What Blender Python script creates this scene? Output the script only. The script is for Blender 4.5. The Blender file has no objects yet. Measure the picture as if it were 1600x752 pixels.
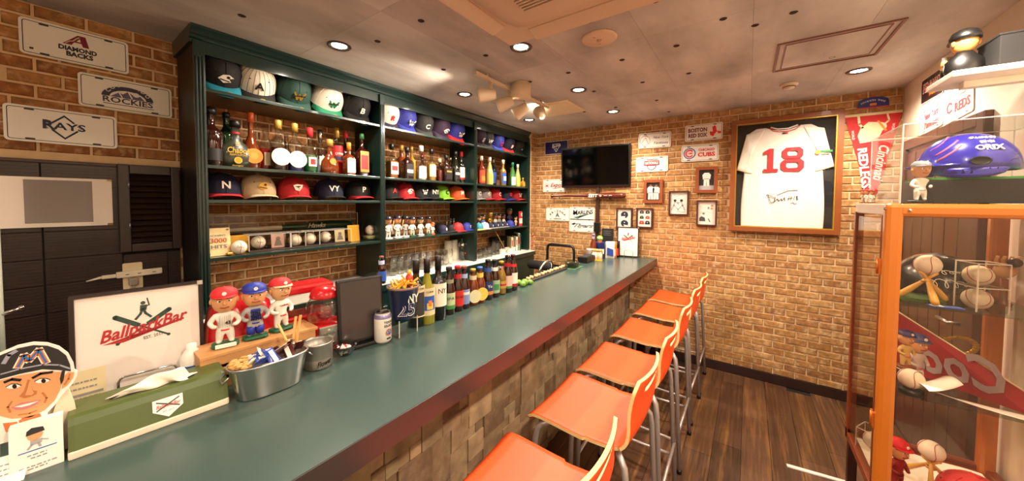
import bpy, bmesh, math, random
from math import sin, cos, pi, radians as R
from mathutils import Vector, Matrix, Euler
random.seed(7)
S = bpy.context.scene
COL = S.collection

# ---------------------------------------------------------------- camera
F, YAW, PITCH, ROLL, PPX, PPY = 525.36, 0.61248, -0.03555, 0.00557, 800.0, 333.58
EYE = Vector((0, 0, 1.545))
fwd = Vector((cos(YAW)*cos(PITCH), sin(YAW)*cos(PITCH), sin(PITCH)))
rt = Vector((sin(YAW), -cos(YAW), 0)); up = rt.cross(fwd)
rt, up = cos(ROLL)*rt + sin(ROLL)*up, -sin(ROLL)*rt + cos(ROLL)*up
cam = bpy.data.cameras.new('camera'); camo = bpy.data.objects.new('camera', cam); COL.objects.link(camo)
cam.sensor_width = 36; cam.lens = F/1600*36; cam.shift_y = -(376-PPY)/1600; cam.clip_start = .02
M = Matrix((rt, up, -fwd)).transposed().to_4x4(); M.translation = EYE
camo.matrix_world = M; S.camera = camo

def at(ax, v, x, y):
    """point of the real plane (axis ax at value v) seen at a pixel of the 1600 x 752 photograph"""
    d = fwd + rt*((x-PPX)/F) - up*((y-PPY)/F)
    return EYE + d*((v-EYE[ax])/d[ax])

# ---------------------------------------------------------------- world, exposure, room light
W = bpy.data.worlds.new('world'); S.world = W; W.use_nodes = True
W.node_tree.nodes['Background'].inputs[0].default_value = (.05, .04, .03, 1)
W.node_tree.nodes['Background'].inputs[1].default_value = .3
S.view_settings.view_transform = 'Standard'; S.view_settings.look = 'None'
S.view_settings.gamma = 1; S.view_settings.use_curve_mapping = False
S.view_settings.exposure = 1.25
LAMP = (1.0, .84, .67)
DOWN_W = 30.0
SPOT_W = 14.0

# ---------------------------------------------------------------- materials
def lin(c):
    if isinstance(c, str):
        c = tuple(int(c[i:i+2], 16)/255 for i in (0, 2, 4))
    return tuple((x/12.92 if x <= .04045 else ((x+.055)/1.055)**2.4) for x in c)
MATS = {}
def mat(col, rough=.5, metal=0., noise=.12, scale=14., coat=0., spec=.5, bump=0., emit=0., key=None):
    k = key or (col, rough, metal, noise, scale, coat, spec, bump, emit)
    if k in MATS: return MATS[k]
    m = bpy.data.materials.new('surface'); m.use_nodes = True; MATS[k] = m
    nt = m.node_tree; b = nt.nodes['Principled BSDF']; c = lin(col)
    b.inputs['Roughness'].default_value = rough; b.inputs['Metallic'].default_value = metal
    b.inputs['Coat Weight'].default_value = coat; b.inputs['Specular IOR Level'].default_value = spec
    b.inputs['Base Color'].default_value = (*c, 1)
    if noise or bump:
        tc = nt.nodes.new('ShaderNodeTexCoord'); n = nt.nodes.new('ShaderNodeTexNoise')
        n.inputs['Scale'].default_value = scale; n.inputs['Detail'].default_value = 4
        nt.links.new(tc.outputs['Object'], n.inputs['Vector'])
        if noise:
            mx = nt.nodes.new('ShaderNodeMix'); mx.data_type = 'RGBA'
            mx.inputs[6].default_value = (*[x*(1-noise) for x in c], 1)
            mx.inputs[7].default_value = (*[min(1, x*(1+noise)) for x in c], 1)
            nt.links.new(n.outputs['Fac'], mx.inputs[0]); nt.links.new(mx.outputs[2], b.inputs['Base Color'])
        if bump:
            bp = nt.nodes.new('ShaderNodeBump'); bp.inputs['Strength'].default_value = bump
            bp.inputs['Distance'].default_value = .01
            nt.links.new(n.outputs['Fac'], bp.inputs['Height']); nt.links.new(bp.outputs[0], b.inputs['Normal'])
    if emit:
        b.inputs['Emission Color'].default_value = (*c, 1); b.inputs['Emission Strength'].default_value = emit
    return m
def pane_mat(col='ffffff', rough=.03, tint=1., gloss=1.):
    """thin clear sheet: see-through with a Fresnel shine"""
    k = ('pane', col, rough, tint, gloss)
    if k in MATS: return MATS[k]
    m = bpy.data.materials.new('clear'); m.use_nodes = True; MATS[k] = m
    nt = m.node_tree; nt.nodes.clear()
    o = nt.nodes.new('ShaderNodeOutputMaterial'); t = nt.nodes.new('ShaderNodeBsdfTransparent')
    g = nt.nodes.new('ShaderNodeBsdfGlossy'); f = nt.nodes.new('ShaderNodeLayerWeight'); x = nt.nodes.new('ShaderNodeMixShader')
    c = lin(col); t.inputs[0].default_value = (*[v*tint for v in c], 1)
    g.inputs['Roughness'].default_value = rough; f.inputs['Blend'].default_value = .5
    pw = nt.nodes.new('ShaderNodeMath'); pw.operation = 'POWER'; pw.inputs[1].default_value = 4
    mm = nt.nodes.new('ShaderNodeMath'); mm.operation = 'MULTIPLY_ADD'; mm.inputs[1].default_value = .7*gloss; mm.inputs[2].default_value = .045*gloss
    nt.links.new(f.outputs['Facing'], pw.inputs[0]); nt.links.new(pw.outputs[0], mm.inputs[0]); nt.links.new(mm.outputs[0], x.inputs[0])
    nt.links.new(t.outputs[0], x.inputs[1]); nt.links.new(g.outputs[0], x.inputs[2]); nt.links.new(x.outputs[0], o.inputs[0])
    return m
def ramp(nt, stops):
    r = nt.nodes.new('ShaderNodeValToRGB'); el = r.color_ramp.elements
    while len(el) < len(stops): el.new(.5)
    for e, (p, c) in zip(el, stops): e.position = p; e.color = (*lin(c), 1)
    return r
def per_piece(stops, grain=30., patch='d9b48c', patch_amt=.55, rough=.8, bump=.5, stretch=(1, 1, 1), pscale=1.):
    """colour drawn per piece (per object and per loose piece), with patches and relief"""
    m = bpy.data.materials.new('pieces'); m.use_nodes = True; nt = m.node_tree; b = nt.nodes['Principled BSDF']
    oi = nt.nodes.new('ShaderNodeObjectInfo'); ge = nt.nodes.new('ShaderNodeNewGeometry')
    ad = nt.nodes.new('ShaderNodeMath'); ad.operation = 'ADD'
    fr = nt.nodes.new('ShaderNodeMath'); fr.operation = 'FRACT'
    nt.links.new(oi.outputs['Random'], ad.inputs[0]); nt.links.new(ge.outputs['Random Per Island'], ad.inputs[1])
    nt.links.new(ad.outputs[0], fr.inputs[0])
    r = ramp(nt, stops); nt.links.new(fr.outputs[0], r.inputs[0])
    mp = nt.nodes.new('ShaderNodeMapping'); mp.inputs['Scale'].default_value = stretch
    nt.links.new(ge.outputs['Position'], mp.inputs[0])
    n = nt.nodes.new('ShaderNodeTexNoise'); n.inputs['Scale'].default_value = grain; n.inputs['Detail'].default_value = 5
    nt.links.new(mp.outputs[0], n.inputs['Vector'])
    n2 = nt.nodes.new('ShaderNodeTexNoise'); n2.inputs['Scale'].default_value = grain*.55*pscale; n2.inputs['Detail'].default_value = 6
    n2.inputs['Roughness'].default_value = .7; nt.links.new(mp.outputs[0], n2.inputs['Vector'])
    rr = nt.nodes.new('ShaderNodeValToRGB'); rr.color_ramp.elements[0].position = .5; rr.color_ramp.elements[1].position = .68
    nt.links.new(n2.outputs['Fac'], rr.inputs[0])
    sc = nt.nodes.new('ShaderNodeMath'); sc.operation = 'MULTIPLY'; sc.inputs[1].default_value = patch_amt
    nt.links.new(rr.outputs[0], sc.inputs[0])
    mx = nt.nodes.new('ShaderNodeMix'); mx.data_type = 'RGBA'; mx.inputs[7].default_value = (*lin(patch), 1)
    nt.links.new(sc.outputs[0], mx.inputs[0]); nt.links.new(r.outputs[0], mx.inputs[6])
    dk = nt.nodes.new('ShaderNodeMix'); dk.data_type = 'RGBA'; dk.blend_type = 'MULTIPLY'; dk.inputs[0].default_value = .6
    r2 = ramp(nt, [(.3, '9a9a9a'), (.65, 'ffffff')]); nt.links.new(n.outputs['Fac'], r2.inputs[0])
    nt.links.new(mx.outputs[2], dk.inputs[6]); nt.links.new(r2.outputs[0], dk.inputs[7])
    nt.links.new(dk.outputs[2], b.inputs['Base Color']); b.inputs['Roughness'].default_value = rough
    bp = nt.nodes.new('ShaderNodeBump'); bp.inputs['Strength'].default_value = bump; bp.inputs['Distance'].default_value = .006
    nt.links.new(n.outputs['Fac'], bp.inputs['Height']); nt.links.new(bp.outputs[0], b.inputs['Normal'])
    return m

# ---------------------------------------------------------------- mesh helpers
class MB:
    """collects shapes into one mesh; every shape may carry a material slot"""
    def __init__(s): s.v = []; s.f = []; s.mi = []; s.sm = []
    def add(s, vs, fs, mi=0, smooth=False):
        o = len(s.v); s.v += [tuple(p) for p in vs]
        for f in fs: s.f.append([i+o for i in f]); s.mi.append(mi); s.sm.append(smooth)
        return s
    def box(s, x0, x1, y0, y1, z0, z1, mi=0, ch=0.):
        if ch <= 0:
            vs = [(x, y, z) for z in (z0, z1) for y in (y0, y1) for x in (x0, x1)]
            return s.add(vs, [(0,2,3,1),(4,5,7,6),(0,1,5,4),(1,3,7,5),(3,2,6,7),(2,0,4,6)], mi)
        ch = min(ch, abs(x1-x0)/2.1, abs(y1-y0)/2.1, abs(z1-z0)/2.1)
        bm = bmesh.new(); bmesh.ops.create_cube(bm, size=1)
        for v in bm.verts:
            v.co = Vector(((x0+x1)/2+v.co.x*(x1-x0), (y0+y1)/2+v.co.y*(y1-y0), (z0+z1)/2+v.co.z*(z1-z0)))
        bmesh.ops.bevel(bm, geom=list(bm.edges), offset=ch, segments=2, affect='EDGES', profile=.6)
        s.bm(bm, mi, False); return s
    def bm(s, bm, mi=0, smooth=True, mtx=None):
        bm.verts.index_update()
        s.add([(mtx @ v.co) if mtx else v.co for v in bm.verts], [[v.index for v in f.verts] for f in bm.faces], mi, smooth); bm.free(); return s
    def obox(s, c, size, rot=(0, 0, 0), mi=0):
        m = Matrix.Translation(c) @ Euler(rot).to_matrix().to_4x4()
        vs = [m @ Vector((x*size[0]/2, y*size[1]/2, z*size[2]/2)) for z in (-1, 1) for y in (-1, 1) for x in (-1, 1)]
        return s.add(vs, [(0,2,3,1),(4,5,7,6),(0,1,5,4),(1,3,7,5),(3,2,6,7),(2,0,4,6)], mi)
    def lathe(s, prof, n=20, c=(0, 0, 0), mi=0, sq=None, sy=1., smooth=True, caps=True, mtx=None, a0=0.):
        """prof: (radius, z) list; sq: per-ring squareness exponent"""
        vs = []; k = len(prof)
        for j, (r, z) in enumerate(prof):
            p = sq[j] if sq else 2
            for i in range(n):
                a = a0 + 2*pi*i/n; q = 1 if p == 2 else 1/((abs(cos(a))**p+abs(sin(a))**p)**(1/p))
                v = Vector((r*q*cos(a), r*q*sin(a)*sy, z))
                if mtx: v = mtx @ v
                vs.append((v.x+c[0], v.y+c[1], v.z+c[2]))
        fs = [(j*n+i, j*n+(i+1) % n, (j+1)*n+(i+1) % n, (j+1)*n+i) for j in range(k-1) for i in range(n)]
        if caps:
            if prof[0][0] > 1e-5: fs.append(tuple(reversed(range(n))))
            if prof[-1][0] > 1e-5: fs.append(tuple((k-1)*n+i for i in range(n)))
        return s.add(vs, fs, mi, smooth)
    def cyl(s, p0, p1, r0, r1=None, n=12, mi=0, smooth=True):
        p0 = Vector(p0); p1 = Vector(p1); d = p1-p0
        q = d.to_track_quat('Z', 'Y').to_matrix()
        return s.lathe([(r0, 0), (r0 if r1 is None else r1, d.length)], n, p0, mi, mtx=q, smooth=smooth)
    def tube(s, pts, r, n=8, closed=False, mi=0, rs=None):
        pts = [Vector(p) for p in pts]; k = len(pts); vs = []; u = None
        for j, p in enumerate(pts):
            a = pts[j-1] if (j or closed) else p; b = pts[(j+1) % k] if (j < k-1 or closed) else p
            t = (b-a).normalized()
            if u is None: u = t.orthogonal().normalized()
            u = (u - t*u.dot(t)).normalized(); w = t.cross(u); rr = rs[j] if rs else r
            vs += [p + (u*cos(2*pi*i/n)+w*sin(2*pi*i/n))*rr for i in range(n)]
        m = k if closed else k-1
        fs = [(j*n+i, j*n+(i+1) % n, ((j+1) % k)*n+(i+1) % n, ((j+1) % k)*n+i) for j in range(m) for i in range(n)]
        if not closed: fs += [tuple(reversed(range(n))), tuple((k-1)*n+i for i in range(n))]
        return s.add(vs, fs, mi, True)
    def ball(s, c, r, n=14, mi=0, sc=(1, 1, 1), m=None):
        m = m or n*2//3
        pr = [(r*sin(pi*j/m), -r*cos(pi*j/m)) for j in range(m+1)]
        pr[0] = (0, -r); pr[-1] = (0, r)
        return s.lathe([(p, z*sc[2]) for p, z in pr], n, c, mi, mtx=Matrix.Diagonal((sc[0], sc[1], 1)), caps=False)
    def prism(s, poly, y0, y1, mi=0):
        """polygon in local x,z extruded along y"""
        n = len(poly); vs = [(x, y0, z) for x, z in poly]+[(x, y1, z) for x, z in poly]
        fs = [tuple(range(n)), tuple(reversed(range(n, 2*n)))]+[(i, i+n, (i+1) % n+n, (i+1) % n) for i in range(n)]
        return s.add(vs, fs, mi)
    def zprism(s, poly, z0, z1, mi=0):
        n = len(poly); vs = [(x, y, z0) for x, y in poly]+[(x, y, z1) for x, y in poly]
        return s.add(vs, [tuple(reversed(range(n))), tuple(range(n, 2*n))]+[(i, (i+1) % n, (i+1) % n+n, i+n) for i in range(n)], mi)
    def ribbon(s, pts, w, y0, y1, mi=0):
        """flat stroke along x,z points"""
        for a, b in zip(pts[:-1], pts[1:]):
            dx, dz = b[0]-a[0], b[1]-a[1]; l = math.hypot(dx, dz) or 1
            nx, nz = -dz/l*w/2, dx/l*w/2; ex, ez = dx/l*w*.3, dz/l*w*.3
            s.prism([(a[0]+nx-ex, a[1]+nz-ez), (a[0]-nx-ex, a[1]-nz-ez), (b[0]-nx+ex, b[1]-nz+ez), (b[0]+nx+ex, b[1]+nz+ez)], y0, y1, mi)
        return s
    def grid(s, fn, nu, nv, mi=0, smooth=True):
        vs = [fn(i/nu, j/nv) for j in range(nv+1) for i in range(nu+1)]; w = nu+1
        return s.add(vs, [(j*w+i, j*w+i+1, (j+1)*w+i+1, (j+1)*w+i) for j in range(nv) for i in range(nu)], mi, smooth)
    def mesh(s, name, mats, fix=True):
        me = bpy.data.meshes.new(name); me.from_pydata(s.v, [], s.f)
        for m in (mats if isinstance(mats, (list, tuple)) else [mats]): me.materials.append(m)
        me.polygons.foreach_set('material_index', s.mi); me.polygons.foreach_set('use_smooth', s.sm)
        if fix:
            bm = bmesh.new(); bm.from_mesh(me); bmesh.ops.recalc_face_normals(bm, faces=bm.faces); bm.to_mesh(me); bm.free()
        me.update(); return me
    def build(s, name, mats, parent=None, loc=(0, 0, 0), rot=(0, 0, 0), fix=True):
        return link(name, s.mesh(name, mats, fix), parent, loc, rot)
def link(name, me, parent=None, loc=(0, 0, 0), rot=(0, 0, 0)):
    o = bpy.data.objects.new(name, me); COL.objects.link(o); o.location = loc; o.rotation_euler = rot
    if parent: o.parent = parent
    return o
def shell(me_o, t, off=0):
    d = me_o.modifiers.new('thickness', 'SOLIDIFY'); d.thickness = t; d.offset = off; return me_o
def tag(o, label, cat, group=None):
    o['label'] = label; o['category'] = cat
    if group: o['group'] = group
    return o
def thing(name, label, cat, loc=(0, 0, 0), rz=0, group=None, rot=None, sc=None):
    o = bpy.data.objects.new(name, None); COL.objects.link(o); o.location = loc; o.empty_display_size = .02
    o.rotation_euler = rot or (0, 0, rz)
    if sc: o.scale = (sc, sc, sc) if not isinstance(sc, tuple) else sc
    return tag(o, label, cat, group)
def struct(o): o['kind'] = 'structure'; return o
def kids(o): return list(o.children)
def dup(o, parent=None, loc=None, rz=None, label=None):
    c = o.copy(); COL.objects.link(c)
    if parent: c.parent = parent
    for k in kids(o): dup(k, c)
    if loc is not None: c.location = loc
    if rz is not None: c.rotation_euler = (0, 0, rz)
    if label: c['label'] = label
    return c
FIT = []
def text(s, size, x, z, m, parent, y=0., w=None, shear=0., bold=0., ext=.0004, rot=(pi/2, 0, 0), name='lettering', rz=0., loc=None, h=None):
    """raised print in the local x,z plane, facing -y; w is the width it is fitted to"""
    cu = bpy.data.curves.new(name, 'FONT'); cu.body = s; cu.size = size; cu.align_x = 'CENTER'; cu.align_y = 'CENTER'
    cu.extrude = ext; cu.shear = shear; cu.offset = bold; cu.resolution_u = 2; cu.materials.append(m)
    o = link(name, cu, parent, loc or (x, y, z), (rot[0], rot[1]+0, rot[2]))
    if rz: o.rotation_euler = (Euler((0, -rz, 0)).to_matrix() @ Euler(rot).to_matrix()).to_euler()
    if w: FIT.append((o, w, h))
    return o
BEND = []
def bend(o, r): BEND.append((o, r)); return o
def fit_texts():
    """fit the widths, lay print that sits on a round body round it, and turn all lettering into meshes"""
    bpy.context.view_layer.update()
    for o, w, h in FIT:
        d = o.dimensions
        if d.x > 1e-5: o.scale.x = w/d.x*o.scale.x
        if h and d.y > 1e-5: o.scale.y = h/d.y*o.scale.y
    bpy.context.view_layer.update(); dg = bpy.context.evaluated_depsgraph_get(); rad = dict((o.name, r) for o, r in BEND)
    for o in [o for o in COL.objects if o.type == 'FONT']:
        me = bpy.data.meshes.new_from_object(o.evaluated_get(dg)); sx, sy = o.scale.x, o.scale.y; r = rad.get(o.name)
        for v in me.vertices:
            if r:
                a = v.co.x*sx/r; v.co = ((r+v.co.z)*sin(a), v.co.y*sy, (r+v.co.z)*cos(a)-r)
            else: v.co = (v.co.x*sx, v.co.y*sy, v.co.z)
        nm = o.name; o.name = 'old'; n = link(nm, me, o.parent, o.location, o.rotation_euler)
        for c in list(o.children): c.parent = n
        bpy.data.objects.remove(o)
def arc_text(s, r, cx, cz, a0, a1, size, m, parent, y, bold=0.):
    n = len(s)
    for i, ch in enumerate(s):
        a = a0+(a1-a0)*i/max(1, n-1)
        text(ch, size, cx+r*cos(a), cz+r*sin(a), m, parent, y, rz=a-pi/2, bold=bold, name='letter')
def rrect(w, h, r, cx=0, cz=0, n=4):
    pts = []
    for qx, qz, a in ((1, 1, 0), (-1, 1, pi/2), (-1, -1, pi), (1, -1, 3*pi/2)):
        for i in range(n+1):
            t = a+pi/2*i/n; pts.append((cx+qx*(w/2-r)+r*cos(t), cz+qz*(h/2-r)+r*sin(t)))
    return pts
def ring2d(outer, inner, y0, y1, mb, mi=0):
    n = len(outer)
    for i in range(n):
        j = (i+1) % n; mb.prism([outer[i], outer[j], inner[j], inner[i]], y0, y1, mi)
def disc(r, cx=0, cz=0, n=20, sx=1.): return [(cx+sx*r*cos(2*pi*i/n), cz+r*sin(2*pi*i/n)) for i in range(n)]

# colours used all over
GREEN = mat('112b26', .3, noise=.06, scale=5, coat=.4)
GREENTOP = mat('3d504c', .24, noise=.05, scale=3, spec=.6)
EDGE = mat('3a3230', .28, noise=.05)
BLACK = mat('0c0b0b', .4, noise=0); DARK = mat('1b1817', .45)
WHITE = mat('efe9de', .5, noise=.04); PLATE = mat('ece6da', .3, noise=.03, coat=.2)
RED = mat('b3161c', .45, noise=.06); NAVY = mat('141a3c', .5, noise=.06); BLUE = mat('22359c', .5, noise=.08)
ROYAL = mat('2a3fae', .5); ORANGE = mat('e8612a', .38, noise=.04, coat=.15); GOLD = mat('c79a3a', .35, metal=.6, noise=.1)
CREAM = mat('e9dcbf', .6); STEEL = mat('a9a6a4', .34, metal=.85, noise=.06); CHROME = mat('d8d6d2', .12, metal=1., noise=0)
TAN = mat('d8b98c', .6); SKIN = mat('dd9f6c', .5, noise=.05); SKIND = mat('8a5536', .5, noise=.05); WOODL = mat('c8915a', .5, noise=.2, scale=30)
WOODB = mat('7a3a1c', .35, noise=.25, scale=25, coat=.3); WOODD = mat('3b1f16', .4, noise=.25, scale=25)
YELLOW = mat('e0a92c', .5); LIME = mat('8fc63a', .5); GREY = mat('8d8a88', .5); DGREEN = mat('1f5a3a', .45)
def edge_gleam(a=.45):  # whitish gleam on clear acrylic edges, put into the colour
    m = mat('f4efe6', .25, noise=0, key=('edge_gleam', a)); m.node_tree.nodes['Principled BSDF'].inputs['Alpha'].default_value = a; return m
CLEAR = pane_mat(); ACRYLIC = pane_mat('f4f4f0', .04, .97, .8); PINK = mat('e6b7a8', .5)

# ================================================================ the room
XE, YB, YR, XR, ZC = 3.6, 2.53, -.89, -2.0, 2.38
def proj(p):
    d = Vector(p)-EYE; z = d.dot(fwd)
    if z < .05: return None
    return PPX+F*d.dot(rt)/z, PPY-F*d.dot(up)/z
def seen(p, mg=40):
    q = proj(p); return q is not None and -mg < q[0] < 1600+mg and -mg < q[1] < 752+mg
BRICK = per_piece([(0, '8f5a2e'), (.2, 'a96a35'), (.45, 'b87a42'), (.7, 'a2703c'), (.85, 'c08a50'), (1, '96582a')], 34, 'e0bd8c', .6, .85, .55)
BRICK_LIT = per_piece([(0, '9a6a3a'), (.2, 'b07c46'), (.45, 'bd8c52'), (.7, 'a87440'), (.85, 'c2945a'), (1, '9c6632')], 34, 'e6c898', .6, .85, .55)  # same brick made tanner: the end wall's light put into the colour
MORTAR = mat('d6b68c', .9, noise=.15, scale=40)
def brick_mesh(l, h, t, M_, n=4):
    out = []
    for k in range(n):
        j = lambda a: random.uniform(-a, a)
        e = .004
        b = [(-l/2, 0, -h/2), (l/2, 0, -h/2), (l/2, 0, h/2), (-l/2, 0, h/2)]
        f = [(-l/2+e+j(.002), -t+j(.0012), -h/2+e+j(.002)), (l/2-e+j(.002), -t+j(.0012), -h/2+e+j(.002)), (l/2-e+j(.002), -t+j(.0012), h/2-e+j(.002)), (-l/2+e+j(.002), -t+j(.0012), h/2-e+j(.002))]
        m = MB().add(b+f, [(4,5,6,7), (0,1,5,4), (1,2,6,5), (2,3,7,6), (3,0,4,7)])
        out.append(m.mesh('brick', M_))
    return out
BL, BH = .1445, .0575
BRICKS = brick_mesh(BL-.009, BH-.009, .008, BRICK); BRICKS_LIT = brick_mesh(BL-.009, BH-.009, .008, BRICK_LIT)
def brick_wall(wall, org, rz, width, z0, z1, hidden, limit=300, shift=0., kit=None):
    """courses of bricks on a wall face: nearest ones in view as parts, the others joined"""
    kit = kit or BRICKS; m = Matrix.Rotation(rz, 3, 'Z'); cells = []; row = 0; z = z1-BH/2
    while z > z0+BH*.3:
        x = -BL*random.choice((.45, .5, .55))*(row % 2)-BL*.1+shift*BL
        while x < width-.004:
            a, b = max(0, x), min(width, x+BL)
            if b-a > .02:
                c = Vector(org)+m @ Vector(((a+b)/2, 0, 0)); c.z = z
                if seen(c) and not hidden(c): cells.append(((c-EYE).length, c, (b-a-.009)/(BL-.009)))
            x += BL
        z -= BH; row += 1
    cells.sort(key=lambda t: t[0])
    for d, c, s in cells[:limit]:
        o = link('brick', random.choice(kit), wall, c, (0, 0, rz)); o.scale = (s, 1, 1)
    rest = MB()
    for d, c, s in cells[limit:]:
        me = random.choice(kit); mm = Matrix.Translation(c) @ m.to_4x4() @ Matrix.Diagonal((s, 1, 1, 1))
        rest.add([mm @ v.co for v in me.vertices], [list(p.vertices) for p in me.polygons])
    if rest.v:
        o = rest.build('bricks', kit[0].materials[0], wall); o['kind'] = 'stuff'

# --- floor planks
PLANK = per_piece([(0, '46301f'), (.3, '5c3d29'), (.6, '6a4a34'), (.8, '4d3424'), (1, '74502f')], 8, 'a8763e', .6, .42, .15, (.4, 8, 1), .5)
floor = struct(MB().box(XR, XE+.1, YR-.1, YB+.1, -.05, -.004).build('floor', mat('1a100b', .8)))
pm = MB().box(-.45, .45, -.0735, .0735, -.004, 0, ch=.0015).mesh('plank', PLANK)
y = YR+.07; row = 0
while y < 1.0:
    x = 1.15-.3*(row % 3)+.13*(row % 2)
    while x < XE+.3:
        a, b = max(1.0, x-.45), min(XE, x+.45)
        if b-a > .006:
            o = link('plank', pm, floor, ((a+b)/2, y, 0)); o.scale = ((b-a-.002)/.9, 1, 1)
        x += .9
    y += .149; row += 1
# --- ceiling: cast concrete with board marks
CONC = per_piece([(0, 'c9c2ba'), (.5, 'd6cec4'), (1, 'c0b7ae')], 2.0, 'ded8d0', .6, .8, .2, (1, 2, 1), 1.)
ceil = struct(MB().box(XR, XE+.1, YR-.1, YB+.1, ZC, ZC+.1).build('ceiling', mat('5d4e43', .9)))
cp = MB().box(-.4495, .4495, -.2235, .2235, -.0002, .006, ch=.0003).mesh('panel', CONC)
for i in range(7):
    for j in range(8):
        link('panel', cp, ceil, (-2.0+.45+.9*i-.45*(j % 2)*0+.2, YR+.22+.448*j, ZC-.001))
TH = MB()
for x, y in ((590,65),(658,33),(693,109),(759,87),(922,34),(888,114),(972,94),(1024,2),(1057,72),(1076,115),(1004,129),(928,143),(828,128),(1045,175),(913,175),(962,168),(1026,157),(378,25),(1180,40),(1300,90),(1240,20),(1130,30)):
    p = at(2, ZC-.003, x, y); TH.lathe([(.0, ZC-.0005), (.008, ZC-.001), (.013, ZC-.004), (.016, ZC-.002)], 10, (p.x, p.y, 0))
o = TH.build('tie_holes', mat('3b2d24', .9), ceil); o['kind'] = 'stuff'

# --- walls
wend = struct(MB().box(XE, XE+.1, YR, YB, 0, ZC).build('wall_end', MORTAR))
def hid_end(c):
    y, z = c.y, c.z
    return (1.02 < y < 1.31 and z < .95) or (y >= 1.31 and z < .45) or (-.55 < y < .11 and -.2 < z-1.545 < .68) or (1.08 < y < 1.74 and 1.76 < z < 2.12) or y > 2.17
brick_wall(wend, (XE, 2.165, 0), -pi/2, 2.165-YR, .08, ZC, hid_end, kit=BRICKS_LIT)
wback = struct(MB().box(XR, XE, YB, YB+.1, 0, ZC).build('wall_back', MORTAR))
def hid_back(c):
    return (c.x < .47 and c.z < 1.72) or c.z < .93 or c.x > 3.45 or c.x < -.3
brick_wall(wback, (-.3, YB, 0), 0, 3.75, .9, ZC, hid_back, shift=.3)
pil = struct(MB().box(3.472, XE, 2.165, YB, 0, ZC).build('pillar', MORTAR))
brick_wall(pil, (3.472, 2.165, 0), 0, XE-3.472, .4, ZC, lambda c: False, kit=BRICKS_LIT)
PLASTER = mat('e3d3bd', .75, noise=.05, scale=3)
struct(MB().box(XR, XE, YR-.1, YR, 0, ZC).build('wall_right', PLASTER))
struct(MB().box(XR-.1, XR, YR, YB, 0, ZC).build('wall_rear', mat('e3d3bd', .85, noise=.1)))
struct(MB().box(XE-.012, XE, YR, .98, 0, .083, ch=.003).build('baseboard_end', mat('2b1510', .5)))
struct(MB().box(1.0, 2.40, YR, YR+.012, 0, .083, ch=.003).build('baseboard_right', mat('2b1510', .5)))
# dark wooden door in the right wall
DOORW = mat('4a2c1d', .35, noise=.3, scale=6, coat=.2)
door = struct(MB().box(2.48, 2.54, YR, YR+.03, 0, 1.97, ch=.004).box(3.41, 3.47, YR, YR+.03, 0, 1.97, ch=.004).box(2.54, 3.41, YR, YR+.03, 1.91, 1.97, ch=.004).build('door_1', mat('4a2618', .4, noise=.2)))
MB().box(2.54, 3.41, YR, YR+.012, 0, 1.91).build('leaf', DOORW, door)
for i in range(6):
    MB().box(2.55+.143*i, 2.55+.143*i+.135, YR+.012, YR+.02, .03, 1.88, ch=.004).build('board', DOORW, door)
h = MB().cyl((2.62, YR+.02, .95), (2.62, YR+.065, .95), .009).cyl((2.62, YR+.06, .95), (2.73, YR+.06, .95), .008).build('handle', STEEL, door)

# --- dark ribbed panelling, louvred shutter on the wall under the plates
WP = mat('2a170f', .42, noise=.25, scale=18, coat=.1)
def ribbed(x0, x1, z0, z1):
    m = MB().box(x0, x1, YB-.02, YB-.012, z0, z1)
    n = int((z1-z0)/.0125)
    for i in range(n):
        z = z0+(i+.5)*(z1-z0)/n; m.box(x0+.002, x1-.002, YB-.0245, YB-.02, z-.0035, z+.0035)
    return m
pan = thing('wall_panelling', 'dark brown ribbed wood panelling on the wall below the brick', 'panelling', (0, YB-.01, 0))
pan.location = (0, 0, 0)
MB().box(-.45, .452, YB-.012, YB, .8, 1.715).build('backing', mat('160d09', .8), pan)
zs = [.85, 1.04, 1.165, 1.28, 1.40, 1.60, 1.71]
for a, b in zip(zs[:-1], zs[1:]):
    for x0, x1 in ((-.45, -.2), (-.195, .018), (.022, .245)):
        ribbed(x0+.001, x1-.001, a+.0015, b-.0015).build('panel', WP, pan)
ribbed(.25, .40, 1.05, 1.27).build('panel', WP, pan); ribbed(.403, .45, 1.05, 1.27).build('panel', WP, pan)
MB().box(-.45, .25, YB-.03, YB-.012, 1.7, 1.715, ch=.003).build('top_rail', WOODD, pan)
lv = thing('louvred_shutter', 'small dark louvred shutter door beside the paper poster', 'shutter', (.344, YB-.025, 1.5))
MB().prism(rrect(.216, .43, .003), 0, -.008).build('backing', BLACK, lv, (0, .02, 0))
for nm, x0, x1, z0, z1 in (('stile', -.108, -.07, -.215, .215), ('stile', .074, .108, -.215, .215), ('rail', -.07, .074, .17, .215), ('rail', -.07, .074, -.215, -.175)):
    MB().box(x0, x1, -.03, .012, z0, z1, ch=.004).build(nm, WP, lv)
sl = MB().obox((0, -.008, 0), (.142, .004, .034), (R(-42), 0, 0)).mesh('slat', WP)
for i in range(12): link('slat', sl, lv, (.002, 0, -.158+i*.0285))
for z in (-.1, .1): MB().cyl((-.075, -.034, z), (-.075, -.034, z+.03), .004).build('hinge', STEEL, lv)
# paper with a grey picture
po = thing('paper_poster', 'white paper with a plain grey rectangle taped to the dark panelling', 'poster', (.068, YB-.03, 1.53))
MB().prism(rrect(.30, .217, .001), 0, -.001).build('sheet', mat('efe2d2', .6, noise=.03), po)
MB().prism(rrect(.182, .188, .001, 0, .003), -.001, -.0015).build('grey_print', mat('8d827a', .6, noise=.1, scale=4), po)
for x, z in ((.145, .106), (.143, -.105)): MB().prism(rrect(.02, .012, .002, x, z), -.001, -.0014).build('tape', pane_mat('f0e0c0', .3, .9), po)
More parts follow.
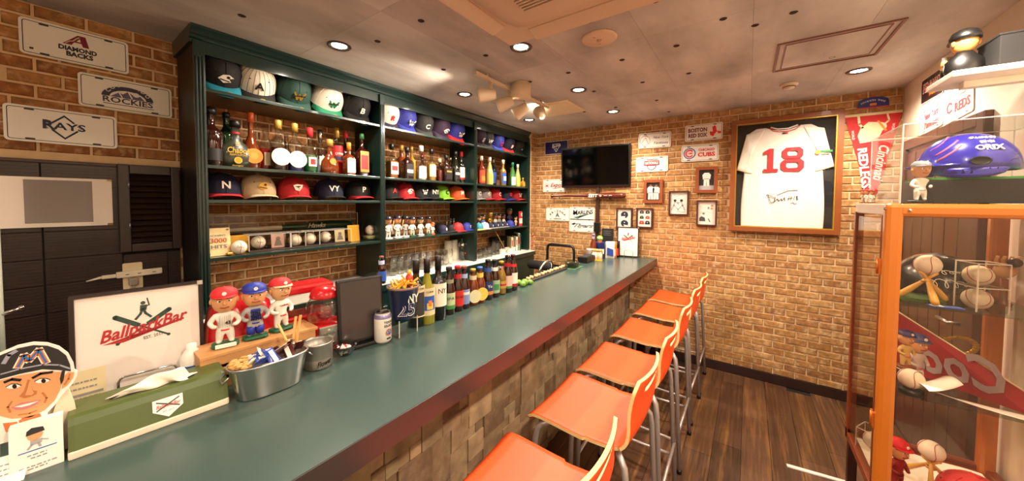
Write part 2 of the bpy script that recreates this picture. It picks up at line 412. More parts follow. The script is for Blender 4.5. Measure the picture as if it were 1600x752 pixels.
# wall socket with adaptor
ou = thing('wall_socket', 'cream wall socket with a long triple adaptor plugged in', 'socket', (.275, YB-.03, 1.165))
MB().prism(rrect(.066, .13, .006), 0, -.006).build('cover_plate', mat('e0cda6', .4), ou)
MB().box(-.055, .1, -.028, -.006, -.002, .028, ch=.005).box(-.1, -.055, -.024, -.01, .002, .02, ch=.004).cyl((-.1, -.017, .011), (-.145, -.015, .0), .006, .003).build('adaptor', mat('e9dcc0', .4), ou)
for x in (-.02, .02, .07): MB().box(x-.006, x+.006, -.0295, -.028, .011, .014).build('slot', DARK, ou)
MB().box(-.016, .016, -.03, -.006, -.045, -.008, ch=.006).tube([(0, -.02, -.04), (0, -.02, -.07), (.0, -.01, -.12), (0, -.01, -.25)], .004, 6).build('plug', mat('9b8d7c', .5), ou)
# pale upright rail at the frame edge
ra = thing('upright_rail', 'pale green upright metal rail with a small latch by the panelling', 'rail', (-.085, 2.2, .94))
MB().tube([(0, 0, -.05), (0, 0, .5)], .014, 10).build('rail', mat('b9c0b0', .35, coat=.3), ra)
MB().cyl((.01, -.005, .187), (.045, -.005, .2), .006).ball((.05, -.005, .202), .009).build('latch', CHROME, ra)

# ================================================================ lamps
LENS = mat('fff3dc', .5, noise=0, emit=9)
def downlight(x, y, label, bright=1.):
    t = thing('ceiling_downlight', label, 'downlight', (x, y, ZC), group='recessed ceiling downlights')
    MB().lathe([(.044, -.001), (.047, -.008), (.058, -.008), (.060, -.002)], 28, caps=False).build('trim_ring', mat('4b3c34', .3, metal=.6), t)
    MB().lathe([(.0455, -.004), (.04, .0), (.034, .0)], 28, caps=False).build('reflector', CHROME, t)
    MB().lathe([(.0, -.0035), (.024, -.0035), (.038, -.0018)], 24, caps=False).build('lens', LENS, t)
    l = bpy.data.lights.new('lamp', 'SPOT'); l.energy = DOWN_W*bright; l.color = LAMP; l.shadow_soft_size = .03
    l.spot_size = R(160); l.spot_blend = .75
    link('lamp', l, t, (0, 0, -.03))
for x, y, lb in ((530, 71, 'round downlight above the cap with the pinstripes at the bookcase'), (726, 147, 'round downlight above the middle bay of the bookcase'), (827, 187, 'small round downlight above the end bay of the bookcase'),
                 (814, 73, 'bright downlight at the corner of the air conditioner'), (904, 140, 'downlight between the round speaker and the track spots'), (958, 174, 'downlight closest to the brick wall with the television'), (1342, 110, 'downlight beside the ceiling hatch near the framed jersey')):
    p = at(2, ZC, x, y); downlight(p.x, p.y, lb, .72 if p.y > 1.5 else 1.0 if p.y > 0 else 1.5)
for x, y, lb in ((-.1, 1.04, 'added fill downlight, unseen, above the tissue box end of the counter'), (-1.0, 1.04, 'added fill downlight, unseen, behind the viewer over the counter'), (1.7, -.55, 'added fill downlight, unseen, over the glass display case'), (.3, -.55, 'added fill downlight, unseen, over the gangway'), (-1.2, -.3, 'added fill downlight, unseen, at the entrance end')):
    downlight(x, y, lb, .28 if (x < 0 and y > 0) else 1.5)  # fill downlights out of view, added to brighten the room
# track with four spot heads
tr = thing('track_spotlight', 'cream ceiling track bar carrying four spot heads on a round canopy', 'track light', (2.03, 1.42, ZC))
CRM = mat('d8c0a0', .45, noise=.03)
MB().lathe([(.0, -.10), (.066, -.10), (.07, -.094), (.07, 0)], 32).build('canopy', CRM, tr, (-.02, -.08, 0))
MB().box(-.42, .52, -.012, .012, -.042, -.02, ch=.003).build('bar', CRM, tr, (0, 0, 0), (0, 0, 0))
for x in (-.3, .4): MB().cyl((x, 0, -.03), (x, 0, 0), .008).build('bracket', CRM, tr)
for i, (x, yaw_, pit, up_) in enumerate(((-.26, 126, 6, 0), (-.06, 122, 22, 0), (.14, 104, 30, 0), (.40, 45, -38, 1))):
    hd = link('spot_head', MB().lathe([(.018, -.035), (.03, -.03), (.04, 0), (.05, .07), (.052, .085), (.048, .085), (.044, .06), (.0, .055)], 24, caps=False).mesh('spot_head', CRM), tr, (x, .0, -.125), (0, 0, 0))
    d = Vector((cos(R(yaw_))*cos(R(pit)), sin(R(yaw_))*cos(R(pit)), -sin(R(pit))))
    hd.rotation_euler = d.to_track_quat('Z', 'Y').to_euler()
    MB().cyl((x, 0, -.042), (x, 0, -.125), .009).ball((x, 0, -.125), .016).build('arm', CRM, tr)
    MB().lathe([(.0, .058), (.043, .058)], 20, caps=False).build('lens', LENS, hd)
    l = bpy.data.lights.new('lamp', 'SPOT'); l.energy = SPOT_W*(.6 if up_ else 1); l.color = LAMP; l.spot_size = R(85); l.spot_blend = .6; l.shadow_soft_size = .03
    lo = link('lamp', l, hd, (0, 0, .065)); lo.rotation_euler = (pi, 0, 0)
# raised plaster square behind the track
cvr = thing('ceiling_cover', 'square cream cover plate on the ceiling behind the track spots', 'cover plate', (2.72, 1.43, ZC))
MB().box(-.2, .2, -.2, .2, -.008, 0, ch=.003).build('plate', mat('e2cda9', .6), cvr)
MB().box(-.17, .17, -.17, .17, -.011, -.008, ch=.002).build('inner_plate', mat('e2cda9', .6), cvr)
# air conditioner cassette
ac = thing('ceiling_air_conditioner', 'cream square ceiling cassette air conditioner with slatted intake', 'air conditioner', (.97, .56, ZC))
ACM = mat('d2b596', .45, noise=.03)
MB().box(-.475, .475, -.475, .475, -.032, 0, ch=.012).build('panel', ACM, ac)
MB().lathe([(.36, -.032), (.35, -.044), (.30, -.05)], 40, sq=[7, 7, 7], caps=True).build('grille_frame', ACM, ac)
MB().box(-.21, .21, -.21, .21, -.052, -.046).build('intake', mat('3a2a22', .8), ac)
s1 = MB().box(-.004, .004, -.21, .21, -.058, -.05).mesh('slat', ACM)
for i in range(24): link('slat', s1, ac, (-.207+i*.018, 0, 0))
for i in range(4):
    a = i*pi/2; fl = MB().box(-.30, .30, -.04, .04, -.012, 0, ch=.005).build('flap', ACM, ac, (.415*sin(a), -.415*cos(a), -.033), (R(14), 0, a))
sp = thing('ceiling_speaker', 'flat round cream ceiling unit with a tiny central sensor', 'speaker', at(2, ZC, 936, 59))
MB().lathe([(.0, -.013), (.075, -.012), (.088, -.007), (.09, 0)], 36).build('cover', ACM, sp)
MB().lathe([(.0, -.017), (.012, -.016), (.014, -.012)], 16).build('sensor', mat('b89a7c', .4), sp)
for a in (-.04, .04): MB().lathe([(.0, -.0155), (.005, -.0135)], 8, (a, .01, 0)).build('lamp_dot', GOLD, sp)
sm = thing('smoke_detector', 'small white domed detector on the ceiling by the hatch', 'smoke detector', at(2, ZC, 1233, 131))
MB().lathe([(.0, -.035), (.03, -.033), (.036, -.018), (.05, -.014), (.052, 0)], 28).build('body', mat('dcc8b0', .5), sm)
MB().lathe([(.037, -.022), (.0385, -.022), (.0385, -.027), (.036, -.028)], 24, caps=False).build('vent_ring', mat('8a7763', .5), sm)
ha = thing('ceiling_hatch', 'square access hatch in the ceiling with a thin brown frame', 'hatch', (2.5, -.335, ZC))
for r0, w, z in ((.23, .012, -.007), (.195, .006, -.005)):
    for nm, b in (('frame_bar', (-r0, r0, r0-w, r0)), ('frame_bar', (-r0, r0, -r0, -r0+w)), ('frame_bar', (-r0, -r0+w, -r0+w, r0-w)), ('frame_bar', (r0-w, r0, -r0+w, r0-w))):
        MB().box(*b, z, 0).build(nm, mat('7a4a34', .5), ha)
MB().box(-.19, .19, -.19, .19, -.003, 0).build('hatch_lid', CONC, ha)

# ================================================================ bookcase behind the bar
YC = 2.18                                   # its front plane
SZ = [2.092, 1.718, 1.545, 1.254]           # tops of the shelves
CTOP = .956                                 # top of the back counter
bc = thing('bookcase', 'tall dark green open bookcase with three bays against the brick wall', 'bookcase', (1.96, 2.34, 0)); bc.location = (0, 0, 0)
PX_ = [(.455, .497), (1.446, 1.482), (2.462, 2.496), (3.432, 3.468)]
PANELD = mat('1a2b27', .35, noise=.1)
for i, (a, b) in enumerate(PX_):
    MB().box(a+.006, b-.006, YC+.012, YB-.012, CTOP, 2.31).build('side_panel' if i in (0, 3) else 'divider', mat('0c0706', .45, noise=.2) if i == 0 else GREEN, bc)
    m = MB().box(a, b, YC-.004, YC+.014, CTOP, 2.31, ch=.002)
    w = b-a
    for k in range(3): m.box(a+w*(.12+.3*k), a+w*(.12+.3*k)+w*.17, YC-.011, YC-.003, CTOP+.02, 2.235, ch=.002)
    m.build('fluted_post', GREEN, bc)
    if i < 3:
        x0, x1 = b-.006, PX_[i+1][0]+.006
        for z in SZ:
            MB().box(x0, x1, YC, YB-.012, z-.017, z, ch=.002).build('shelf', GREEN, bc)
cor = MB()
prof = [(-.004, 2.300), (-.004, 2.318), (-.012, 2.324), (-.012, 2.336), (-.018, 2.342), (-.026, 2.352), (-.038, 2.362), (-.042, 2.366), (-.042, 2.379)]
prof = [(YC+y+.022, z) for y, z in prof]; pp = prof+[(YB-.01, 2.379), (YB-.01, 2.300)]
n = len(pp); vs = [(.445, y, z) for y, z in pp]+[(3.472, y, z) for y, z in pp]
cor.add(vs, [tuple(range(n)), tuple(reversed(range(n, 2*n)))]+[(i, (i+1) % n, (i+1) % n+n, i+n) for i in range(n)])
cor.build('cornice', GREEN, bc)
MB().box(.46, 3.464, YC+.012, YC+.03, 2.255, 2.302).build('top_rail', GREEN, bc)
# counter below the bookcase
bk = thing('back_counter', 'dark green back counter with a white top under the bookcase', 'counter', (1.96, 2.35, 0)); bk.location = (0, 0, 0)
MB().box(.455, 3.470, YC-.09, YB-.012, CTOP-.006, CTOP, ch=.001).build('worktop', mat('e9e6df', .25, noise=.03), bk)
MB().box(.455, 3.470, YC-.092, YB-.012, CTOP-.05, CTOP-.0065, ch=.003).build('worktop_edge', GREEN, bk)
for i in range(6):
    x = .46+i*.5016
    MB().box(x, x+.4985, YC-.075, YC-.055, .62, CTOP-.055, ch=.003).box(x+.05, x+.449, YC-.08, YC-.075, .66, CTOP-.1, ch=.003).build('cabinet_door', GREEN, bk)
    MB().tube([(x+.40, YC-.08, .80), (x+.40, YC-.105, .80), (x+.46, YC-.105, .80), (x+.46, YC-.08, .80)], .0045, 6).build('handle', STEEL, bk)
MB().box(.46, 3.466, YC-.055, YB-.012, 0, CTOP-.052).build('carcass', BLACK, bk)

# ================================================================ the bar
BT = .978; YF = .742
bar = thing('bar_counter', 'long dark green bar counter top with a dark glossy edge', 'bar counter', (1.9, 1.0, .9)); bar.location = (0, 0, 0)
m = MB().zprism([(-.9, YF), (3.596, YF), (3.596, 1.30), (.92, 1.30), (.92, 1.60), (-.9, 1.60)], BT-.003, BT)
m.build('countertop', GREENTOP, bar)
MB().zprism([(-.9, YF+.002), (3.596, YF+.002), (3.596, 1.298), (.918, 1.298), (.918, 1.598), (-.9, 1.598)], BT-.07, BT-.003).build('core', EDGE, bar)
MB().box(-.9, 3.597, YF-.003, YF+.002, BT-.071, BT-.001, ch=.001).build('front_edge', EDGE, bar)
TILE = per_piece([(0, '5e4530'), (.2, '8c6f50'), (.4, 'b29672'), (.6, '7c6048'), (.8, 'a3906c'), (1, '6b4f38')], 16, 'c2a987', .35, .6, .6)
bw = thing('tiled_bar_wall', 'bar wall below the counter clad in uneven brown stone tiles', 'tiled wall', (1.9, 1.0, 0)); bw.location = (0, 0, 0)
YT = .99
MB().box(-.9, 3.598, YT+.012, YT+.09, 0, BT-.072).build('backing', mat('2a1c12', .9), bw)
U = .0525; NX, NZ = int(3.35/U), int((BT-.072)/U)
used = [[0]*NZ for _ in range(NX)]; tl = []
rnd = random.Random(11)
for i in range(NX):
    for k in range(NZ):
        if used[i][k]: continue
        opts = [(1, 1), (2, 2), (1, 2), (2, 1), (2, 3), (3, 2), (2, 4), (3, 3), (1, 1), (2, 2), (3, 4)]; rnd.shuffle(opts)
        for a, b in opts+[(1, 1)]:
            if i+a <= NX and k+b <= NZ and not any(used[p][q] for p in range(i, i+a) for q in range(k, k+b)):
                for p in range(i, i+a):
                    for q in range(k, k+b): used[p][q] = 1
                tl.append((i, k, a, b)); break
TMESH = {}
tl.sort(key=lambda t: (Vector((.22+t[0]*U, YT, (BT-.074)-(t[1]+.5)*U))-EYE).length)
rest = MB()
for j, (i, k, a, b) in enumerate(tl):
    x, z = .245+(i+a/2)*U, (BT-.073)-(k+b/2)*U; d = rnd.choice((.004, .006, .008, .011, .015))
    if (a, b) not in TMESH: TMESH[(a, b)] = MB().box(-a*U/2+.0009, a*U/2-.0009, 0, .05, -b*U/2+.0009, b*U/2-.0009, ch=.002).mesh('tile', TILE)
    me = TMESH[(a, b)]
    if j < 295: link('tile', me, bw, (x, YT+.012-d, z))
    else: rest.add([(v.co.x+x, v.co.y+YT+.012-d, v.co.z+z) for v in me.vertices], [list(p.vertices) for p in me.polygons])
if rest.v: rest.build('tiles', TILE, bw)['kind'] = 'stuff'

# ================================================================ stools
LAM = mat('ea5220', .45, noise=.03, scale=5, spec=.35); PLY = mat('e6c687', .5, noise=.1, scale=40)
LEG = mat('b5aaa5', .38, metal=.55, noise=.04)
def stool_profile():
    """side view (y, z) from the front lip over the seat up the back; seat top 0.70"""
    pts = [(.205, -.038), (.203, -.022), (.194, -.006), (.175, .004), (.14, .006), (.08, .002), (.0, -.004), (-.06, -.006), (-.11, -.003)]
    for i in range(1, 8):                                     # bend up
        a = R(6+i*11); pts.append((-.125-.066*sin(a), .061-.064*cos(a)))
    for y, z in ((-.193, .08), (-.192, .11), (-.193, .14), (-.197, .17), (-.203, .20), (-.212, .235)): pts.append((y, z))
    return pts
def make_stool(label):
    t = thing('bar_stool', label, 'stool', (0, 0, 0), group='orange bar stools')
    pr = stool_profile(); L = [0]
    for a, b in zip(pr[:-1], pr[1:]): L.append(L[-1]+math.dist(a, b))
    tot = L[-1]; T = .011
    def pt(s):
        for i in range(len(L)-1):
            if s <= L[i+1] or i == len(L)-2:
                u = (s-L[i])/(L[i+1]-L[i]); a, b = pr[i], pr[i+1]
                return a[0]+(b[0]-a[0])*u, a[1]+(b[1]-a[1])*u, Vector((b[0]-a[0], b[1]-a[1])).normalized()
    def half(s):
        u = s/tot; w = .195
        if u < .06: w -= .035*(1-u/.06)**2
        if u > .55: w = .195-.02*((u-.55)/.45)
        if u > .93: w -= .035*((u-.93)/.07)**2.6
        if .42 < u < .62: w -= .008
        return w
    NS, NX_ = 84, 20
    ss = [tot*i/NS for i in range(NS+1)]; hole = lambda u, x: HU0+.02*x*x < u < HU1-.012*x*x and abs(x) < .5
    HU0, HU1 = .908, .945
    surf = MB(); idx = {}
    vs = []; side = {}
    top, bot, fs_t, fs_e = [], [], [], []
    for i, s in enumerate(ss):
        y, z, tg = pt(s); nrm = Vector((tg[1], -tg[0]))       # points up/forward
        if nrm[1] < 0 and s < tot*.3: nrm = -nrm
        nrm = Vector((-tg[1], tg[0])) if Vector((-tg[1], tg[0]))[1] > 0 or s > tot*.5 else Vector((tg[1], -tg[0]))
        nrm = Vector((tg[1], -tg[0])) if True else nrm
        for j in range(NX_+1):
            x = (j/NX_*2-1)*half(s); y = pt(s)[0]-(.013*(1-(j/NX_*2-1)**2)*max(0, min(1, (s/tot-.62)/.2))); dip = -.006*(1-(j/NX_*2-1)**2)
            top.append((x, y+nrm[0]*(T/2+dip), z+nrm[1]*(T/2+dip))); bot.append((x, y-nrm[0]*(T/2-dip), z-nrm[1]*(T/2-dip)))
    W1 = NX_+1; N = len(top); cell = lambda i, j: not hole((i+.5)/NS, (j+.5)/NX_*2-1)
    for i in range(NS):
        for j in range(NX_):
            if not cell(i, j): continue
            a, b, c, d = i*W1+j, i*W1+j+1, (i+1)*W1+j+1, (i+1)*W1+j
            fs_t += [(a, b, c, d), (d+N, c+N, b+N, a+N)]
            for (ni, nj, e) in ((i-1, j, (a, b)), (i+1, j, (c, d)), (i, j-1, (d, a)), (i, j+1, (b, c))):
                if not (0 <= ni < NS and 0 <= nj < NX_) or not cell(ni, nj): fs_e.append((e[1], e[0], e[0]+N, e[1]+N))
    m = MB(); m.add(top+bot, fs_t, 0, True); m.add(top+bot, fs_e, 1, False)
    m.v = top+bot+[]  # one shared vertex set
    m.f = [list(f) for f in fs_t]+[list(f) for f in fs_e]; m.mi = [0]*len(fs_t)+[1]*len(fs_e); m.sm = [True]*len(fs_t)+[False]*len(fs_e)
    m.build('seat_shell', [LAM, PLY], t, (0, 0, .70))
    for sx in (-1, 1):
        x = sx*.165
        fl = [(x*.6, .12, .672), (x*.95, .13, .672), (x*1.02, .15, .665), (x*1.05, .165, .645), (x*1.08, .172, .60), (x*1.12, .195, .012)]
        MB().tube(fl, .0115, 10).build('front_leg', LEG, t)
        bl = [(x*.6, -.14, .672), (x*.95, -.15, .672), (x*1.05, -.165, .666), (x*1.1, -.18, .645), (x*1.12, -.186, .60), (x*1.2, -.215, .012)]
        MB().tube(bl, .0115, 10).build('rear_leg', LEG, t)
        MB().tube([(x*1.11, .188, .18), (x*1.18, -.208, .18)], .008, 8).build('side_stretcher', LEG, t)
        MB().lathe([(.0135, 0), (.0135, .02), (.012, .022)], 12, (x*1.12, .195, 0)).build('foot_cap', BLACK, t)
        MB().lathe([(.0135, 0), (.0135, .02), (.012, .022)], 12, (x*1.2, -.215, 0)).build('foot_cap', BLACK, t)
        MB().tube([(x*.6, .12, .672), (x*.6, -.14, .672)], .0105, 8).build('seat_rail', LEG, t)
    MB().tube([(-.184, .188, .25), (.184, .188, .25)], .009, 8).build('footrest', LEG, t)
    MB().tube([(-.196, -.209, .25), (.196, -.209, .25)], .008, 8).build('rear_stretcher', LEG, t)
    return t
st = make_stool('orange bar stool cut off by the lower frame edge, closest to the tissue box')
names = ['orange bar stool cut off by the lower frame edge, closest to the tissue box', 'orange bar stool second from the camera, its whole seat in view', 'orange bar stool third from the camera along the counter', 'orange bar stool fourth from the camera along the counter', 'orange bar stool second from the brick end wall', 'orange bar stool closest to the brick end wall']
for i, x in enumerate((.785, 1.305, 1.755, 2.275, 2.785, 3.235)):
    o = st if i == 0 else dup(st, label=names[i]); o.location = (x, .500, 0); o.rotation_euler = (0, 0, R((2, 0, 1, 0, -1, 0)[i]))

# ================================================================ caps
GOLDS = mat('d9b24a', .3, metal=.5, noise=0)
_cap = {}
def cap_meshes():
    ang = [2*pi*i/28 for i in range(28)]
    cr = MB(); prof = []
    for j in range(11):
        t = j/10; prof.append((.09*(1-t**2.7)**.46 if j < 10 else 0, .128*t))
    cr.lathe(prof, 28, sy=1.1, caps=False)
    for i in range(6):                                     # panel seams
        a = pi/2+pi/3*i; pts = [(.0008+r*1.006)*1.0 for r, z in prof]
        cr.tube([(p*cos(a), p*sin(a)*1.1, z*1.004+.0003) for p, (r, z) in zip(pts[:-1], prof[:-1])], .0011, 5)
    bu = MB().ball((0, 0, .128), .0085, 10, sc=(1, 1, .55))
    ey = MB()
    for i in range(6):
        a = pi/3*i+pi*2/3; r, z = prof[6]; ey.ball((r*1.0*cos(a), r*1.1*sin(a), z), .0034, 6)
    def top(u, v):
        a = (u*2-1)*R(68); k = abs(u*2-1)
        x = (.088+.006*v)*sin(a); y = -.098*cos(a)-v*.074*max(0, (1-k**2.4))**.75
        return (x, y, .006-.008*v-.020*k*k*v+.006*v*(1-v))
    br = MB().grid(top, 18, 6)
    br.grid(lambda u, v: (top(u, v)[0], top(u, v)[1], top(u, v)[2]-.0035), 18, 6)
    br.grid(lambda u, v: (top(u, 1)[0], top(u, 1)[1], top(u, 1)[2]-.0035*v), 18, 1)
    return cr, bu, ey, br
CAPM = cap_meshes()
def mcached(i, m, nm):
    k = (i, m.name)
    if k not in _cap: _cap[k] = CAPM[i].mesh(nm, m, fix=False)
    return _cap[k]
def cap(label, loc, crown, brim, emb, ecol, tilt=0, rz=0, sc=1., group='baseball caps on the bookcase', sticker=False, pin=False, back=None, esize=.055, name='baseball_hat', cat='cap'):
    t = thing(name, label, cat, loc, group=group, rot=(R(tilt), 0, R(rz)), sc=sc)
    c = link('crown', mcached(0, crown, 'crown'), t); link('brim', mcached(3, brim, 'brim'), t)
    link('button', mcached(1, brim if not back else back, 'button'), t)
    if sc > .7: link('eyelets', mcached(2, DARK if crown not in (BLACK, DARK) else GREY, 'eyelets'), t)['kind'] = 'stuff'
    if emb == '*':                                        # bird or fish like badge
        v = sum(map(ord, label)); m = MB()
        if v % 3 == 0:
            m.ribbon([(-.024, .07), (-.008, .032), (.0, .062), (.01, .032), (.026, .072)], .009, -.0965, -.1005).ribbon([(-.026, .05), (.028, .056)], .006, -.0965, -.1012, 1)
        elif v % 3 == 1:
            m.prism([(-.028, .066), (-.006, .074), (.026, .07), (.02, .05), (.006, .03), (-.016, .036)], -.0965, -.1), m.prism([(-.018, .06), (.014, .063), (.004, .04)], -.1, -.1014, 1)
            m.ribbon([(-.012, .054), (.0, .046), (.01, .056)], .004, -.1014, -.1022)
        else:
            m.prism([(-.03, .05), (-.014, .07), (.01, .076), (.03, .062), (.012, .056), (.022, .04), (-.006, .03)], -.0965, -.1), m.prism(disc(.007, .008, .062, 8), -.1, -.1014, 1)
            m.ribbon([(-.02, .048), (.0, .044), (.014, .042)], .005, -.1, -.1014, 1)
        m.build('badge', [ecol, DARK if ecol != DARK else W_], t)
    elif emb:
        bend(text(emb, esize, 0, .052, ecol, t, -.0995, ext=.0016, bold=.0012, name='emblem'), .095)
    if sticker: MB().lathe([(0, .0012), (.016, .0012), (.016, 0)], 18).build('sticker', GOLDS, t, (.012, -.145, .0015), (R(6), 0, 0))
    if pin:
        m = MB()
        for i in range(11):
            a = pi+pi*(i+.5)/11
            m.tube([(r*1.008*cos(a), r*1.1*1.008*sin(a), z) for r, z in [(.09*(1-(j/10)**2.7)**.46, .0128*j) for j in range(10)]], .0008, 4)
        m.build('pinstripes', DARK, t)
    return t
CREAMW = mat('eee5d2', .7, noise=.04); CHAR = mat('2b2a2a', .75, noise=.08); CBLK = mat('141314', .75, noise=.08); CNVY = mat('191c38', .75, noise=.08)
CRED = mat('b81f26', .7, noise=.06); CTEAL = mat('1f7f92', .6); CDG = mat('1d4038', .7); CGRN = mat('1f7a58', .6); CRYL = mat('2b3390', .65); CPLUM = mat('33203a', .7)
CTAN = mat('cbb48d', .75); CLIME = mat('7fbe2a', .65); CORG = mat('dc5a22', .65); CGRY = mat('8b8682', .7); CBRED = mat('d8262c', .6); W_ = mat('f2ece0', .5, noise=0)
TOPC = [(346, 112, CBLK, CTEAL, '*', CREAMW, 1, 'black cap with teal brim and fish badge, first on the top shelf'),
 (404, 118, CREAMW, CBLK, 'A', CBLK, 1, 'cream pinstriped cap with black brim on the top shelf'),
 (463, 135, CDG, CDG, '*', GOLD, 1, 'dark green cap with golden badge on the top shelf'),
 (515, 148, CREAMW, CGRN, '*', CGRN, 1, 'cream cap with bright green brim on the top shelf'),
 (560, 163, CBLK, CBLK, 'B', W_, 1, 'black cap with white gothic letter at the end of the first bay'),
 (607, 172, CREAMW, CNVY, 'R', CBRED, 1, 'white cap with red letter R and navy brim on the top shelf'),
 (635, 185, CRYL, CRYL, '*', W_, 0, 'royal blue cap with white badge on the top shelf'),
 (664, 192, CHAR, CHAR, 'C', W_, 0, 'charcoal cap with white round letter on the top shelf'),
 (690, 199, CPLUM, CPLUM, '*', W_, 0, 'dark plum cap with pale badge on the top shelf'),
 (714, 203, CRYL, CBRED, '*', W_, 0, 'blue cap with bright red brim in the middle bay top shelf'),
 (749, 211, CPLUM, CBLK, 'S', W_, 0, 'dark cap pressed against the post of the end bay top shelf'),
 (761, 215, CHAR, CHAR, 'W', W_, 0, 'charcoal cap with white monogram in the end bay top shelf'),
 (778, 217, CRYL, CRYL, 'C', CBRED, 0, 'bright blue cap with red letter in the end bay top shelf'),
 (795, 221, CNVY, CBRED, 'B', W_, 0, 'navy cap with red brim in the end bay top shelf'),
 (811, 224, CBLK, CBLK, '-', W_, 0, 'black cap last on the top shelf, beside the brick pillar')]
for x, y, c, b, e, ec, stk, lb in TOPC:
    p = at(1, 2.27, x, y); cap(lb, (p.x, 2.325, SZ[0]+.102), c, b, e, ec, 42, rz=random.uniform(-10, 4), sticker=bool(stk), pin='pinstriped' in lb, sc=1.06)
MIDC = [(352, CNVY, CRED, 'N', W_, 'navy cap with white N and red brim on the middle shelf'), (411, CTAN, CTAN, '*', GOLD, 'tan cap with gold badge on the middle shelf'),
 (467, CRED, CRED, '*', CREAMW, 'red cap with cream badge in the first bay middle shelf'), (523, CNVY, CBLK, 'VY', W_, 'dark navy cap with white entwined letters in the first bay'),
 (568, CBLK, CRED, 'P', CREAMW, 'black cap with red brim at the end of the first bay middle shelf'),
 (615, CBLK, CBLK, 'A', CBRED, 'black cap with red letter A beside the first divider'), (640, CRED, CRED, '*', W_, 'bright red cap with white badge in the middle bay'),
 (663, CBLK, CBLK, '*', W_, 'black cap with white scribbled badge, before the letter cap'), (680, CBLK, CBLK, 'NY', W_, 'black cap with white interlaced NY in the middle bay'), (697, CLIME, CLIME, 'C', CBLK, 'lime green cap in the middle bay'),
 (721, CORG, CORG, 'M', W_, 'orange cap with letter M in the middle bay'), (749, CGRY, CGRY, 'C', W_, 'light grey cap at the start of the end bay middle shelf'),
 (764, CGRY, CRED, '*', W_, 'grey cap with red brim in the end bay middle shelf'), (780, CRED, CRED, 'C', W_, 'red cap with pale letter in the end bay middle shelf'), (797, CNVY, CRYL, '*', CBRED, 'navy cap with blue brim in the end bay middle shelf'),
 (812, CRED, CRED, '*', CREAMW, 'red cap last on the middle shelf, beside the brick pillar')]
for x, c, b, e, ec, lb in MIDC:
    p = at(1, 2.28, x, 300); cap(lb, (p.x, 2.36, SZ[2]+.027), c, b, e, ec, 0, rz=random.uniform(-6, 2), sc=.97)

# ================================================================ bottles
PROF = {
 'wine': [(.9, 0), (1, .01), (1, .58), (.93, .66), (.55, .74), (.38, .79), (.35, .97), (.38, .975), (.38, 1)],
 'beer': [(.92, 0), (1, .012), (1, .52), (.95, .6), (.62, .74), (.44, .86), (.4, .96), (.46, .965), (.46, 1)],
 'spirit': [(.94, 0), (1, .01), (1, .6), (.94, .65), (.5, .72), (.36, .76), (.34, .97), (.38, .975), (.38, 1)],
 'square': [(.92, 0), (1, .012), (1, .58), (.92, .63), (.5, .70), (.34, .74), (.34, .97), (.37, .975), (.37, 1)],
 'cone': [(.94, 0), (1, .012), (.98, .42), (.86, .55), (.5, .76), (.36, .86), (.34, .97), (.38, .975), (.38, 1)],
 'flask': [(.45, 0), (.72, .02), (.95, .14), (1, .28), (.92, .42), (.62, .55), (.32, .64), (.26, .72), (.25, .97), (.28, .975), (.28, 1)],
 'bulb': [(.8, 0), (.95, .03), (1, .2), (.9, .4), (.55, .55), (.3, .66), (.26, .97), (.3, .975), (.3, 1)],
}
def prof_r(kind, t):
    p = PROF[kind]
    for a, b in zip(p[:-1], p[1:]):
        if t <= b[1]: return a[0]+(b[0]-a[0])*(t-a[1])/max(1e-6, b[1]-a[1])
    return p[-1][0]
def glass(col, rough=.06): return mat(col, rough, noise=.08, scale=20, coat=.5, spec=.7)
def wrap(mb, r, z0, z1, a, n=10, sy=1., mi=0, rz=0.):
    """a paper band around a round body, facing -y"""
    def f(u, v):
        t = -pi/2+(u*2-1)*a+rz; return (r*cos(t), r*sin(t)*sy, z0+(z1-z0)*v)
    return mb.grid(f, n, 1, mi)
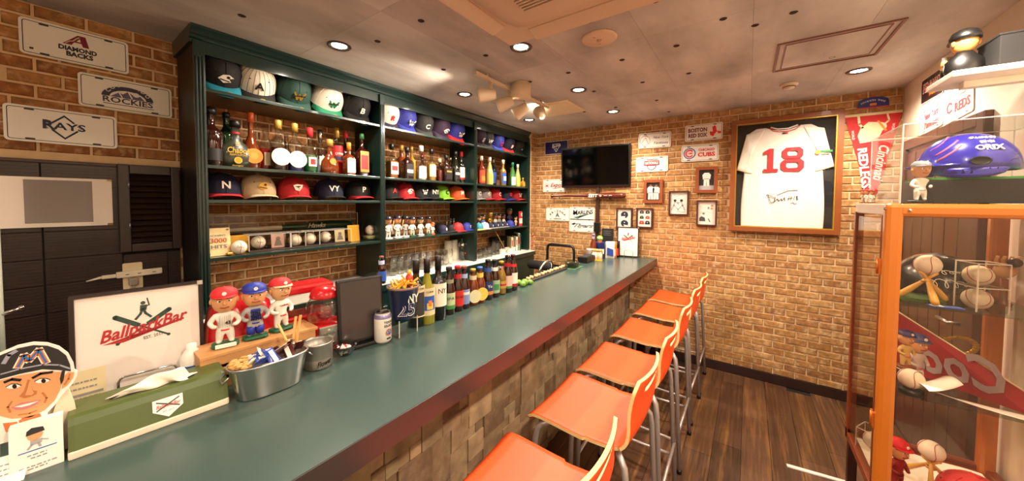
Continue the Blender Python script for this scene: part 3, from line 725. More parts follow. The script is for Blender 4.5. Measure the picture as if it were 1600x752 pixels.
def bottle(label, loc, h, r, kind, body, capc, lab=None, clear=None, txt=None, tcol=None, neck=None, rz=0, group='spirit bottles on the bookcase', cap_h=.1, sy=1., band=None, second=None, name='bottle', hat=1.15):
    """lab = (colour, low, high, half angle); clear = (liquid colour, fill)"""
    t = thing(name, label, 'bottle', loc, rz, group)
    P = PROF[kind]; sq = [7 if (kind == 'square' and q[1] < .64) else (3.5 if kind == 'square' and q[1] < .71 else 2) for q in P]
    n = 32 if kind == 'square' else 22
    pr = [(0, 0)]+[(a*r, z*h*(1-cap_h*.55)) for a, z in P]; sqq = [2]+sq
    hb = h*(1-cap_h*.55)
    if clear:
        MB().lathe(pr, n, sq=sqq, sy=sy, caps=False).build('glass', pane_mat('eef0ea', .04, .9, 1.7), t)
        k = clear[1]; pi_ = [(0, .004)]+[(prof_r(kind, q)*r*.93, max(.004, q*hb)) for q in [k*i/12 for i in range(13)]]; pi_.append((0, k*hb))
        qq = [7 if (kind == 'square' and z < .64*hb) else 2 for _, z in pi_]
        MB().lathe(pi_, n, sq=qq, sy=sy, caps=False).build('liquid', glass(clear[0], .1), t)
    else:
        MB().lathe(pr+[(0, hb)], n, sq=sqq+[2], sy=sy, caps=False).build('glass', body, t)
    nr = P[-1][0]*r*hat
    MB().lathe([(nr, h*(1-cap_h)), (nr, h*.992), (nr*.85, h), (0, h)], 16).build('cap', capc, t)
    R_ = r*1.012
    if lab:
        c, z0, z1, a = lab
        if kind == 'square': m = MB().prism(rrect(2*r*.86, (z1-z0)*h, .002, 0, (z0+z1)/2*h), -r*sy-.0006, -r*sy-.0012)
        elif kind in ('flask', 'bulb') or a > 2: m = MB().prism(disc((z1-z0)*h/2, 0, (z0+z1)/2*h, 20), -r*sy*.99, -r*sy-.002)
        else: m = wrap(MB(), R_, z0*h, z1*h, a, sy=sy)
        m.build('paper_label', c, t)
        if second:
            c2, y0, y1, a2 = second
            if kind == 'square': MB().prism(rrect(2*r*.7, (y1-y0)*h, .002, 0, (y0+y1)/2*h), -r*sy-.0012, -r*sy-.0018).build('label_print', c2, t)
            elif a2 > 2: MB().prism(disc((y1-y0)*h/2, 0, (y0+y1)/2*h, 16), -R_*sy-.0004, -R_*sy-.002).build('label_print', c2, t)
            else: wrap(MB(), R_*1.012, y0*h, y1*h, a2, sy=sy).build('label_print', c2, t)
        if txt:
            for i, (s, zc, sz) in enumerate(txt):
                o = text(s, sz, 0, zc*h, tcol or DARK, t, -(r*sy+.002 if kind in ('square', 'flask', 'bulb') else R_*1.02), w=min(len(s)*sz*.62, 1.5*r), ext=.0005)
                if kind not in ('square', 'flask', 'bulb'): bend(o, R_*1.02)
    if neck: wrap(MB(), prof_r(kind, (neck[1]+neck[2])/2)*r*1.08, neck[1]*h, neck[2]*h, pi, 18).build('neck_label', neck[0], t)
    return t
AMB = glass('6a2c0c'); BRN = glass('2a0f08'); DGL = glass('12160f'); GRNG = glass('1c3a1a'); REDG = glass('6d0f10'); OLV = glass('8a8420')
LW = mat('eee4d0', .55, noise=.05); LBK = mat('151313', .5); LOR = mat('d9832b', .5); LRD = mat('a81c1c', .5); LCR = mat('dccba0', .55); LGD = mat('c9a04a', .4, metal=.4); LBL = mat('2c56a8', .5); LGR = mat('3f8a46', .5); LYE = mat('e3c65a', .5)
def shelf_bottle(px, Y, ptop, lb, w, kind, *a, zb=SZ[1], **k):
    p = at(1, Y, px, ptop); h = p.z-zb
    return bottle(lb, (p.x, Y, zb), h, w/2, kind, *a, **k)
shelf_bottle(328, 2.30, 168, 'dark brandy bottle with tall black stopper, first on the bottle shelf', .10, 'spirit', BRN, BLACK, (LBK, .1, .3, .9), hat=1.4, cap_h=.12)
shelf_bottle(353, 2.42, 176, 'tall green bottle behind the flat dark flask', .08, 'wine', GRNG, BLACK)
shelf_bottle(367, 2.30, 189, 'flat round dark green flask with gold lettering', .155, 'flask', mat('31362a', .35, coat=.3), BLACK, None, sy=.5, cap_h=.14)
p = at(1, 2.30, 367, 189)
FL = [o for o in COL.objects if o.get('label') == 'flat round dark green flask with gold lettering'][0]
hh = p.z-SZ[1]
text('Chabot', .042, 0, .36*hh, GOLDS, FL, -.0415, w=.095, bold=.0006, shear=.1); text('NAPOLEON', .016, 0, .27*hh, GOLDS, FL, -.0415, w=.072)
MB().prism(disc(.018, 0, .16*hh, 18), -.038, -.041).prism(disc(.012, 0, .16*hh, 18), -.041, -.0415, 1).build('seal', [GOLDS, GOLD], FL)
text('C', .03, 0, .50*hh, GOLDS, FL, -.036, bold=.001); text('Armagnac', .011, 0, .05*hh, GOLDS, FL, -.034, w=.05)
wrap(MB(), .021, .72*hh, .76*hh, pi, 18).build('neck_band', LRD, FL)
shelf_bottle(391, 2.32, 176, 'brown cognac bottle with orange capsule and oval orange label', .092, 'bulb', AMB, mat('c0501f', .4), (LOR, .1, .36, 3), cap_h=.17, second=(LGD, .17, .29, 3))
shelf_bottle(415, 2.34, 201, 'clear bottle of bright red liqueur with a pale oval label', .09, 'cone', None, CLEAR, (LCR, .12, .42, .5), clear=('b01018', .55))
shelf_bottle(434, 2.27, 188, 'dark red liqueur bottle with gold cap and round white label', .085, 'spirit', None, LGD, (LW, .1, .44, 3), clear=('3c0608', .5), cap_h=.17, second=(mat('c08a78', .5), .21, .29, .55))
shelf_bottle(460, 2.27, 193, 'blue liqueur bottle with gold cap and round white label', .082, 'spirit', None, LGD, (LW, .08, .42, 3), clear=('241a86', .42), cap_h=.17, second=(mat('b98a6a', .5), .19, .27, .55))
shelf_bottle(447, 2.40, 205, 'clear empty decanter standing behind the two gold-capped liqueurs', .09, 'bulb', None, CLEAR, clear=('8a1418', .3))
shelf_bottle(484, 2.27, 200, 'green mint liqueur bottle with red cap', .082, 'spirit', None, CRED, (LW, .14, .34, .6), clear=('0c6b3c', .42), cap_h=.2, second=(LRD, .18, .30, .35))
shelf_bottle(500, 2.33, 203, 'slim clear bottle with silver neck foil', .066, 'cone', None, CHROME, (LW, .2, .4, .6), clear=('9aa0b4', .4), cap_h=.3)
shelf_bottle(515, 2.25, 218, 'squat amber orange-liqueur bottle with ribbon neck', .115, 'bulb', AMB, LGD, (LOR, .26, .44, 3), sy=.7, cap_h=.2)
shelf_bottle(526, 2.38, 200, 'clear bitter bottle with dark red label and gold cap', .078, 'spirit', None, LGD, (LRD, .28, .62, 1.2), clear=('8f0f16', .55), txt=[('CAMPARI', .45, .024)], tcol=W_, cap_h=.2, second=(mat('1f1a3a', .5), .32, .4, 1.1))
shelf_bottle(540, 2.40, 206, 'dark square bottle with red cap standing behind the orange-capped one', .075, 'square', BRN, CRED, cap_h=.15)
shelf_bottle(545, 2.26, 223, 'square brown liqueur bottle with orange cap and white label', .066, 'square', AMB, LOR, (LW, .08, .5, 1), cap_h=.22)
shelf_bottle(565, 2.27, 209, 'black bottle with orange picture label, end of the first bay', .074, 'square', BRN, mat('2f6b3a', .4), (LOR, .1, .58, 1), cap_h=.13, second=(LRD, .16, .5, 1), txt=[('KAHLUA', .5, .014)], tcol=LYE)
B2 = [(612, 2.27, 225, .076, 'square', 'clear', ('a5611c', .55), BLACK, (LW, .12, .46, 1), (LRD, .22, .36, 1), 'bourbon bottle with white label and red seal, first in the middle bay'),
 (627, 2.38, 227, .088, 'spirit', AMB, None, LGD, None, None, 'amber whisky bottle with gold top behind the square black-label one'),
 (636, 2.25, 231, .08, 'square', BRN, None, BLACK, (LBK, .1, .48, 1), (W_, .2, .3, 1), 'square whiskey bottle with black and white label'),
 (643, 2.40, 229, .07, 'spirit', glass('b58a2c'), None, LGD, None, None, 'golden whisky bottle behind the square black-label one'),
 (658, 2.26, 228, .084, 'spirit', 'clear', ('d8d4c4', .3), W_, (LW, .06, .40, 1.1), None, 'clear spirit bottle with long white cap and white label'),
 (660, 2.42, 240, .07, 'spirit', REDG, None, CRED, None, None, 'red bottle half hidden behind the white-capped one'),
 (674, 2.28, 233, .078, 'spirit', 'clear', ('b98a3e', .6), BLACK, (LCR, .14, .5, 1.1), None, 'whisky bottle with tall cream label and black cap'),
 (687, 2.30, 248, .068, 'spirit', 'clear', ('6a0f12', .55), LCR, None, None, 'small clear bottle of red liqueur in the middle bay'),
 (697, 2.26, 243, .084, 'square', BRN, None, BLACK, (LBK, .1, .5, 1), (LGD, .36, .42, 1), 'dark whiskey bottle with black label and gold stripe'),
 (704, 2.40, 246, .066, 'spirit', 'clear', ('d9cfa8', .4), CHROME, (LW, .2, .5, 1), None, 'small clear bottle with white label behind the dark whiskey'),
 (712, 2.26, 237, .076, 'cone', DGL, None, BLACK, (LBK, .1, .4, 1), (W_, .25, .32, .8), 'black rum bottle with black neck foil'),
 (721, 2.29, 237, .068, 'spirit', DGL, None, CRED, (LW, .12, .5, 1.2), (LRD, .12, .18, 1.2), 'bottle with red capsule and white label, end of the middle bay'),
 (752, 2.27, 244, .082, 'spirit', glass('7a2412'), None, LW, (mat('c9482a', .5), .06, .5, 1.3), (LOR, .12, .3, .8), 'brown bottle with orange red label, first in the end bay'),
 (765, 2.27, 246, .08, 'cone', glass('d2bf76'), None, CREAMW, (LYE, .06, .4, 1.1), None, 'cloudy yellow bottle with cream cap in the end bay'),
 (771, 2.38, 248, .07, 'spirit', glass('15203c'), None, CHROME, (LBL, .1, .5, 1.2), None, 'dark blue bottle behind the cloudy yellow one'),
 (786, 2.26, 250, .074, 'spirit', glass('8c6a2a'), None, LW, (LBL, .08, .5, 1.2), (W_, .2, .36, .7), 'amber bottle with blue and white label in the end bay'),
 (798, 2.36, 256, .06, 'spirit', glass('9c5a20'), None, BLACK, (LOR, .1, .5, 1.2), None, 'small amber bottle behind the blue-labelled one'),
 (801, 2.27, 254, .078, 'cone', glass('3f7a3c'), None, CGRN, (LW, .06, .4, 1.2), None, 'green glass bottle with white label in the end bay'),
 (809, 2.26, 257, .07, 'cone', glass('b9b878'), None, W_, (LYE, .06, .4, 1.2), None, 'pale green bottle with yellow label in the end bay'),
 (817, 2.25, 278, .05, 'square', glass('c9952c'), None, LYE, (LYE, .1, .5, 1), None, 'small yellow bottle last on the bottle shelf')]
for x, Y, yt, w, kd, body, clr, cc, lab, sec, lb in B2:
    shelf_bottle(x, Y, yt, lb, w, kd, None if body == 'clear' else body, cc, lab, clear=clr if body == 'clear' else None, second=sec, cap_h=.16)

# ================================================================ figurines
def skin_mesh():
    V = [(0, 0, .30, .085), (0, .005, .47, .095), (0, 0, .60, .05)]
    E_ = [(0, 1), (1, 2)]
    for s in (-1, 1):
        b = len(V)
        V += [(.055*s, 0, .25, .07), (.065*s, -.012, .17, .055), (.072*s, .0, .09, .045), (.08*s, -.055, .072, .036)]
        E_ += [(0, b), (b, b+1), (b+1, b+2), (b+2, b+3)]
        V += [(.115*s, .0, .53, .052), (.175*s, .0, .42, .043), (.13*s, -.085, .37, .036), (.09*s, -.115, .385, .034)]
        E_ += [(1, b+4), (b+4, b+5), (b+5, b+6), (b+6, b+7)]
    bm = bmesh.new(); lay = bm.verts.layers.skin.verify(); vs = []
    for x, y, z, r in V:
        v = bm.verts.new((x, y, z)); v[lay].radius = (r, r*.92); vs.append(v)
    vs[0][lay].use_root = True
    for a, b in E_: bm.edges.new((vs[a], vs[b]))
    me = bpy.data.meshes.new('body'); bm.to_mesh(me); bm.free(); o = link('tmp', me)
    o.modifiers.new('skin', 'SKIN'); sb = o.modifiers.new('sub', 'SUBSURF'); sb.levels = 1
    bpy.context.view_layer.update(); r = bpy.data.meshes.new_from_object(o.evaluated_get(bpy.context.evaluated_depsgraph_get()))
    bpy.data.objects.remove(o)
    for p in r.polygons:
        c = p.center; p.use_smooth = True
        p.material_index = 2 if c.z < .115 else 1 if c.z < .30 else 3 if (c.y < -.07 or (abs(c.x) > .13 and c.z < .45) or c.z > .585) else 0
    r.materials.clear(); return r
BODY = skin_mesh()
EYEW = mat('f4efe6', .3, noise=0); EYED = mat('1a1210', .3, noise=0); LIP = mat('9a4034', .5, noise=0)
def bobblehead(label, loc, h, jersey, trou, shoe, capm, skin, basem, rz=0, bat=None, group='bobbleheads on the bookcase', detail=False, brimm=None, num=None, word=None, name='bobblehead', plate=None, gear=None):
    t = thing(name, label, 'figurine', loc, rz, group)
    S_ = lambda m: m
    me = BODY.copy(); me.name = 'body'
    for m in (jersey, trou, shoe, skin): me.materials.append(m)
    b = link('body', me, t); b.scale = (h, h, h)
    k = h
    MB().lathe([(.17*k, 0), (.185*k, .01*k), (.185*k, .045*k), (.165*k, .055*k)], 24, sy=.8, sq=[4]*4).build('base', basem, t)
    hd = MB()
    hp = [(0, -.185), (.07, -.175), (.115, -.14), (.14, -.08), (.158, 0), (.16, .06), (.14, .125), (.085, .172), (0, .188)]
    hd.lathe([(r*k, z*k) for r, z in hp], 20, (0, 0, .785*k), sy=.95, caps=False)
    hd.ball((0, -.15*k, .765*k), .03*k, 8, sc=(.8, 1, 1.2))
    for s in (-1, 1): hd.ball((.158*s*k, .01*k, .775*k), .036*k, 8, sc=(.5, .8, 1.2))
    head = hd.build('head', skin, t)
    ey = MB(); eb = MB()
    for s in (-1, 1):
        ey.ball((.058*s*k, -.132*k, .80*k), .024*k, 8, sc=(1.2, .6, .8)); ey.ball((.056*s*k, -.146*k, .80*k), .012*k, 6, 1, sc=(1, .6, 1))
        if detail: eb.ribbon([(.03*s*k, .838*k), (.085*s*k, .842*k)], .014*k, -.135*k, -.15*k)
    ey.build('eyes', [EYEW, EYED], t)
    if detail: eb.build('eyebrows', EYED, t)
    MB().ribbon([(-.05*k, .70*k), (0, .69*k), (.05*k, .70*k)], .014*k, -.118*k, -.142*k).build('mouth', LIP, t)
    cp = [(.166, .078), (.168, .095), (.15, .15), (.10, .192), (0, .21)]
    MB().lathe([(r*k, z*k) for r, z in cp], 20, (0, .008*k, .785*k), caps=True).ball((0, .008*k, .99*k), .012*k, 6).build('cap', capm, t)
    def bf(u, v):
        a = (u*2-1)*R(65); q = abs(u*2-1); return ((.166*sin(a))*k, (-.158*cos(a)-.075*v*(1-q**2.2))*k, (.872-.012*v-.02*q*q*v)*k)
    shell(MB().grid(bf, 10, 2).build('brim', brimm or capm, t), .008*k)
    MB().prism(disc(.028*k, 0, .915*k, 10), -.15*k, -.162*k).build('cap_badge', W_, t)
    if bat:
        MB().tube([(.12*k, -.10*k, .34*k), (.17*k, -.11*k, .52*k), (.23*k, -.09*k, .78*k)] if bat == 'up' else [(-.12*k, -.12*k, .40*k), (-.14*k, -.14*k, .2*k), (-.155*k, -.15*k, .065*k)], .014*k, 8, rs=[.011*k, .016*k, .026*k]).build('bat', WOODL, t)
    MB().lathe([(.093*k, .285*k), (.096*k, .295*k), (.093*k, .31*k)], 16, caps=False).build('belt', shoe, t)
    if detail:
        b.scale = (h*1.14, h*1.08, h)
        for o in kids(t):
            if o.name.split('.')[0] in ('head', 'eyes', 'eyebrows', 'mouth', 'cap', 'brim', 'cap_badge'): o.scale = (1.13, 1.1, 1.1); o.location.z = -.1*.785*k+.008*k
    if gear:
        m = MB()
        for i in range(4): m.box(-.07*k, .07*k, -.115*k, -.075*k, (.36+.05*i)*k, (.405+.05*i)*k, ch=.008*k)
        m.build('chest_protector', gear, t)
        m = MB()
        for i in range(5): m.tube([(-.07*k+.035*i*k, -.14*k, .36*k), (-.06*k+.03*i*k, -.16*k, .45*k), (-.05*k+.025*i*k, -.135*k, .53*k)], .006*k, 5)
        for z in (.38, .45, .51): m.tube([(-.08*k, -.125*k, z*k), (0, -.165*k, z*k), (.08*k, -.125*k, z*k)], .006*k, 5)
        m.build('catcher_mask', BLACK, t)
        for s in (-1, 1): MB().lathe([(.06*k, .09*k), (.068*k, .17*k), (.06*k, .24*k)], 12, (.066*s*k, -.012*k, 0)).build('shin_guard', gear, t)
    if word: text(word, .05*k, .0, .50*k, RED, t, -.108*k, w=.15*k, ext=.0012)
    if num: text(num, .075*k, .04*k, .42*k, DARK, t, -.105*k, ext=.0012, bold=.0004)
    if plate: text(plate, .035*k, 0, .027*k, DARK, t, -.1515*k, w=.24*k, ext=.0006)
    return t
def on_shelf(px, py, Y, z): p = at(1, Y, px, py); return (p.x, Y, z), p.z-z
JW = mat('e9e2d4', .5, noise=.03); JG = mat('a8a5a0', .55, noise=.03)
z4 = SZ[3]
for x, yt, Y, cm, sk, bt, bs, lb in ((606, 337, 2.24, CNVY, SKIN, 'up', JW, 'white-uniformed bobblehead with raised bat, half behind the divider'), (611, 338, 2.42, CBLK, SKIND, None, DARK, 'dark bobblehead standing in the rear row by the divider'),
    (621, 336, 2.25, CNVY, SKIN, 'up', JW, 'white-uniformed bobblehead holding a yellow bat'), (633, 336.5, 2.27, CBLK, SKIND, None, JW, 'bobblehead with dark face and grey uniform'),
    (644, 338, 2.25, CNVY, SKIN, 'down', DGREEN, 'bobblehead on green base leaning on a bat'), (657, 338, 2.27, CNVY, TAN, None, JW, 'bobblehead with very pale face and crossed arms'),
    (669, 337.5, 2.27, CBLK, SKIND, 'down', DGREEN, 'bobblehead on green base with black face and bat'), (676, 347, 2.26, CORG, SKIN, None, CORG, 'short orange-capped figurine at the end of the bobblehead row')):
    l, h = on_shelf(x, yt, Y, z4); bobblehead(lb, l, h, JG if 'grey' in lb else JW, JG if 'grey' in lb else JW, CBLK, cm, sk, bs, R(-6), bt)
def mini(px, py, Y, cr, br, e, ec, lb, sc=.5, z=z4, name='miniature_hat', cat='miniature cap', group='miniature caps on the bookcase'):
    p = at(1, Y, px, py); return cap(lb, (p.x, Y, z+.012), cr, br, e, ec, 0, R(-4), sc=sc, group=group, esize=.06, name=name, cat=cat)
mini(692, 368, 2.26, CNVY, CNVY, 'B', W_, 'navy and white miniature cap, first of the row'); mini(704, 367, 2.29, CBLK, CHAR, 'S', CBRED, 'black miniature cap with red mark')
mini(715, 366, 2.27, CBRED, CBRED, '', W_, 'bright red miniature cap taller than its neighbours', .6); mini(729, 363, 2.27, CRYL, CRYL, 'T', W_, 'royal blue miniature cap beside the second divider', .55)
mini(687, 352, 2.42, CBLK, CBLK, '', W_, 'black miniature helmet behind the navy one', .55)
for i, (x, yt) in enumerate(((686, 338), (698, 336), (704, 341), (709, 341), (715, 340))):
    p = at(1, 2.44, x, yt); h = p.z-z4
    t = thing('award_figure', 'thin silver award figurine behind the miniature caps, %s of five' % ('first', 'second', 'third', 'fourth', 'fifth')[i], 'trophy', (p.x, 2.44, z4), group='row of thin silver award figurines')
    MB().box(-.018, .018, -.018, .018, 0, .02, ch=.002).build('base', BLACK, t); MB().cyl((0, 0, .02), (0, 0, h-.05), .005).build('column', STEEL, t)
    MB().ball((0, 0, h-.012), .012, 10).lathe([(.004, h-.055), (.012, h-.035), (.005, h-.022)], 10).build('figure', STEEL, t)
for x, yt, Y, j, tr_, cm, sk, lb, h_ in ((749, 337, 2.28, CNVY, JW, CBLK, SKIN, 'small dark-jerseyed figurine first in the end bay', None), (755, 335, 2.36, mat('4d86b8', .5), JG, CBLK, SKIN, 'small figurine in light blue jersey', None),
    (766, 331, 2.34, GOLD, GOLD, GOLD, GOLD, 'small figurine painted gold all over', None), (774, 334, 2.34, JW, JW, CNVY, SKIND, 'small figurine in white beside the gold one', None), (780, 334, 2.36, JG, JW, CBLK, SKIN, 'small grey and white figurine in the end bay', None),
    (787, 335, 2.36, JW, JG, CNVY, SKIND, 'small figurine behind the blue miniature cap row', None), (796, 325, 2.36, CPLUM, CHAR, CGRN, SKIND, 'large dark figurine with green cap', None), (806, 338, 2.26, TAN, JW, CBLK, SKIN, 'small tan figurine next to the red and white carton', None)):
    l, h = on_shelf(x, yt, Y, z4); bobblehead(lb, l, h, j, tr_, CBLK, cm, sk, CBLK, R(-6), group='small figurines in the end bay', name='figurine')
mini(748, 358, 2.21, mat('2b8aa0', .6), LYE, '', W_, 'striped teal and yellow miniature cap'); mini(757, 359, 2.22, W_, PINK, '', W_, 'white and pink miniature cap')
for x, lb, c in ((766, 'silver navy miniature helmet, first of four', CNVY), (774, 'silver navy miniature helmet, second of four', CNVY), (781, 'silver navy miniature helmet, third of four', CNVY), (788, 'silver navy miniature helmet, fourth of four', CNVY)):
    mini(x, 356, 2.23, c, GREY, 'R', W_, lb, .42)
mini(797, 354, 2.24, CRYL, CRYL, '', W_, 'blue miniature cap in front of the large dark figurine', .5)
p0, p1 = at(1, 2.30, 811, 330), at(1, 2.30, 820, 355)
t = thing('snack_carton', 'red and white carton leaning at the end of the figurine shelf', 'carton', ((p0.x+p1.x)/2-.03, 2.27, z4), R(-42))
MB().box(-.055, .055, -.02, .02, 0, .17, ch=.003).build('box', CBRED, t)
MB().prism([(-.045, .02), (.05, .03), (.045, .10), (-.05, .08)], -.02, -.021).prism(disc(.03, 0, .13, 14), -.02, -.021).build('print', W_, t)

# ---------------------------------------------------------------- balls, cases and cards of the first bay
BALLM = mat('e9ddc8', .55, noise=.07, scale=40); INK = mat('23233a', .5, noise=0)
def seam_pts(r, n=60):
    out = []
    for i in range(n):
        t = 2*pi*i/n; a = .44
        x = cos(t)+ .0; v = Vector((cos(t)*(1-a*0)+a*cos(3*t), sin(t)-a*sin(3*t), 2*math.sqrt(a)*sin(2*t)))
        out.append(v.normalized()*r)
    return out
_b = {}
def baseball(label, loc, r=.0365, rot=(0, 0, 0), group='autographed baseballs', sign=True, mud=False):
    t = thing('baseball', label, 'baseball', loc, group=group); t.rotation_euler = rot
    if 'b' not in _b:
        _b['b'] = MB().ball((0, 0, .0365), .0365, 20).mesh('cover', BALLM, fix=False)
        m = MB().tube([p+Vector((0, 0, .0365)) for p in seam_pts(.0366)], .0011, 5, closed=True); _b['s'] = m.mesh('stitching', mat('b03028', .6), fix=False)
        s = MB(); pts = [(-.016, .038), (-.012, .05), (-.008, .034), (-.004, .046), (.0, .034), (.006, .042), (.012, .034), (.018, .044)]
        for a, b in zip(pts[:-1], pts[1:]): s.tube([(q[0], -math.sqrt(max(0, .0367**2-q[0]**2-(q[1]-.0365)**2)), q[1]) for q in (a, ((a[0]+b[0])/2, (a[1]+b[1])/2), b)], .0007, 4)
        _b['i'] = s.mesh('signature', INK, fix=False)
    link('cover', _b['b'], t); link('stitching', _b['s'], t)
    if sign: link('signature', _b['i'], t)
    if mud: MB().lathe([(.0372*sin(pi*j/10*.55), .0365-.0372*cos(pi*j/10*.55)) for j in range(11)], 14, mtx=Euler((0, R(70), 0)).to_matrix().to_3x3(), c=(-.034, 0, .024), caps=False).build('stain', mat('7a2f16', .6), t) if False else None
    t.scale = (r/.0365,)*3
    return t
def acrylic(name, label, loc, w, d, h, rz=0, group=None, cat='display case', base=True, bm_=None):
    t = thing(name, label, cat, loc, rz, group)
    MB().box(-w/2, w/2, -d/2, d/2, .004 if base else 0, h).build('cover', ACRYLIC, t)
    m = MB(); e = .0016
    for sx in (-1, 1):
        for sy in (-1, 1): m.box(sx*w/2-e, sx*w/2+e, sy*d/2-e, sy*d/2+e, 0, h)
        m.box(sx*w/2-e, sx*w/2+e, -d/2, d/2, h-e, h+e)
    for sy in (-1, 1): m.box(-w/2, w/2, sy*d/2-e, sy*d/2+e, h-e, h+e)
    m.build('edges', edge_gleam(), t)['kind'] = 'stuff'
    if base: MB().box(-w/2-.002, w/2+.002, -d/2-.002, d/2+.002, 0, .006, ch=.001).build('base', bm_ or BLACK, t)
    return t
def frontx(px, Y): return at(1, Y, px, 380).x
# long case with a bat
acrylic('bat_display_case', 'long clear acrylic case at the back of the ball shelf', (.955, 2.455, z4), .89, .095, .2)
bt = thing('baseball_bat', 'green and pale baseball bat lying inside the long acrylic case', 'bat', (.955, 2.455, z4+.115))
def bat_prof(L): return [(0, 0), (.022, .002), (.024, .012), (.013, .025), (.0125, .25*L), (.016, .45*L), (.026, .65*L), (.0325, .8*L), (.0325, .96*L), (.026, .995*L), (0, L)]
BX = Matrix(((0, 0, 1), (1, 0, 0), (0, 1, 0)))
MB().lathe(bat_prof(.84)[:6], 18, mtx=BX, c=(-.42, 0, 0), caps=False).build('handle', CREAM, bt)
MB().lathe(bat_prof(.84)[5:], 18, mtx=BX, c=(-.42, 0, 0), caps=False).build('barrel', mat('1d3a22', .35, coat=.3), bt)
text('Hawks', .045, .16, .004, mat('d9d2b8', .4), bt, -.031, w=.115, shear=.35, bold=.0005, ext=.003)
for x in (-.25, .25): MB().box(x-.01, x+.01, -.03, .03, -.109, -.028).build('cradle', pane_mat('e8e4da', .1, .8), bt)
# acrylic plaque
pl = thing('acrylic_plaque', 'gold and clear plaque with big numerals at the start of the ball shelf', 'plaque', (frontx(342, 2.24), 2.24, z4), R(8))
pl.rotation_euler = (R(-8), 0, R(6))
MB().box(-.052, .052, -.006, .012, 0, .145, ch=.002).build('block', mat('e3c98f', .2, coat=.6), pl)
MB().prism(rrect(.078, .03, .001, 0, .096), -.0062, -.007).prism(rrect(.078, .028, .001, 0, .047), -.0062, -.007).build('panel', mat('cdb58a', .4), pl)
text('3000', .034, 0, .078, mat('a8542a', .4), pl, -.0075, w=.07, bold=.0008); text('ICHIRO', .014, 0, .105, mat('55483a', .5), pl, -.0075, w=.06)
text('HITS', .024, 0, .047, mat('6a6258', .5), pl, -.0075, w=.066, bold=.0005)
for x, z in ((-.042, .012), (.042, .012), (-.042, .135), (.042, .135)): MB().cyl((x, -.006, z), (x, -.0095, z), .005).build('screw', STEEL, pl)
MB().box(.025, .05, -.03, .03, 0, .012, ch=.003).build('foot', GOLD, pl)
for x, w, h, lb in ((372, .10, .095, 'square yellow autograph card behind the loose ball'), (553, .085, .115, 'square yellow autograph card at the end of the ball shelf')):
    t = thing('autograph_card', lb, 'card', (frontx(x, 2.31), 2.31, z4)); t.rotation_euler = (R(-6), 0, 0)
    MB().prism(rrect(w, h, .001, 0, h/2), 0, -.004).build('card', YELLOW, t)
    MB().prism(rrect(w-.012, h-.012, .001, 0, h/2), -.004, -.0043).build('face', mat('d99f1e', .45, noise=.05), t)
    MB().prism([(-.01, 0), (.01, 0), (0, h*.7)], .004, .03).build('prop', CREAM, t)
baseball('loose signed baseball in front of the yellow card', (frontx(373, 2.235), 2.235, z4), group=None)
def ball_case(px, two, lb, Y=2.30, w=None):
    x = frontx(px, Y); w = w or (.21 if two else .085)
    t = acrylic('ball_display_case', lb, (x, Y, z4), w, .085, .095, group=None, bm_=mat('3a2a24', .4))
    return x
x = ball_case(419, True, 'acrylic case holding a stained ball in a ring beside a player card')
baseball('stained baseball in the ring of the first acrylic case', (x-.05, 2.30, z4+.012), group=None); 
def ring_card(x, lb, photo):
    t = thing('ball_ring', 'clear ring stand around the ball in the ' + lb, 'stand', (x-.05, 2.30, z4+.0065))
    MB().tube([(.042*cos(a*pi/12), -.012, .043+.042*sin(a*pi/12)) for a in range(24)], .0028, 6, closed=True).build('ring', pane_mat('e8e4da', .1, .8), t)
    c = thing('player_card', 'small player card standing in the ' + lb, 'card', (x+.052, 2.305, z4+.0065)); c.rotation_euler = (R(-8), 0, R(-4))
    MB().prism(rrect(.066, .08, .002, 0, .041), 0, -.003).build('card', PINK if photo else LCR, c)
    m = MB().prism(disc(.012, .002, .055, 12), -.003, -.0036).prism([(-.02, .012), (.022, .012), (.014, .042), (-.01, .044)], -.003, -.0036); m.build('player_print', mat('8a7a76', .6), c)
ring_card(x, 'first acrylic case', True)
for px, lb in ((461, 'clear cube case with a signed ball, first of the pair of cubes'), (484, 'clear cube case with a signed ball, second of the pair of cubes')):
    x = ball_case(px, False, lb); baseball('signed baseball inside the ' + ('first' if px == 461 else 'second') + ' cube of the pair', (x, 2.30, z4+.007), group=None, rot=(0, 0, R(px)))
x = ball_case(520, True, 'acrylic case holding a clean ball in a ring beside a printed card'); baseball('clean signed baseball in the ring of the last long acrylic case', (x-.05, 2.30, z4+.012), group=None, rot=(0, 0, R(40))); ring_card(x, 'last long acrylic case', False)
x = frontx(579, 2.31)
t = thing('ball_jar', 'square clear jar with a baseball and gravel, end of the first bay', 'jar', (x, 2.31, z4))
MB().lathe([(0, .001), (.047, .002), (.05, .01), (.05, .10), (.046, .108), (.044, .118), (.046, .122)], 28, sq=[4]*7, caps=False).build('glass', CLEAR, t)
MB().lathe([(0, .005), (.044, .006), (.045, .03), (0, .034)], 24, sq=[4]*4, caps=False).build('gravel', mat('8f8a55', .8, noise=.4, scale=150, bump=1), t)['kind'] = 'stuff'
baseball('baseball sitting in the square clear jar', (x, 2.31, z4+.034), group=None)

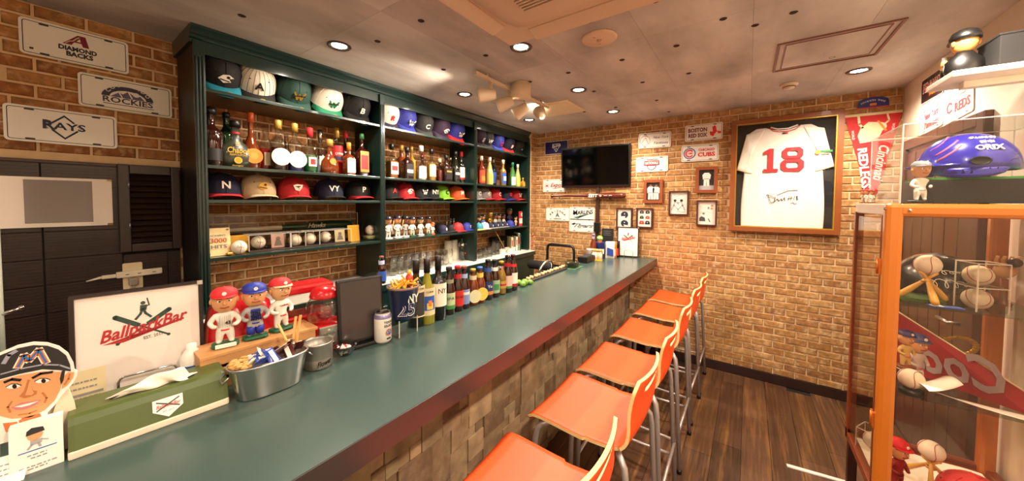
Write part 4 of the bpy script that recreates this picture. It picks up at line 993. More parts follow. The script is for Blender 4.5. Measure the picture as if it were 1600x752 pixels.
# ---------------------------------------------------------------- glasses on the back counter
GL = pane_mat('f2f4f0', .05, .93, 2.2)
def wine_glass(s=1.):
    return MB().lathe([(.033, .001), (.034, .003), (.008, .008), (.004, .02), (.004, .075), (.01, .085), (.03, .105), (.038, .13), (.036, .16), (.031, .185), (.0295, .1855)], 20, caps=False)
def tumbler(h=.145, r=.033):
    return MB().lathe([(0, .001), (r*.86, .001), (r*.88, .004), (r, h), (r-.0022, h+.0005)], 20, caps=False)
def goblet():
    return MB().lathe([(.03, .001), (.03, .004), (.006, .01), (.006, .045), (.02, .055), (.037, .085), (.038, .12), (.034, .145), (.0325, .1455)], 20, caps=False)
WG, TM, GB, SH = wine_glass().mesh('bowl', GL), tumbler().mesh('bowl', GL), goblet().mesh('bowl', GL), tumbler(.09, .036).mesh('bowl', GL)
ORD = 'first second third fourth fifth sixth seventh eighth ninth tenth'.split()
def glasses(me, pts, lab, name, group, cat='glass'):
    ys = sorted(set(round(y, 2) for x, y in pts))
    for y0 in ys:
        row = sorted(x for x, y in pts if round(y, 2) == y0)
        for i, x in enumerate(row):
            o = link(name, me, None, (x, y0, CTOP)); tag(o, lab % (ORD[i] + (' in the front row' if y0 == ys[0] else ' in the rear row') if len(ys) > 1 else ORD[i]), cat, group)
def bx(px, Y, py=410): return at(1, Y, px, py).x
glasses(TM, [(bx(x, 2.28), 2.28) for x in (614, 626, 638, 649.5, 660.5, 671)]+[(bx(x, 2.40), 2.40) for x in (618, 630, 642, 653)], 'tall plain tumbler in the middle bay, %s', 'tall_tumbler', 'tall tumblers in the middle bay')
glasses(GB, [(bx(x, 2.27), 2.27) for x in (685, 693, 701)], 'short stemmed glass before the paper cups, %s', 'stemmed_glass', 'short stemmed glasses in the middle bay')
glasses(SH, [(bx(x, Y), Y) for x, Y in ((751, 2.25), (758, 2.25), (765, 2.25), (757, 2.36), (764, 2.36))], 'short tumbler in the end bay, %s', 'short_tumbler', 'short tumblers in the end bay')
glasses(TM, [(bx(x, Y), Y) for x, Y in ((771, 2.28), (777, 2.28), (783, 2.28), (774, 2.38), (780, 2.38))], 'tall tumbler in the end bay, %s', 'tall_tumbler', 'tall tumblers in the end bay')
for px, lb in ((700, 'stack of white paper cups, the one closer to the tumblers'), (710, 'stack of white paper cups, the one closer to the shaker')):
    t = thing('paper_cup_stack', lb, 'paper cups', (bx(px, 2.42), 2.42, CTOP))
    cpm = MB().lathe([(.043, 0), (.044, .004), (.033, .12), (0, .121)], 20, caps=False).mesh('cup', mat('e8dfcd', .6, noise=.03))
    for i in range(7): link('cup', cpm, t, (0, 0, .013*i))
t = thing('cocktail_shaker', 'clear cocktail shaker with steel lid beside the second divider', 'shaker', (bx(722, 2.33), 2.33, CTOP))
MB().lathe([(0, .001), (.034, .001), (.037, .14), (.033, .145)], 22, caps=False).build('glass', GL, t); MB().lathe([(.036, .14), (.036, .16), (.026, .185), (.018, .19), (.018, .215), (0, .218)], 22, caps=False).build('lid', CHROME, t)
MB().prism(disc(.008, .012, .07, 10), -.034, -.036).build('red_mark', CBRED, t)
t = thing('black_tray', 'black plastic tray behind the glasses in the end bay', 'tray', (bx(780, 2.44, 380), 2.44, CTOP))
MB().box(-.13, .13, -.05, .05, .11, .17, ch=.01).box(-.11, .11, -.04, .04, 0, .11, ch=.006).build('body', BLACK, t)
for px, Y, w, lb in ((797, 2.26, .14, 'white plastic tub in front of the books'), (786, 2.24, .10, 'small white dish beside the tumblers of the end bay')):
    t = thing('white_tub', lb, 'tub', (bx(px, Y), Y, CTOP))
    MB().lathe([(w*.40, 0), (w*.48, .05), (w*.5, .052), (w*.47, .05), (w*.39, .004), (0, .004)], 24, sq=[4]*6, sy=.7, caps=False).build('tub', W_, t)
    for i in range(4): MB().lathe([(.012, 0), (.014, .03), (0, .031)], 10, (-.03+.02*i, .01*(i % 2), .006)).build('sachet', CREAM, t)
sp_ = thing('bar_spoon', 'long thin bar spoon leaning against the end bay shelf', 'spoon', (0, 0, 0))
a, b = at(1, 2.21, 791, 391), at(1, 2.24, 774, 361); a.z = CTOP+.03
MB().tube([a, b], .0035, 6).ball(tuple(a), .012, 10, sc=(1, .5, 1.6)).build('spoon', GOLD, sp_)
BK = [('dark green book with pictures, upright at the end of the back counter', mat('1e4a34', .5), 815, .20, .045), ('thin white book beside the green book', W_, 804, .17, .02), ('white booklet with a green spine, upright at the end of the back counter', W_, 821, .21, .016), ('pale book leaning before the brick at the end bay', LCR, 797, .17, .025)]
for lb, m_, px, h, w in BK:
    t = thing('book', lb, 'book', (min(3.38, bx(px, 2.30)), 2.30, CTOP), R(-35), group='books at the end of the back counter')
    MB().box(-w/2, w/2, -.075, .075, 0, h, ch=.001).build('cover', m_, t); MB().box(-w/2+.002, w/2-.002, -.073, .0765, .002, h+.0005).build('pages', LCR, t)
    MB().prism(rrect(w*.5, h*.4, .001, 0, h*.6), -.075, -.0756).build('spine_print', CGRN if 'spine' in lb else LRD, t)
t = thing('menu_card', 'small red and white card standing at the corner before the brick pillar', 'card', (at(1, 2.17, 832, 380).x-.02, 2.166, CTOP), R(-6))
MB().prism(rrect(.085, .2, .002, 0, .1), 0, -.004).build('card', W_, t); MB().prism(rrect(.06, .16, .002, 0, .1), -.004, -.0045).build('red_panel', CBRED, t)
text('MENU', .03, 0, .1, W_, t, -.005, rz=pi/2, w=.1)

# ================================================================ on the bar counter
def logo_ballpark(t, cx, cz, w, y, name='logo'):
    """crossed bats, a batter, the red script word and its swash"""
    s = w/.2; q = lambda pts: [(cx+a*s, cz+b*s) for a, b in pts]; DG = mat('31463c', .5, noise=0); RD = mat('b62a2e', .45, noise=0)
    for sg in (-1, 1):
        m = MB().ribbon(q([(sg*.055, .040), (sg*.012, .008)]), .013*s, y, y-.0004).ribbon(q([(sg*.012, .008), (-sg*.052, -.038)]), .005*s, y, y-.0004)
        m.prism(disc(.0045*s, cx-sg*.053*s, cz-.039*s, 8), y, y-.0004).prism(disc(.0062*s, cx+sg*.056*s, cz+.041*s, 8), y, y-.0004); m.build('crossed_bat', DG, t)
    b = MB().ribbon(q([(-.016, .026), (-.006, .04), (-.001, .055)]), .006*s, y-.0004, y-.0008).ribbon(q([(.016, .027), (.005, .04), (.0, .055)]), .006*s, y-.0004, y-.0008)
    b.prism(q([(-.007, .05), (.007, .05), (.009, .066), (-.006, .067)]), y-.0004, y-.0008).prism(disc(.0055*s, cx+.0*s, cz+.073*s, 10), y-.0004, y-.0008).ribbon(q([(.006, .062), (.013, .064), (.009, .086)]), .003*s, y-.0004, y-.0008)
    b.build('batter_print', DG, t)
    text('BallparkBar', .05*s, cx, cz, RD, t, y-.001, w=.19*s, h=.046*s, shear=.45, bold=.0011*s, rz=R(9), ext=.0003)
    MB().prism(q([(-.083, -.034), (-.035, -.026), (.09, .002), (.088, .007), (-.02, -.020), (-.042, -.037)]), y-.0002, y-.0006).build('swash', RD, t)
    text('EST. 2017', .013*s, cx+.02*s, cz-.034*s, DG, t, y-.0006, w=.042*s, rz=R(6))
BT0 = BT
# caricature standee (flat printed board with its strut)
sd = thing('caricature_standee', 'flat printed standee of a large smiling head in a black cap', 'standee', (0, 1.25, BT))
def zz(pts):                    # outline taken at its own plane
    out = []
    for a, b in pts:
        p = at(1, 1.25, a/3.24, 520+b/3.24); out.append((p.x, p.z-BT))
    return out
OUT = [(-150, 470), (-130, 380), (-190, 330), (-215, 270), (-180, 230), (-140, 235), (-110, 180), (-60, 130), (0, 100), (90, 62), (170, 45), (240, 48), (300, 66), (345, 100), (372, 150), (378, 183), (393, 190), (388, 218), (365, 258), (332, 292), (300, 330), (278, 362), (243, 397), (240, 440), (225, 470), (212, 500), (0, 560), (0, 700), (-60, 700), (-60, 540)]
MB().prism(zz(OUT), 0, -.005).build('board', mat('f1ebe2', .5, noise=.02), sd)
FACE = [(-105, 255), (0, 238), (100, 212), (220, 192), (308, 196), (316, 240), (302, 290), (276, 340), (228, 388), (155, 424), (60, 432), (-30, 410), (-90, 360), (-118, 300)]
SK = mat('dd9a66', .5, noise=.05, scale=6); SKS = mat('b9713f', .5, noise=.06)
MB().prism(zz(FACE), -.005, -.0056).prism(zz([(316, 222), (345, 196), (376, 196), (371, 224), (340, 264), (312, 282)]), -.005, -.0056).build('face_print', SK, sd)
m = MB()
m.ribbon(zz([(352, 206), (346, 230), (326, 258)]), .003, -.0056, -.006); m.prism(zz([(140, 232), (122, 290), (98, 318), (120, 328), (150, 322), (185, 308), (188, 290), (165, 288), (156, 240)]), -.0056, -.006)
m.ribbon(zz([(60, 345), (40, 372), (52, 398)]), .003, -.0056, -.006); m.ribbon(zz([(215, 300), (236, 326), (226, 350)]), .003, -.0056, -.006); m.ribbon(zz([(95, 412), (150, 404), (185, 390)]), .003, -.0056, -.006)
m.build('shading_print', SKS, sd)['kind'] = 'stuff'
MB().prism(zz([(150, 240), (136, 290), (128, 312), (160, 312), (172, 300), (162, 286), (160, 244)]), -.006, -.0064).build('nose_print', SK, sd)
cpb = mat('26211f', .5, noise=.05)
MB().prism(zz([(-115, 250), (-100, 190), (-55, 140), (0, 112), (90, 76), (170, 60), (240, 63), (295, 82), (334, 112), (354, 158), (358, 192), (300, 186), (215, 182), (100, 205), (0, 232)]), -.005, -.006).prism(zz([(312, 190), (330, 185), (320, 240), (308, 260), (302, 230)]), -.0056, -.0062).build('cap_print', cpb, sd)
MB().ribbon(zz([(-80, 232), (0, 208), (100, 180), (215, 158), (300, 160), (352, 178)]), .0028, -.006, -.0064).ribbon(zz([(20, 150), (45, 110), (80, 90)]), .006, -.006, -.0064).build('cap_shine', mat('9a9aa8', .5), sd)
Mp = [(92, 168), (122, 112), (148, 136), (196, 84), (232, 146)]
MB().ribbon(zz(Mp), .0115, -.006, -.0064).ribbon(zz(Mp), .0075, -.0064, -.0068, 1).ribbon(zz(Mp), .0035, -.0068, -.0072, 2).build('cap_letter', [W_, mat('e0702a', .5), mat('2f6fb0', .5)], sd)
m = MB()
for cx_, cz_ in ((68, 268), (214, 240)):
    pts = [(cx_+36*cos(a*pi/8), cz_+11*sin(a*pi/8)-4*cos(a*pi/8)) for a in range(16)]; m.prism(zz(pts), -.0056, -.0062)
    m.prism(zz([(cx_+6+12*cos(a*pi/6), cz_+11*sin(a*pi/6)) for a in range(12)]), -.0062, -.0066, 1)
    m.ribbon(zz([(cx_-38, cz_+2), (cx_-10, cz_-13), (cx_+20, cz_-13), (cx_+40, cz_-6)]), .0014, -.0062, -.0066, 1)
m.ribbon(zz([(26, 246), (60, 232), (102, 236)]), .005, -.0056, -.0064, 1).ribbon(zz([(168, 224), (205, 204), (262, 196)]), .005, -.0056, -.0064, 1)
m.build('eyes_print', [EYEW, EYED], sd)
MB().prism(zz([(58, 374), (110, 348), (150, 344), (212, 334), (180, 362), (130, 384), (84, 388)]), -.0056, -.0062).build('lips_print', mat('c47a78', .5), sd)
MB().prism(zz([(72, 371), (120, 359), (196, 341), (150, 362), (110, 372)]), -.0062, -.0066).build('teeth_print', W_, sd)
MB().prism(zz([(15, 455), (88, 446), (95, 486), (30, 500)]), -.005, -.0056).prism(zz([(108, 428), (204, 404), (212, 442), (120, 456)]), -.005, -.0056).prism(zz([(95, 440), (112, 432), (116, 462), (98, 466)]), -.0056, -.006).build('bow_tie_print', mat('d8703a', .5, noise=.2), sd)
MB().prism([(-.01, 0), (.06, 0), (.03, .16)], .002, .05).build('strut', CREAM, sd)
def print_lines(t, pts, y, m_, h=.0025):
    mb = MB()
    for x0, x1, z in pts:
        x = x0
        while x < x1:
            w = random.uniform(.003, .008); mb.prism([(x, z), (min(x1, x+w), z), (min(x1, x+w), z+h), (x, z+h)], y, y-.0004); x += w+.002
    mb.build('print_lines', m_, t)['kind'] = 'stuff'
cd = thing('signature_card', 'white card with a little batter drawing and a blue line before the standee', 'card', (-.009, 1.20, BT), R(-2)); cd.rotation_euler = (R(-8), 0, R(-3))
MB().box(-.033, .033, -.003, .03, 0, .1).build('card_block', mat('f3ece2', .5, noise=.02), cd)
MB().prism(disc(.011, -.002, .074, 12, .9), -.003, -.0036).build('head_print', SKIN, cd)
MB().prism([(-.013, .076), (.010, .078), (.008, .087), (-.006, .09), (-.012, .085)], -.0034, -.004).build('cap_print', CHAR, cd); MB().prism([(-.008, .055), (.006, .055), (.007, .064), (-.008, .065)], -.003, -.0036).ribbon([(-.006, .056), (-.011, .049)], .0035, -.003, -.0036).ribbon([(.002, .056), (.004, .049)], .0035, -.003, -.0036).ribbon([(.006, .062), (.014, .058)], .002, -.003, -.0036).build('figure_print', mat('a8a4a4', .5), cd)
MB().ribbon([(-.022, .044), (.024, .044)], .002, -.003, -.0034).build('blue_line', LBL, cd)
print_lines(cd, [(-.012, .012, .034), (-.008, .012, .028), (-.022, .024, .012), (-.022, .012, .007)], -.003, GREY)
cd2 = thing('price_card', 'white printed card lying under the standee at the counter corner', 'card', (-.055, 1.19, BT)); cd2.rotation_euler = (R(-50), 0, R(-14))
MB().box(-.04, .03, 0, .002, 0, .06).build('card', W_, cd2); print_lines(cd2, [(-.03, .02, .04), (-.03, .02, .03), (-.03, .01, .02)], -.0002, GREY)
cd3 = thing('notice_card', 'pale printed notice standing between the standee and the tissue box', 'card', (.052, 1.36, BT)); cd3.rotation_euler = (R(-10), 0, R(-4))
MB().box(-.045, .045, 0, .003, 0, .13).build('card', LCR, cd3); print_lines(cd3, [(-.03, .03, .1), (-.03, .03, .085), (-.035, .035, .06), (-.03, .02, .04)], -.0004, GREY, .004)
MB().box(-.04, .04, -.0012, 0, .068, .074).build('grey_band', GREY, cd3)
# menu board and wire easel
p0, p1 = at(1, 1.45, 108, 467), at(1, 1.42, 310, 438)
def menu(label, loc, rz, w, h, tilt, lw):
    t = thing('menu_board', label, 'menu board', loc); t.rotation_euler = (R(-tilt), 0, rz)
    MB().prism(rrect(w, h, .003, 0, h/2), .004, .012).build('backing', BLACK, t)
    o, i = rrect(w, h, .004, 0, h/2), rrect(w-.018, h-.018, .001, 0, h/2)
    m = MB(); ring2d(o, i, .004, -.004, m); m.build('frame', mat('2a1d1a', .35), t)
    MB().prism(rrect(w-.019, h-.019, .001, 0, h/2), .004, .001).build('sheet', mat('efe3d8', .45, noise=.02), t)
    MB().prism([(w/2-.012, h-.012), (w/2+.001, h-.012), (w/2+.001, h+.001), (w/2-.012, h+.001)], -.0045, .005).build('corner_guard', CHROME, t)
    logo_ballpark(t, .002, h*.62, lw, .001)
    return t
menu('large white menu board with crossed bats logo behind the tissue box', ((p0.x+p1.x)/2+.003, 1.435, BT+.008), math.atan2(p1.y-p0.y, p1.x-p0.x), .262, .30, 3, .19)
def easel(label, loc, rz, w):
    t = thing('wire_easel', label, 'stand', loc, rz)
    MB().tube([(-w/2, -.012, 0), (-w/2, -.014, .06), (-w/2+.004, -.014, .068), (-w/2+.012, -.014, .072), (w/2-.012, -.014, .072), (w/2-.004, -.014, .068), (w/2, -.014, .06), (w/2, -.012, 0)], .003, 8).build('front_wire', CHROME, t)
    for s in (-1, 1): MB().tube([(s*w/2, -.012, .003), (s*w/2, .04, .003), (s*w/2, .055, .05)], .003, 8).build('side_wire', CHROME, t)
    return t
easel('bent wire easel holding the large menu board', ((p0.x+p1.x)/2+.01, 1.42, BT), math.atan2(p1.y-p0.y, p1.x-p0.x), .115)
# tissue box
tb = thing('tissue_box', 'long olive green tissue box with white base and home plate badge', 'tissue box', (.168, 1.245, BT), R(-3.5))
OLIVE = mat('4b5926', .4, noise=.05, coat=.15)
MB().box(-.136, .136, -.068, .068, 0, .018, ch=.004).build('base', mat('e8dcc4', .5), tb)
pr_ = [(-.0665, .017), (-.050, .068), (-.041, .081), (-.03, .085), (.055, .085), (.0665, .075), (.0665, .017)]
MB().add([(x, y, z) for x in (-.135, -.126, .126, .135) for y, z in [((a*(.98 if abs(x) > .13 else 1)), b*(.985 if abs(x) > .13 else 1)) for a, b in pr_]],
         [tuple(range(7)), tuple(reversed(range(21, 28)))]+[(k*7+i, k*7+(i+1) % 7, (k+1)*7+(i+1) % 7, (k+1)*7+i) for k in range(3) for i in range(7)]).build('cover', OLIVE, tb)
MB().zprism([(-.075, -.006), (-.06, -.012), (.06, -.012), (.075, -.006), (.075, .006), (.06, .012), (-.06, .012), (-.075, .006)], .0851, .0858).build('slot', mat('1d1f12', .8), tb)
def tis(u, v):
    x = -.07+.14*u; h = .005+.052*(u**1.1)*(1-.35*max(0, u-.8)/.2)*sin(pi*min(1, .15+u))**.3
    return (x+.012*sin(9*v+4*u), -.007+.02*(v-.5)*(.3+u)+.006*sin(12*u+5*v), .086+h*(1-abs(v*2-1)**1.6)+.004*sin(20*u+9*v)*v)
shell(MB().grid(tis, 26, 12).build('tissue', mat('f3ead8', .8, noise=.03), tb), .0008)
bd = link('badge', MB().prism([(-.027, .022), (.027, .022), (.027, -.004), (0, -.024), (-.027, -.004)], 0, -.002).mesh('badge', mat('f2e9de', .4)), tb, (.018, -.0585, .045), (R(-18), 0, 0))
text('BallparkBar', .012, .018, .0625, RED, tb, -.0585, w=.044, shear=.3, rot=(R(72), 0, 0), loc=(.018, -.0595, .050)); text('EST. 2017', .006, 0, 0, RED, tb, w=.02, rot=(R(72), 0, 0), loc=(.018, -.063, .037))
MB().ribbon([(-.02, .016), (.02, -.004)], .003, -.002, -.0024).ribbon([(.02, .016), (-.02, -.004)], .003, -.002, -.0024).build('crossed_bats', mat('31463c', .5), tb, (.018, -.0585, .045), (R(-18), 0, 0))
# wooden crate with three large bobbleheads
cr = thing('wooden_crate', 'low wooden crate carrying the three large bobbleheads', 'crate', (.42, 1.335, BT), R(-2))
MB().box(-.155, .165, -.06, .06, .098, .109, ch=.002).build('top_board', WOODL, cr)
for x in (-.148, .15):
    MB().box(x-.006, x+.006, -.055, .055, 0, .098, ch=.002).build('end_board', WOODL, cr)
for z in (.0, .036, .072): MB().box(-.154, .158, -.058, -.05, z, z+.026, ch=.002).build('slat', WOODL, cr)
MB().box(-.154, .158, .05, .058, 0, .098).build('back_board', WOODL, cr)
zc = BT+.109
bobblehead('large bobblehead in red cap and white pinstripes with number 43', (.336, 1.335, zc), .182, JW, JW, CBRED, CBRED, SKIN, DGREEN, R(-14), detail=True, num='43', group='large bobbleheads on the crate', plate='RANDY WOLF')
PSP = [o for o in COL.objects if o.get('label', '').startswith('large bobblehead in red cap and white')][0]
m = MB()
for i in range(9):
    a = -pi/2+(i-4)*.28; m.tube([(.0178*cos(a)*1.0, -.001+.0175*sin(a), z) for z in (.062, .075, .088, .1)], .0004, 4)
m.build('pinstripes', DARK, PSP)['kind'] = 'stuff'
MB().box(-.024, .026, -.034, -.0305, .004, .016, ch=.001).build('name_plate', W_, PSP)
bobblehead('large bobblehead in blue cap and catcher gear', (.413, 1.33, zc), .182, JG, JW, BLUE, BLUE, SKIN, DGREEN, R(-10), detail=True, gear=BLUE, group='large bobbleheads on the crate', plate='IVAN RODRIGUEZ')
bobblehead('large bobblehead in red cap and white jersey with red shoes', (.492, 1.34, zc), .182, JW, JW, CBRED, CBRED, mat('d9a877', .5), DGREEN, R(10), detail=True, word='Cardinals', brimm=LCR, group='large bobbleheads on the crate', plate='CARDINALS')
# bucket with snacks
bu = thing('oval_bucket', 'oval galvanised metal bucket full of snack packets', 'bucket', (.396, 1.165, BT), R(-4))
GALV = mat('d2cec8', .26, metal=1., noise=.06, scale=9)
bkp = [(0, .003), (.072, .003), (.078, .0), (.08, .004), (.097, .088), (.1, .092), (.1015, .096), (.0985, .099), (.096, .094), (.079, .01), (0, .009)]
MB().lathe(bkp, 40, sy=.56, sq=[2.6]*11, caps=False).build('body', GALV, bu)
MB().tube([(.0995*cos(a*pi/24)/((abs(cos(a*pi/24))**2.6+abs(sin(a*pi/24))**2.6)**(1/2.6)), .056*sin(a*pi/24)/((abs(cos(a*pi/24))**2.6+abs(sin(a*pi/24))**2.6)**(1/2.6)), .096) for a in range(48)], .0026, 6, closed=True).build('rim', STEEL, bu)
for s in (-1, 1): MB().tube([(s*.1, -.02, .08), (s*.112, -.015, .066), (s*.112, .015, .066), (s*.1, .02, .08)], .0022, 6).build('handle', STEEL, bu)
CHOC = mat('4a1414', .25, noise=.2, coat=.4); PKB = mat('22409a', .3, noise=.15, coat=.4); PKW = mat('e6d9bd', .4, noise=.25); NUT = mat('c99a55', .6, noise=.25, scale=60)
packm = MB().grid(lambda u, v: ((u-.5)*.05, (v-.5)*.03, .006*sin(pi*u)**.6*sin(pi*v)**.6), 8, 6).grid(lambda u, v: ((u-.5)*.05, (v-.5)*.03, -.006*sin(pi*u)**.6*sin(pi*v)**.6), 8, 6)
bt_ = Matrix.Translation((.396, 1.165, BT)) @ Matrix.Rotation(R(-4), 4, 'Z')
k = 0
for nm, m_, lst in (('chocolate', CHOC, [(.03, .015, .098), (.055, .0, .1), (.07, .02, .104), (.045, -.02, .1), (.075, -.008, .108), (.03, -.005, .112), (.06, .022, .118)]), ('blue', PKB, [(-.035, .02, .1), (-.02, -.01, .1), (-.005, .015, .106), (-.03, -.025, .098), (.0, -.025, .104)]), ('cream', PKW, [(-.015, .005, .112), (-.045, -.008, .103)])):
    for i, (x, y, z) in enumerate(lst):
        p = bt_ @ Vector((x, y, z))
        o = packm.build('snack_packet', [m_], None, p, (random.uniform(-.9, .9), random.uniform(-.9, .9), random.uniform(0, 3)))
        tag(o, {'chocolate': 'dark red chocolate packet in the oval bucket, %s from the peanuts', 'blue': 'blue and white snack packet in the oval bucket, %s from the peanuts', 'cream': 'cream coloured snack packet in the oval bucket, %s from the peanuts'}[nm] % ORD[sorted(lst).index((x, y, z))], 'snack packet', nm+' packets in the oval bucket')
        MB().box(-.018, .018, -.006, .006, .0055, .0068).build('packet_print', W_ if nm != 'cream' else PKB, o)
pn = MB()
for i in range(60):
    a = random.uniform(0, 2*pi); r = random.uniform(0, 1)**.5; pn.ball((-.068+.024*r*cos(a), .035*r*sin(a), .094+random.uniform(0, .012)), .006, 6, sc=(1.5, .9, .8))
o = pn.build('peanuts', NUT, None, (.396, 1.165, BT), (0, 0, R(-4))); o['kind'] = 'stuff'; tag(o, 'loose peanuts at the near end of the oval bucket', 'nuts')
for i, (a, b) in enumerate((((.070, .03, .09), (.088, .05, .185)), ((.078, .03, .09), (.100, .045, .188)), ((.02, .03, .10), (.052, .0, .13)), ((.065, .036, .09), (.045, .075, .165)))):
    q = bt_ @ Vector(a), bt_ @ Vector(b); d = q[1]-q[0]
    o = MB().obox((0, 0, d.length/2), (.007, .004, d.length)).build('wooden_stick', mat('d9a860', .5, noise=.15), None, q[0], d.to_track_quat('Z', 'Y').to_euler())
    tag(o, ['wooden stick standing upright in the oval bucket, inner one', 'wooden stick standing upright in the oval bucket, outer one', 'short wooden stick lying on the chocolate packets', 'wooden stick leaning towards the red-capped bobblehead'][i], 'stick')
# small pot
tp = thing('metal_pot', 'small round grey metal pot with black script beside the bucket', 'pot', (.548, 1.195, BT))
MB().lathe([(0, .002), (.041, .002), (.042, .0), (.0435, .003), (.0445, .03), (.0435, .033), (.0445, .036), (.045, .08), (.047, .083), (.045, .086), (.043, .08), (.042, .05), (0, .048)], 32, caps=False).build('body', mat('9b968c', .4, metal=.8, noise=.12), tp)
bend(text('Flower', .024, 0, .021, BLACK, tp, -.0448, w=.048, shear=.35, bold=.0004, rz=R(6)), .0448)
# candy bowl
cb = thing('candy_bowl', 'small clear glass bowl of wrapped sweets', 'bowl', (.643, 1.20, BT))
MB().lathe([(0, .001), (.02, .001), (.022, .004), (.034, .018), (.044, .04), (.0425, .041), (.032, .02), (.0, .006)], 28, caps=False).build('bowl', GL, cb)
for i in range(9):
    o = MB().ball((0, 0, 0), .009, 8, sc=(1.15, .9, .8)).lathe([(.003, -.013), (.0012, -.009), (.0012, .009), (.003, .013)], 6, mtx=Euler((0, pi/2, 0)).to_matrix(), caps=False).build('sweet', [W_ if i % 3 else CBRED], None, (.643+.02*cos(i*2.4)*(i/9)**.5, 1.20+.02*sin(i*2.4)*(i/9)**.5, BT+.016+.011*(i % 2)), (i, i*2, i))
    tag(o, 'white wrapped sweet in the small glass bowl' if i % 3 else 'red wrapped sweet in the small glass bowl', 'sweet', ('white' if i % 3 else 'red')+' sweets in the glass bowl')
# gumball machine, popcorn machine
REDP = mat('c0141c', .25, noise=.04, coat=.5)
gm = thing('gumball_machine', 'empty gumball machine with red dome lid and round glass globe', 'gumball machine', (.635, 1.325, BT), R(-8))
MB().lathe([(.062, 0), (.062, .02), (.052, .03), (.05, .085), (.056, .095), (.056, .1), (.0, .1)], 28, sq=[5]*7).build('base', REDP, gm)
MB().box(-.038, .038, -.058, -.045, .01, .1, ch=.006).build('front_plate', mat('a49d92', .35, metal=.7), gm)
MB().prism(disc(.016, 0, .07, 18), -.058, -.064).box(-.02, .02, -.064, -.058, .065, .074).build('coin_knob', CHROME, gm)
MB().box(-.014, .014, -.064, -.058, .018, .04, ch=.003).build('chute_flap', CHROME, gm)
MB().lathe([(.045, .1), (.058, .12), (.064, .15), (.06, .178), (.045, .2)], 28, caps=False).build('globe', pane_mat('f2f0ea', .03, .9, 2.), gm)
MB().lathe([(.05, .198), (.052, .203), (.046, .222), (.028, .236), (0, .24)], 28, caps=True).build('lid', REDP, gm)
pm_ = thing('popcorn_machine', 'red popcorn warmer with flat lid and clear sides behind the gumball machine', 'popcorn machine', (.618, 1.455, BT), R(-6))
MB().box(-.085, .085, -.055, .055, 0, .12, ch=.008).build('base', REDP, pm_); MB().box(-.09, .09, -.06, .06, .205, .235, ch=.008).build('lid', REDP, pm_)
for x in (-.082, .082):
    for y in (-.052, .052): MB().box(x-.003, x+.003, y-.003, y+.003, .12, .205).build('post', CHROME, pm_)
MB().box(-.08, .08, -.05, .05, .12, .205).build('glazing', pane_mat('f2f0ea', .03, .95, 1.), pm_)
rm = thing('red_snack_machine', 'rounded red machine half hidden behind the large bobbleheads', 'snack machine', (.41, 1.46, BT), R(-6))
MB().lathe([(.11, 0), (.11, .05), (.1, .06), (.095, .14), (.085, .2), (.06, .225), (0, .23)], 30, sq=[4, 4, 3, 3, 2.5, 2, 2], sy=.75).build('body', REDP, rm)
MB().box(-.05, .05, -.092, -.07, .02, .1, ch=.006).build('front_tray', CHROME, rm)
wb = thing('white_bottle', 'small white plastic bottle beside the crate', 'bottle', (.265, 1.375, BT)); MB().lathe([(0, 0), (.026, .001), (.027, .09), (.016, .11), (.012, .115), (.012, .13), (0, .131)], 18, caps=False).build('body', W_, wb); wrap(MB(), .0275, .03, .07, 1.2).build('label_band', LBL, wb)
# tablet
tbz = thing('black_tablet', 'black point-of-sale tablet standing tilted beside the gumball machine', 'tablet', (.733, 1.225, BT)); tbz.rotation_euler = (R(-6), 0, R(-10))
MB().box(-.088, .088, 0, .022, .012, .262, ch=.006).build('case', mat('131110', .35), tbz); MB().prism(rrect(.155, .225, .004, 0, .14), 0, -.0012).build('screen', mat('3a322f', .16, noise=0, coat=.3), tbz)  # grey-brown reflection on the screen is put into its base colour
MB().box(-.07, .07, -.03, .07, 0, .012, ch=.003).build('foot', BLACK, tbz)
# beer can
cn = thing('beer_can', 'white and silver beer can with a round orange emblem', 'can', (.795, 1.19, BT), R(8))
MB().lathe([(0, .004), (.022, .003), (.026, 0), (.033, .012), (.033, .108), (.027, .12), (.0285, .122), (.026, .121), (.024, .117), (0, .117)], 32, caps=False).build('body', mat('e6dfd2', .3, metal=.15, coat=.3), cn)
MB().lathe([(.0333, .1), (.0333, .108), (.0295, .115)], 32, caps=False).build('purple_band', mat('8d84b0', .3, metal=.4), cn)
MB().lathe([(.0272, .1195), (.0287, .122), (.026, .1215), (.024, .1172), (0, .1172)], 28, caps=False).build('lid', CHROME, cn)
MB().box(-.006, .006, -.014, .006, .1175, .119, ch=.0005).build('ring_pull', CHROME, cn)
m = MB(); ring2d(disc(.0145, 0, .045), disc(.0115, 0, .045), -.0318, -.0338, m); m.build('orange_ring', LOR, cn); m = MB(); ring2d(disc(.0105, 0, .045), disc(.008, 0, .045), -.0318, -.0338, m); m.prism(disc(.004, 0, .047, 10), -.033, -.0338).prism([(-.005, .038), (.005, .038), (.003, .044), (-.003, .044)], -.033, -.0338); m.build('blue_emblem', LBL, cn)
for s, z, sz in (('TEXAS', .085, .013), ('SELECT', .071, .013), ('BEER', .02, .01)): bend(text(s, sz, 0, z, NAVY, cn, -.0333, w=.04 if sz > .011 else .02, bold=.0004), .0333)
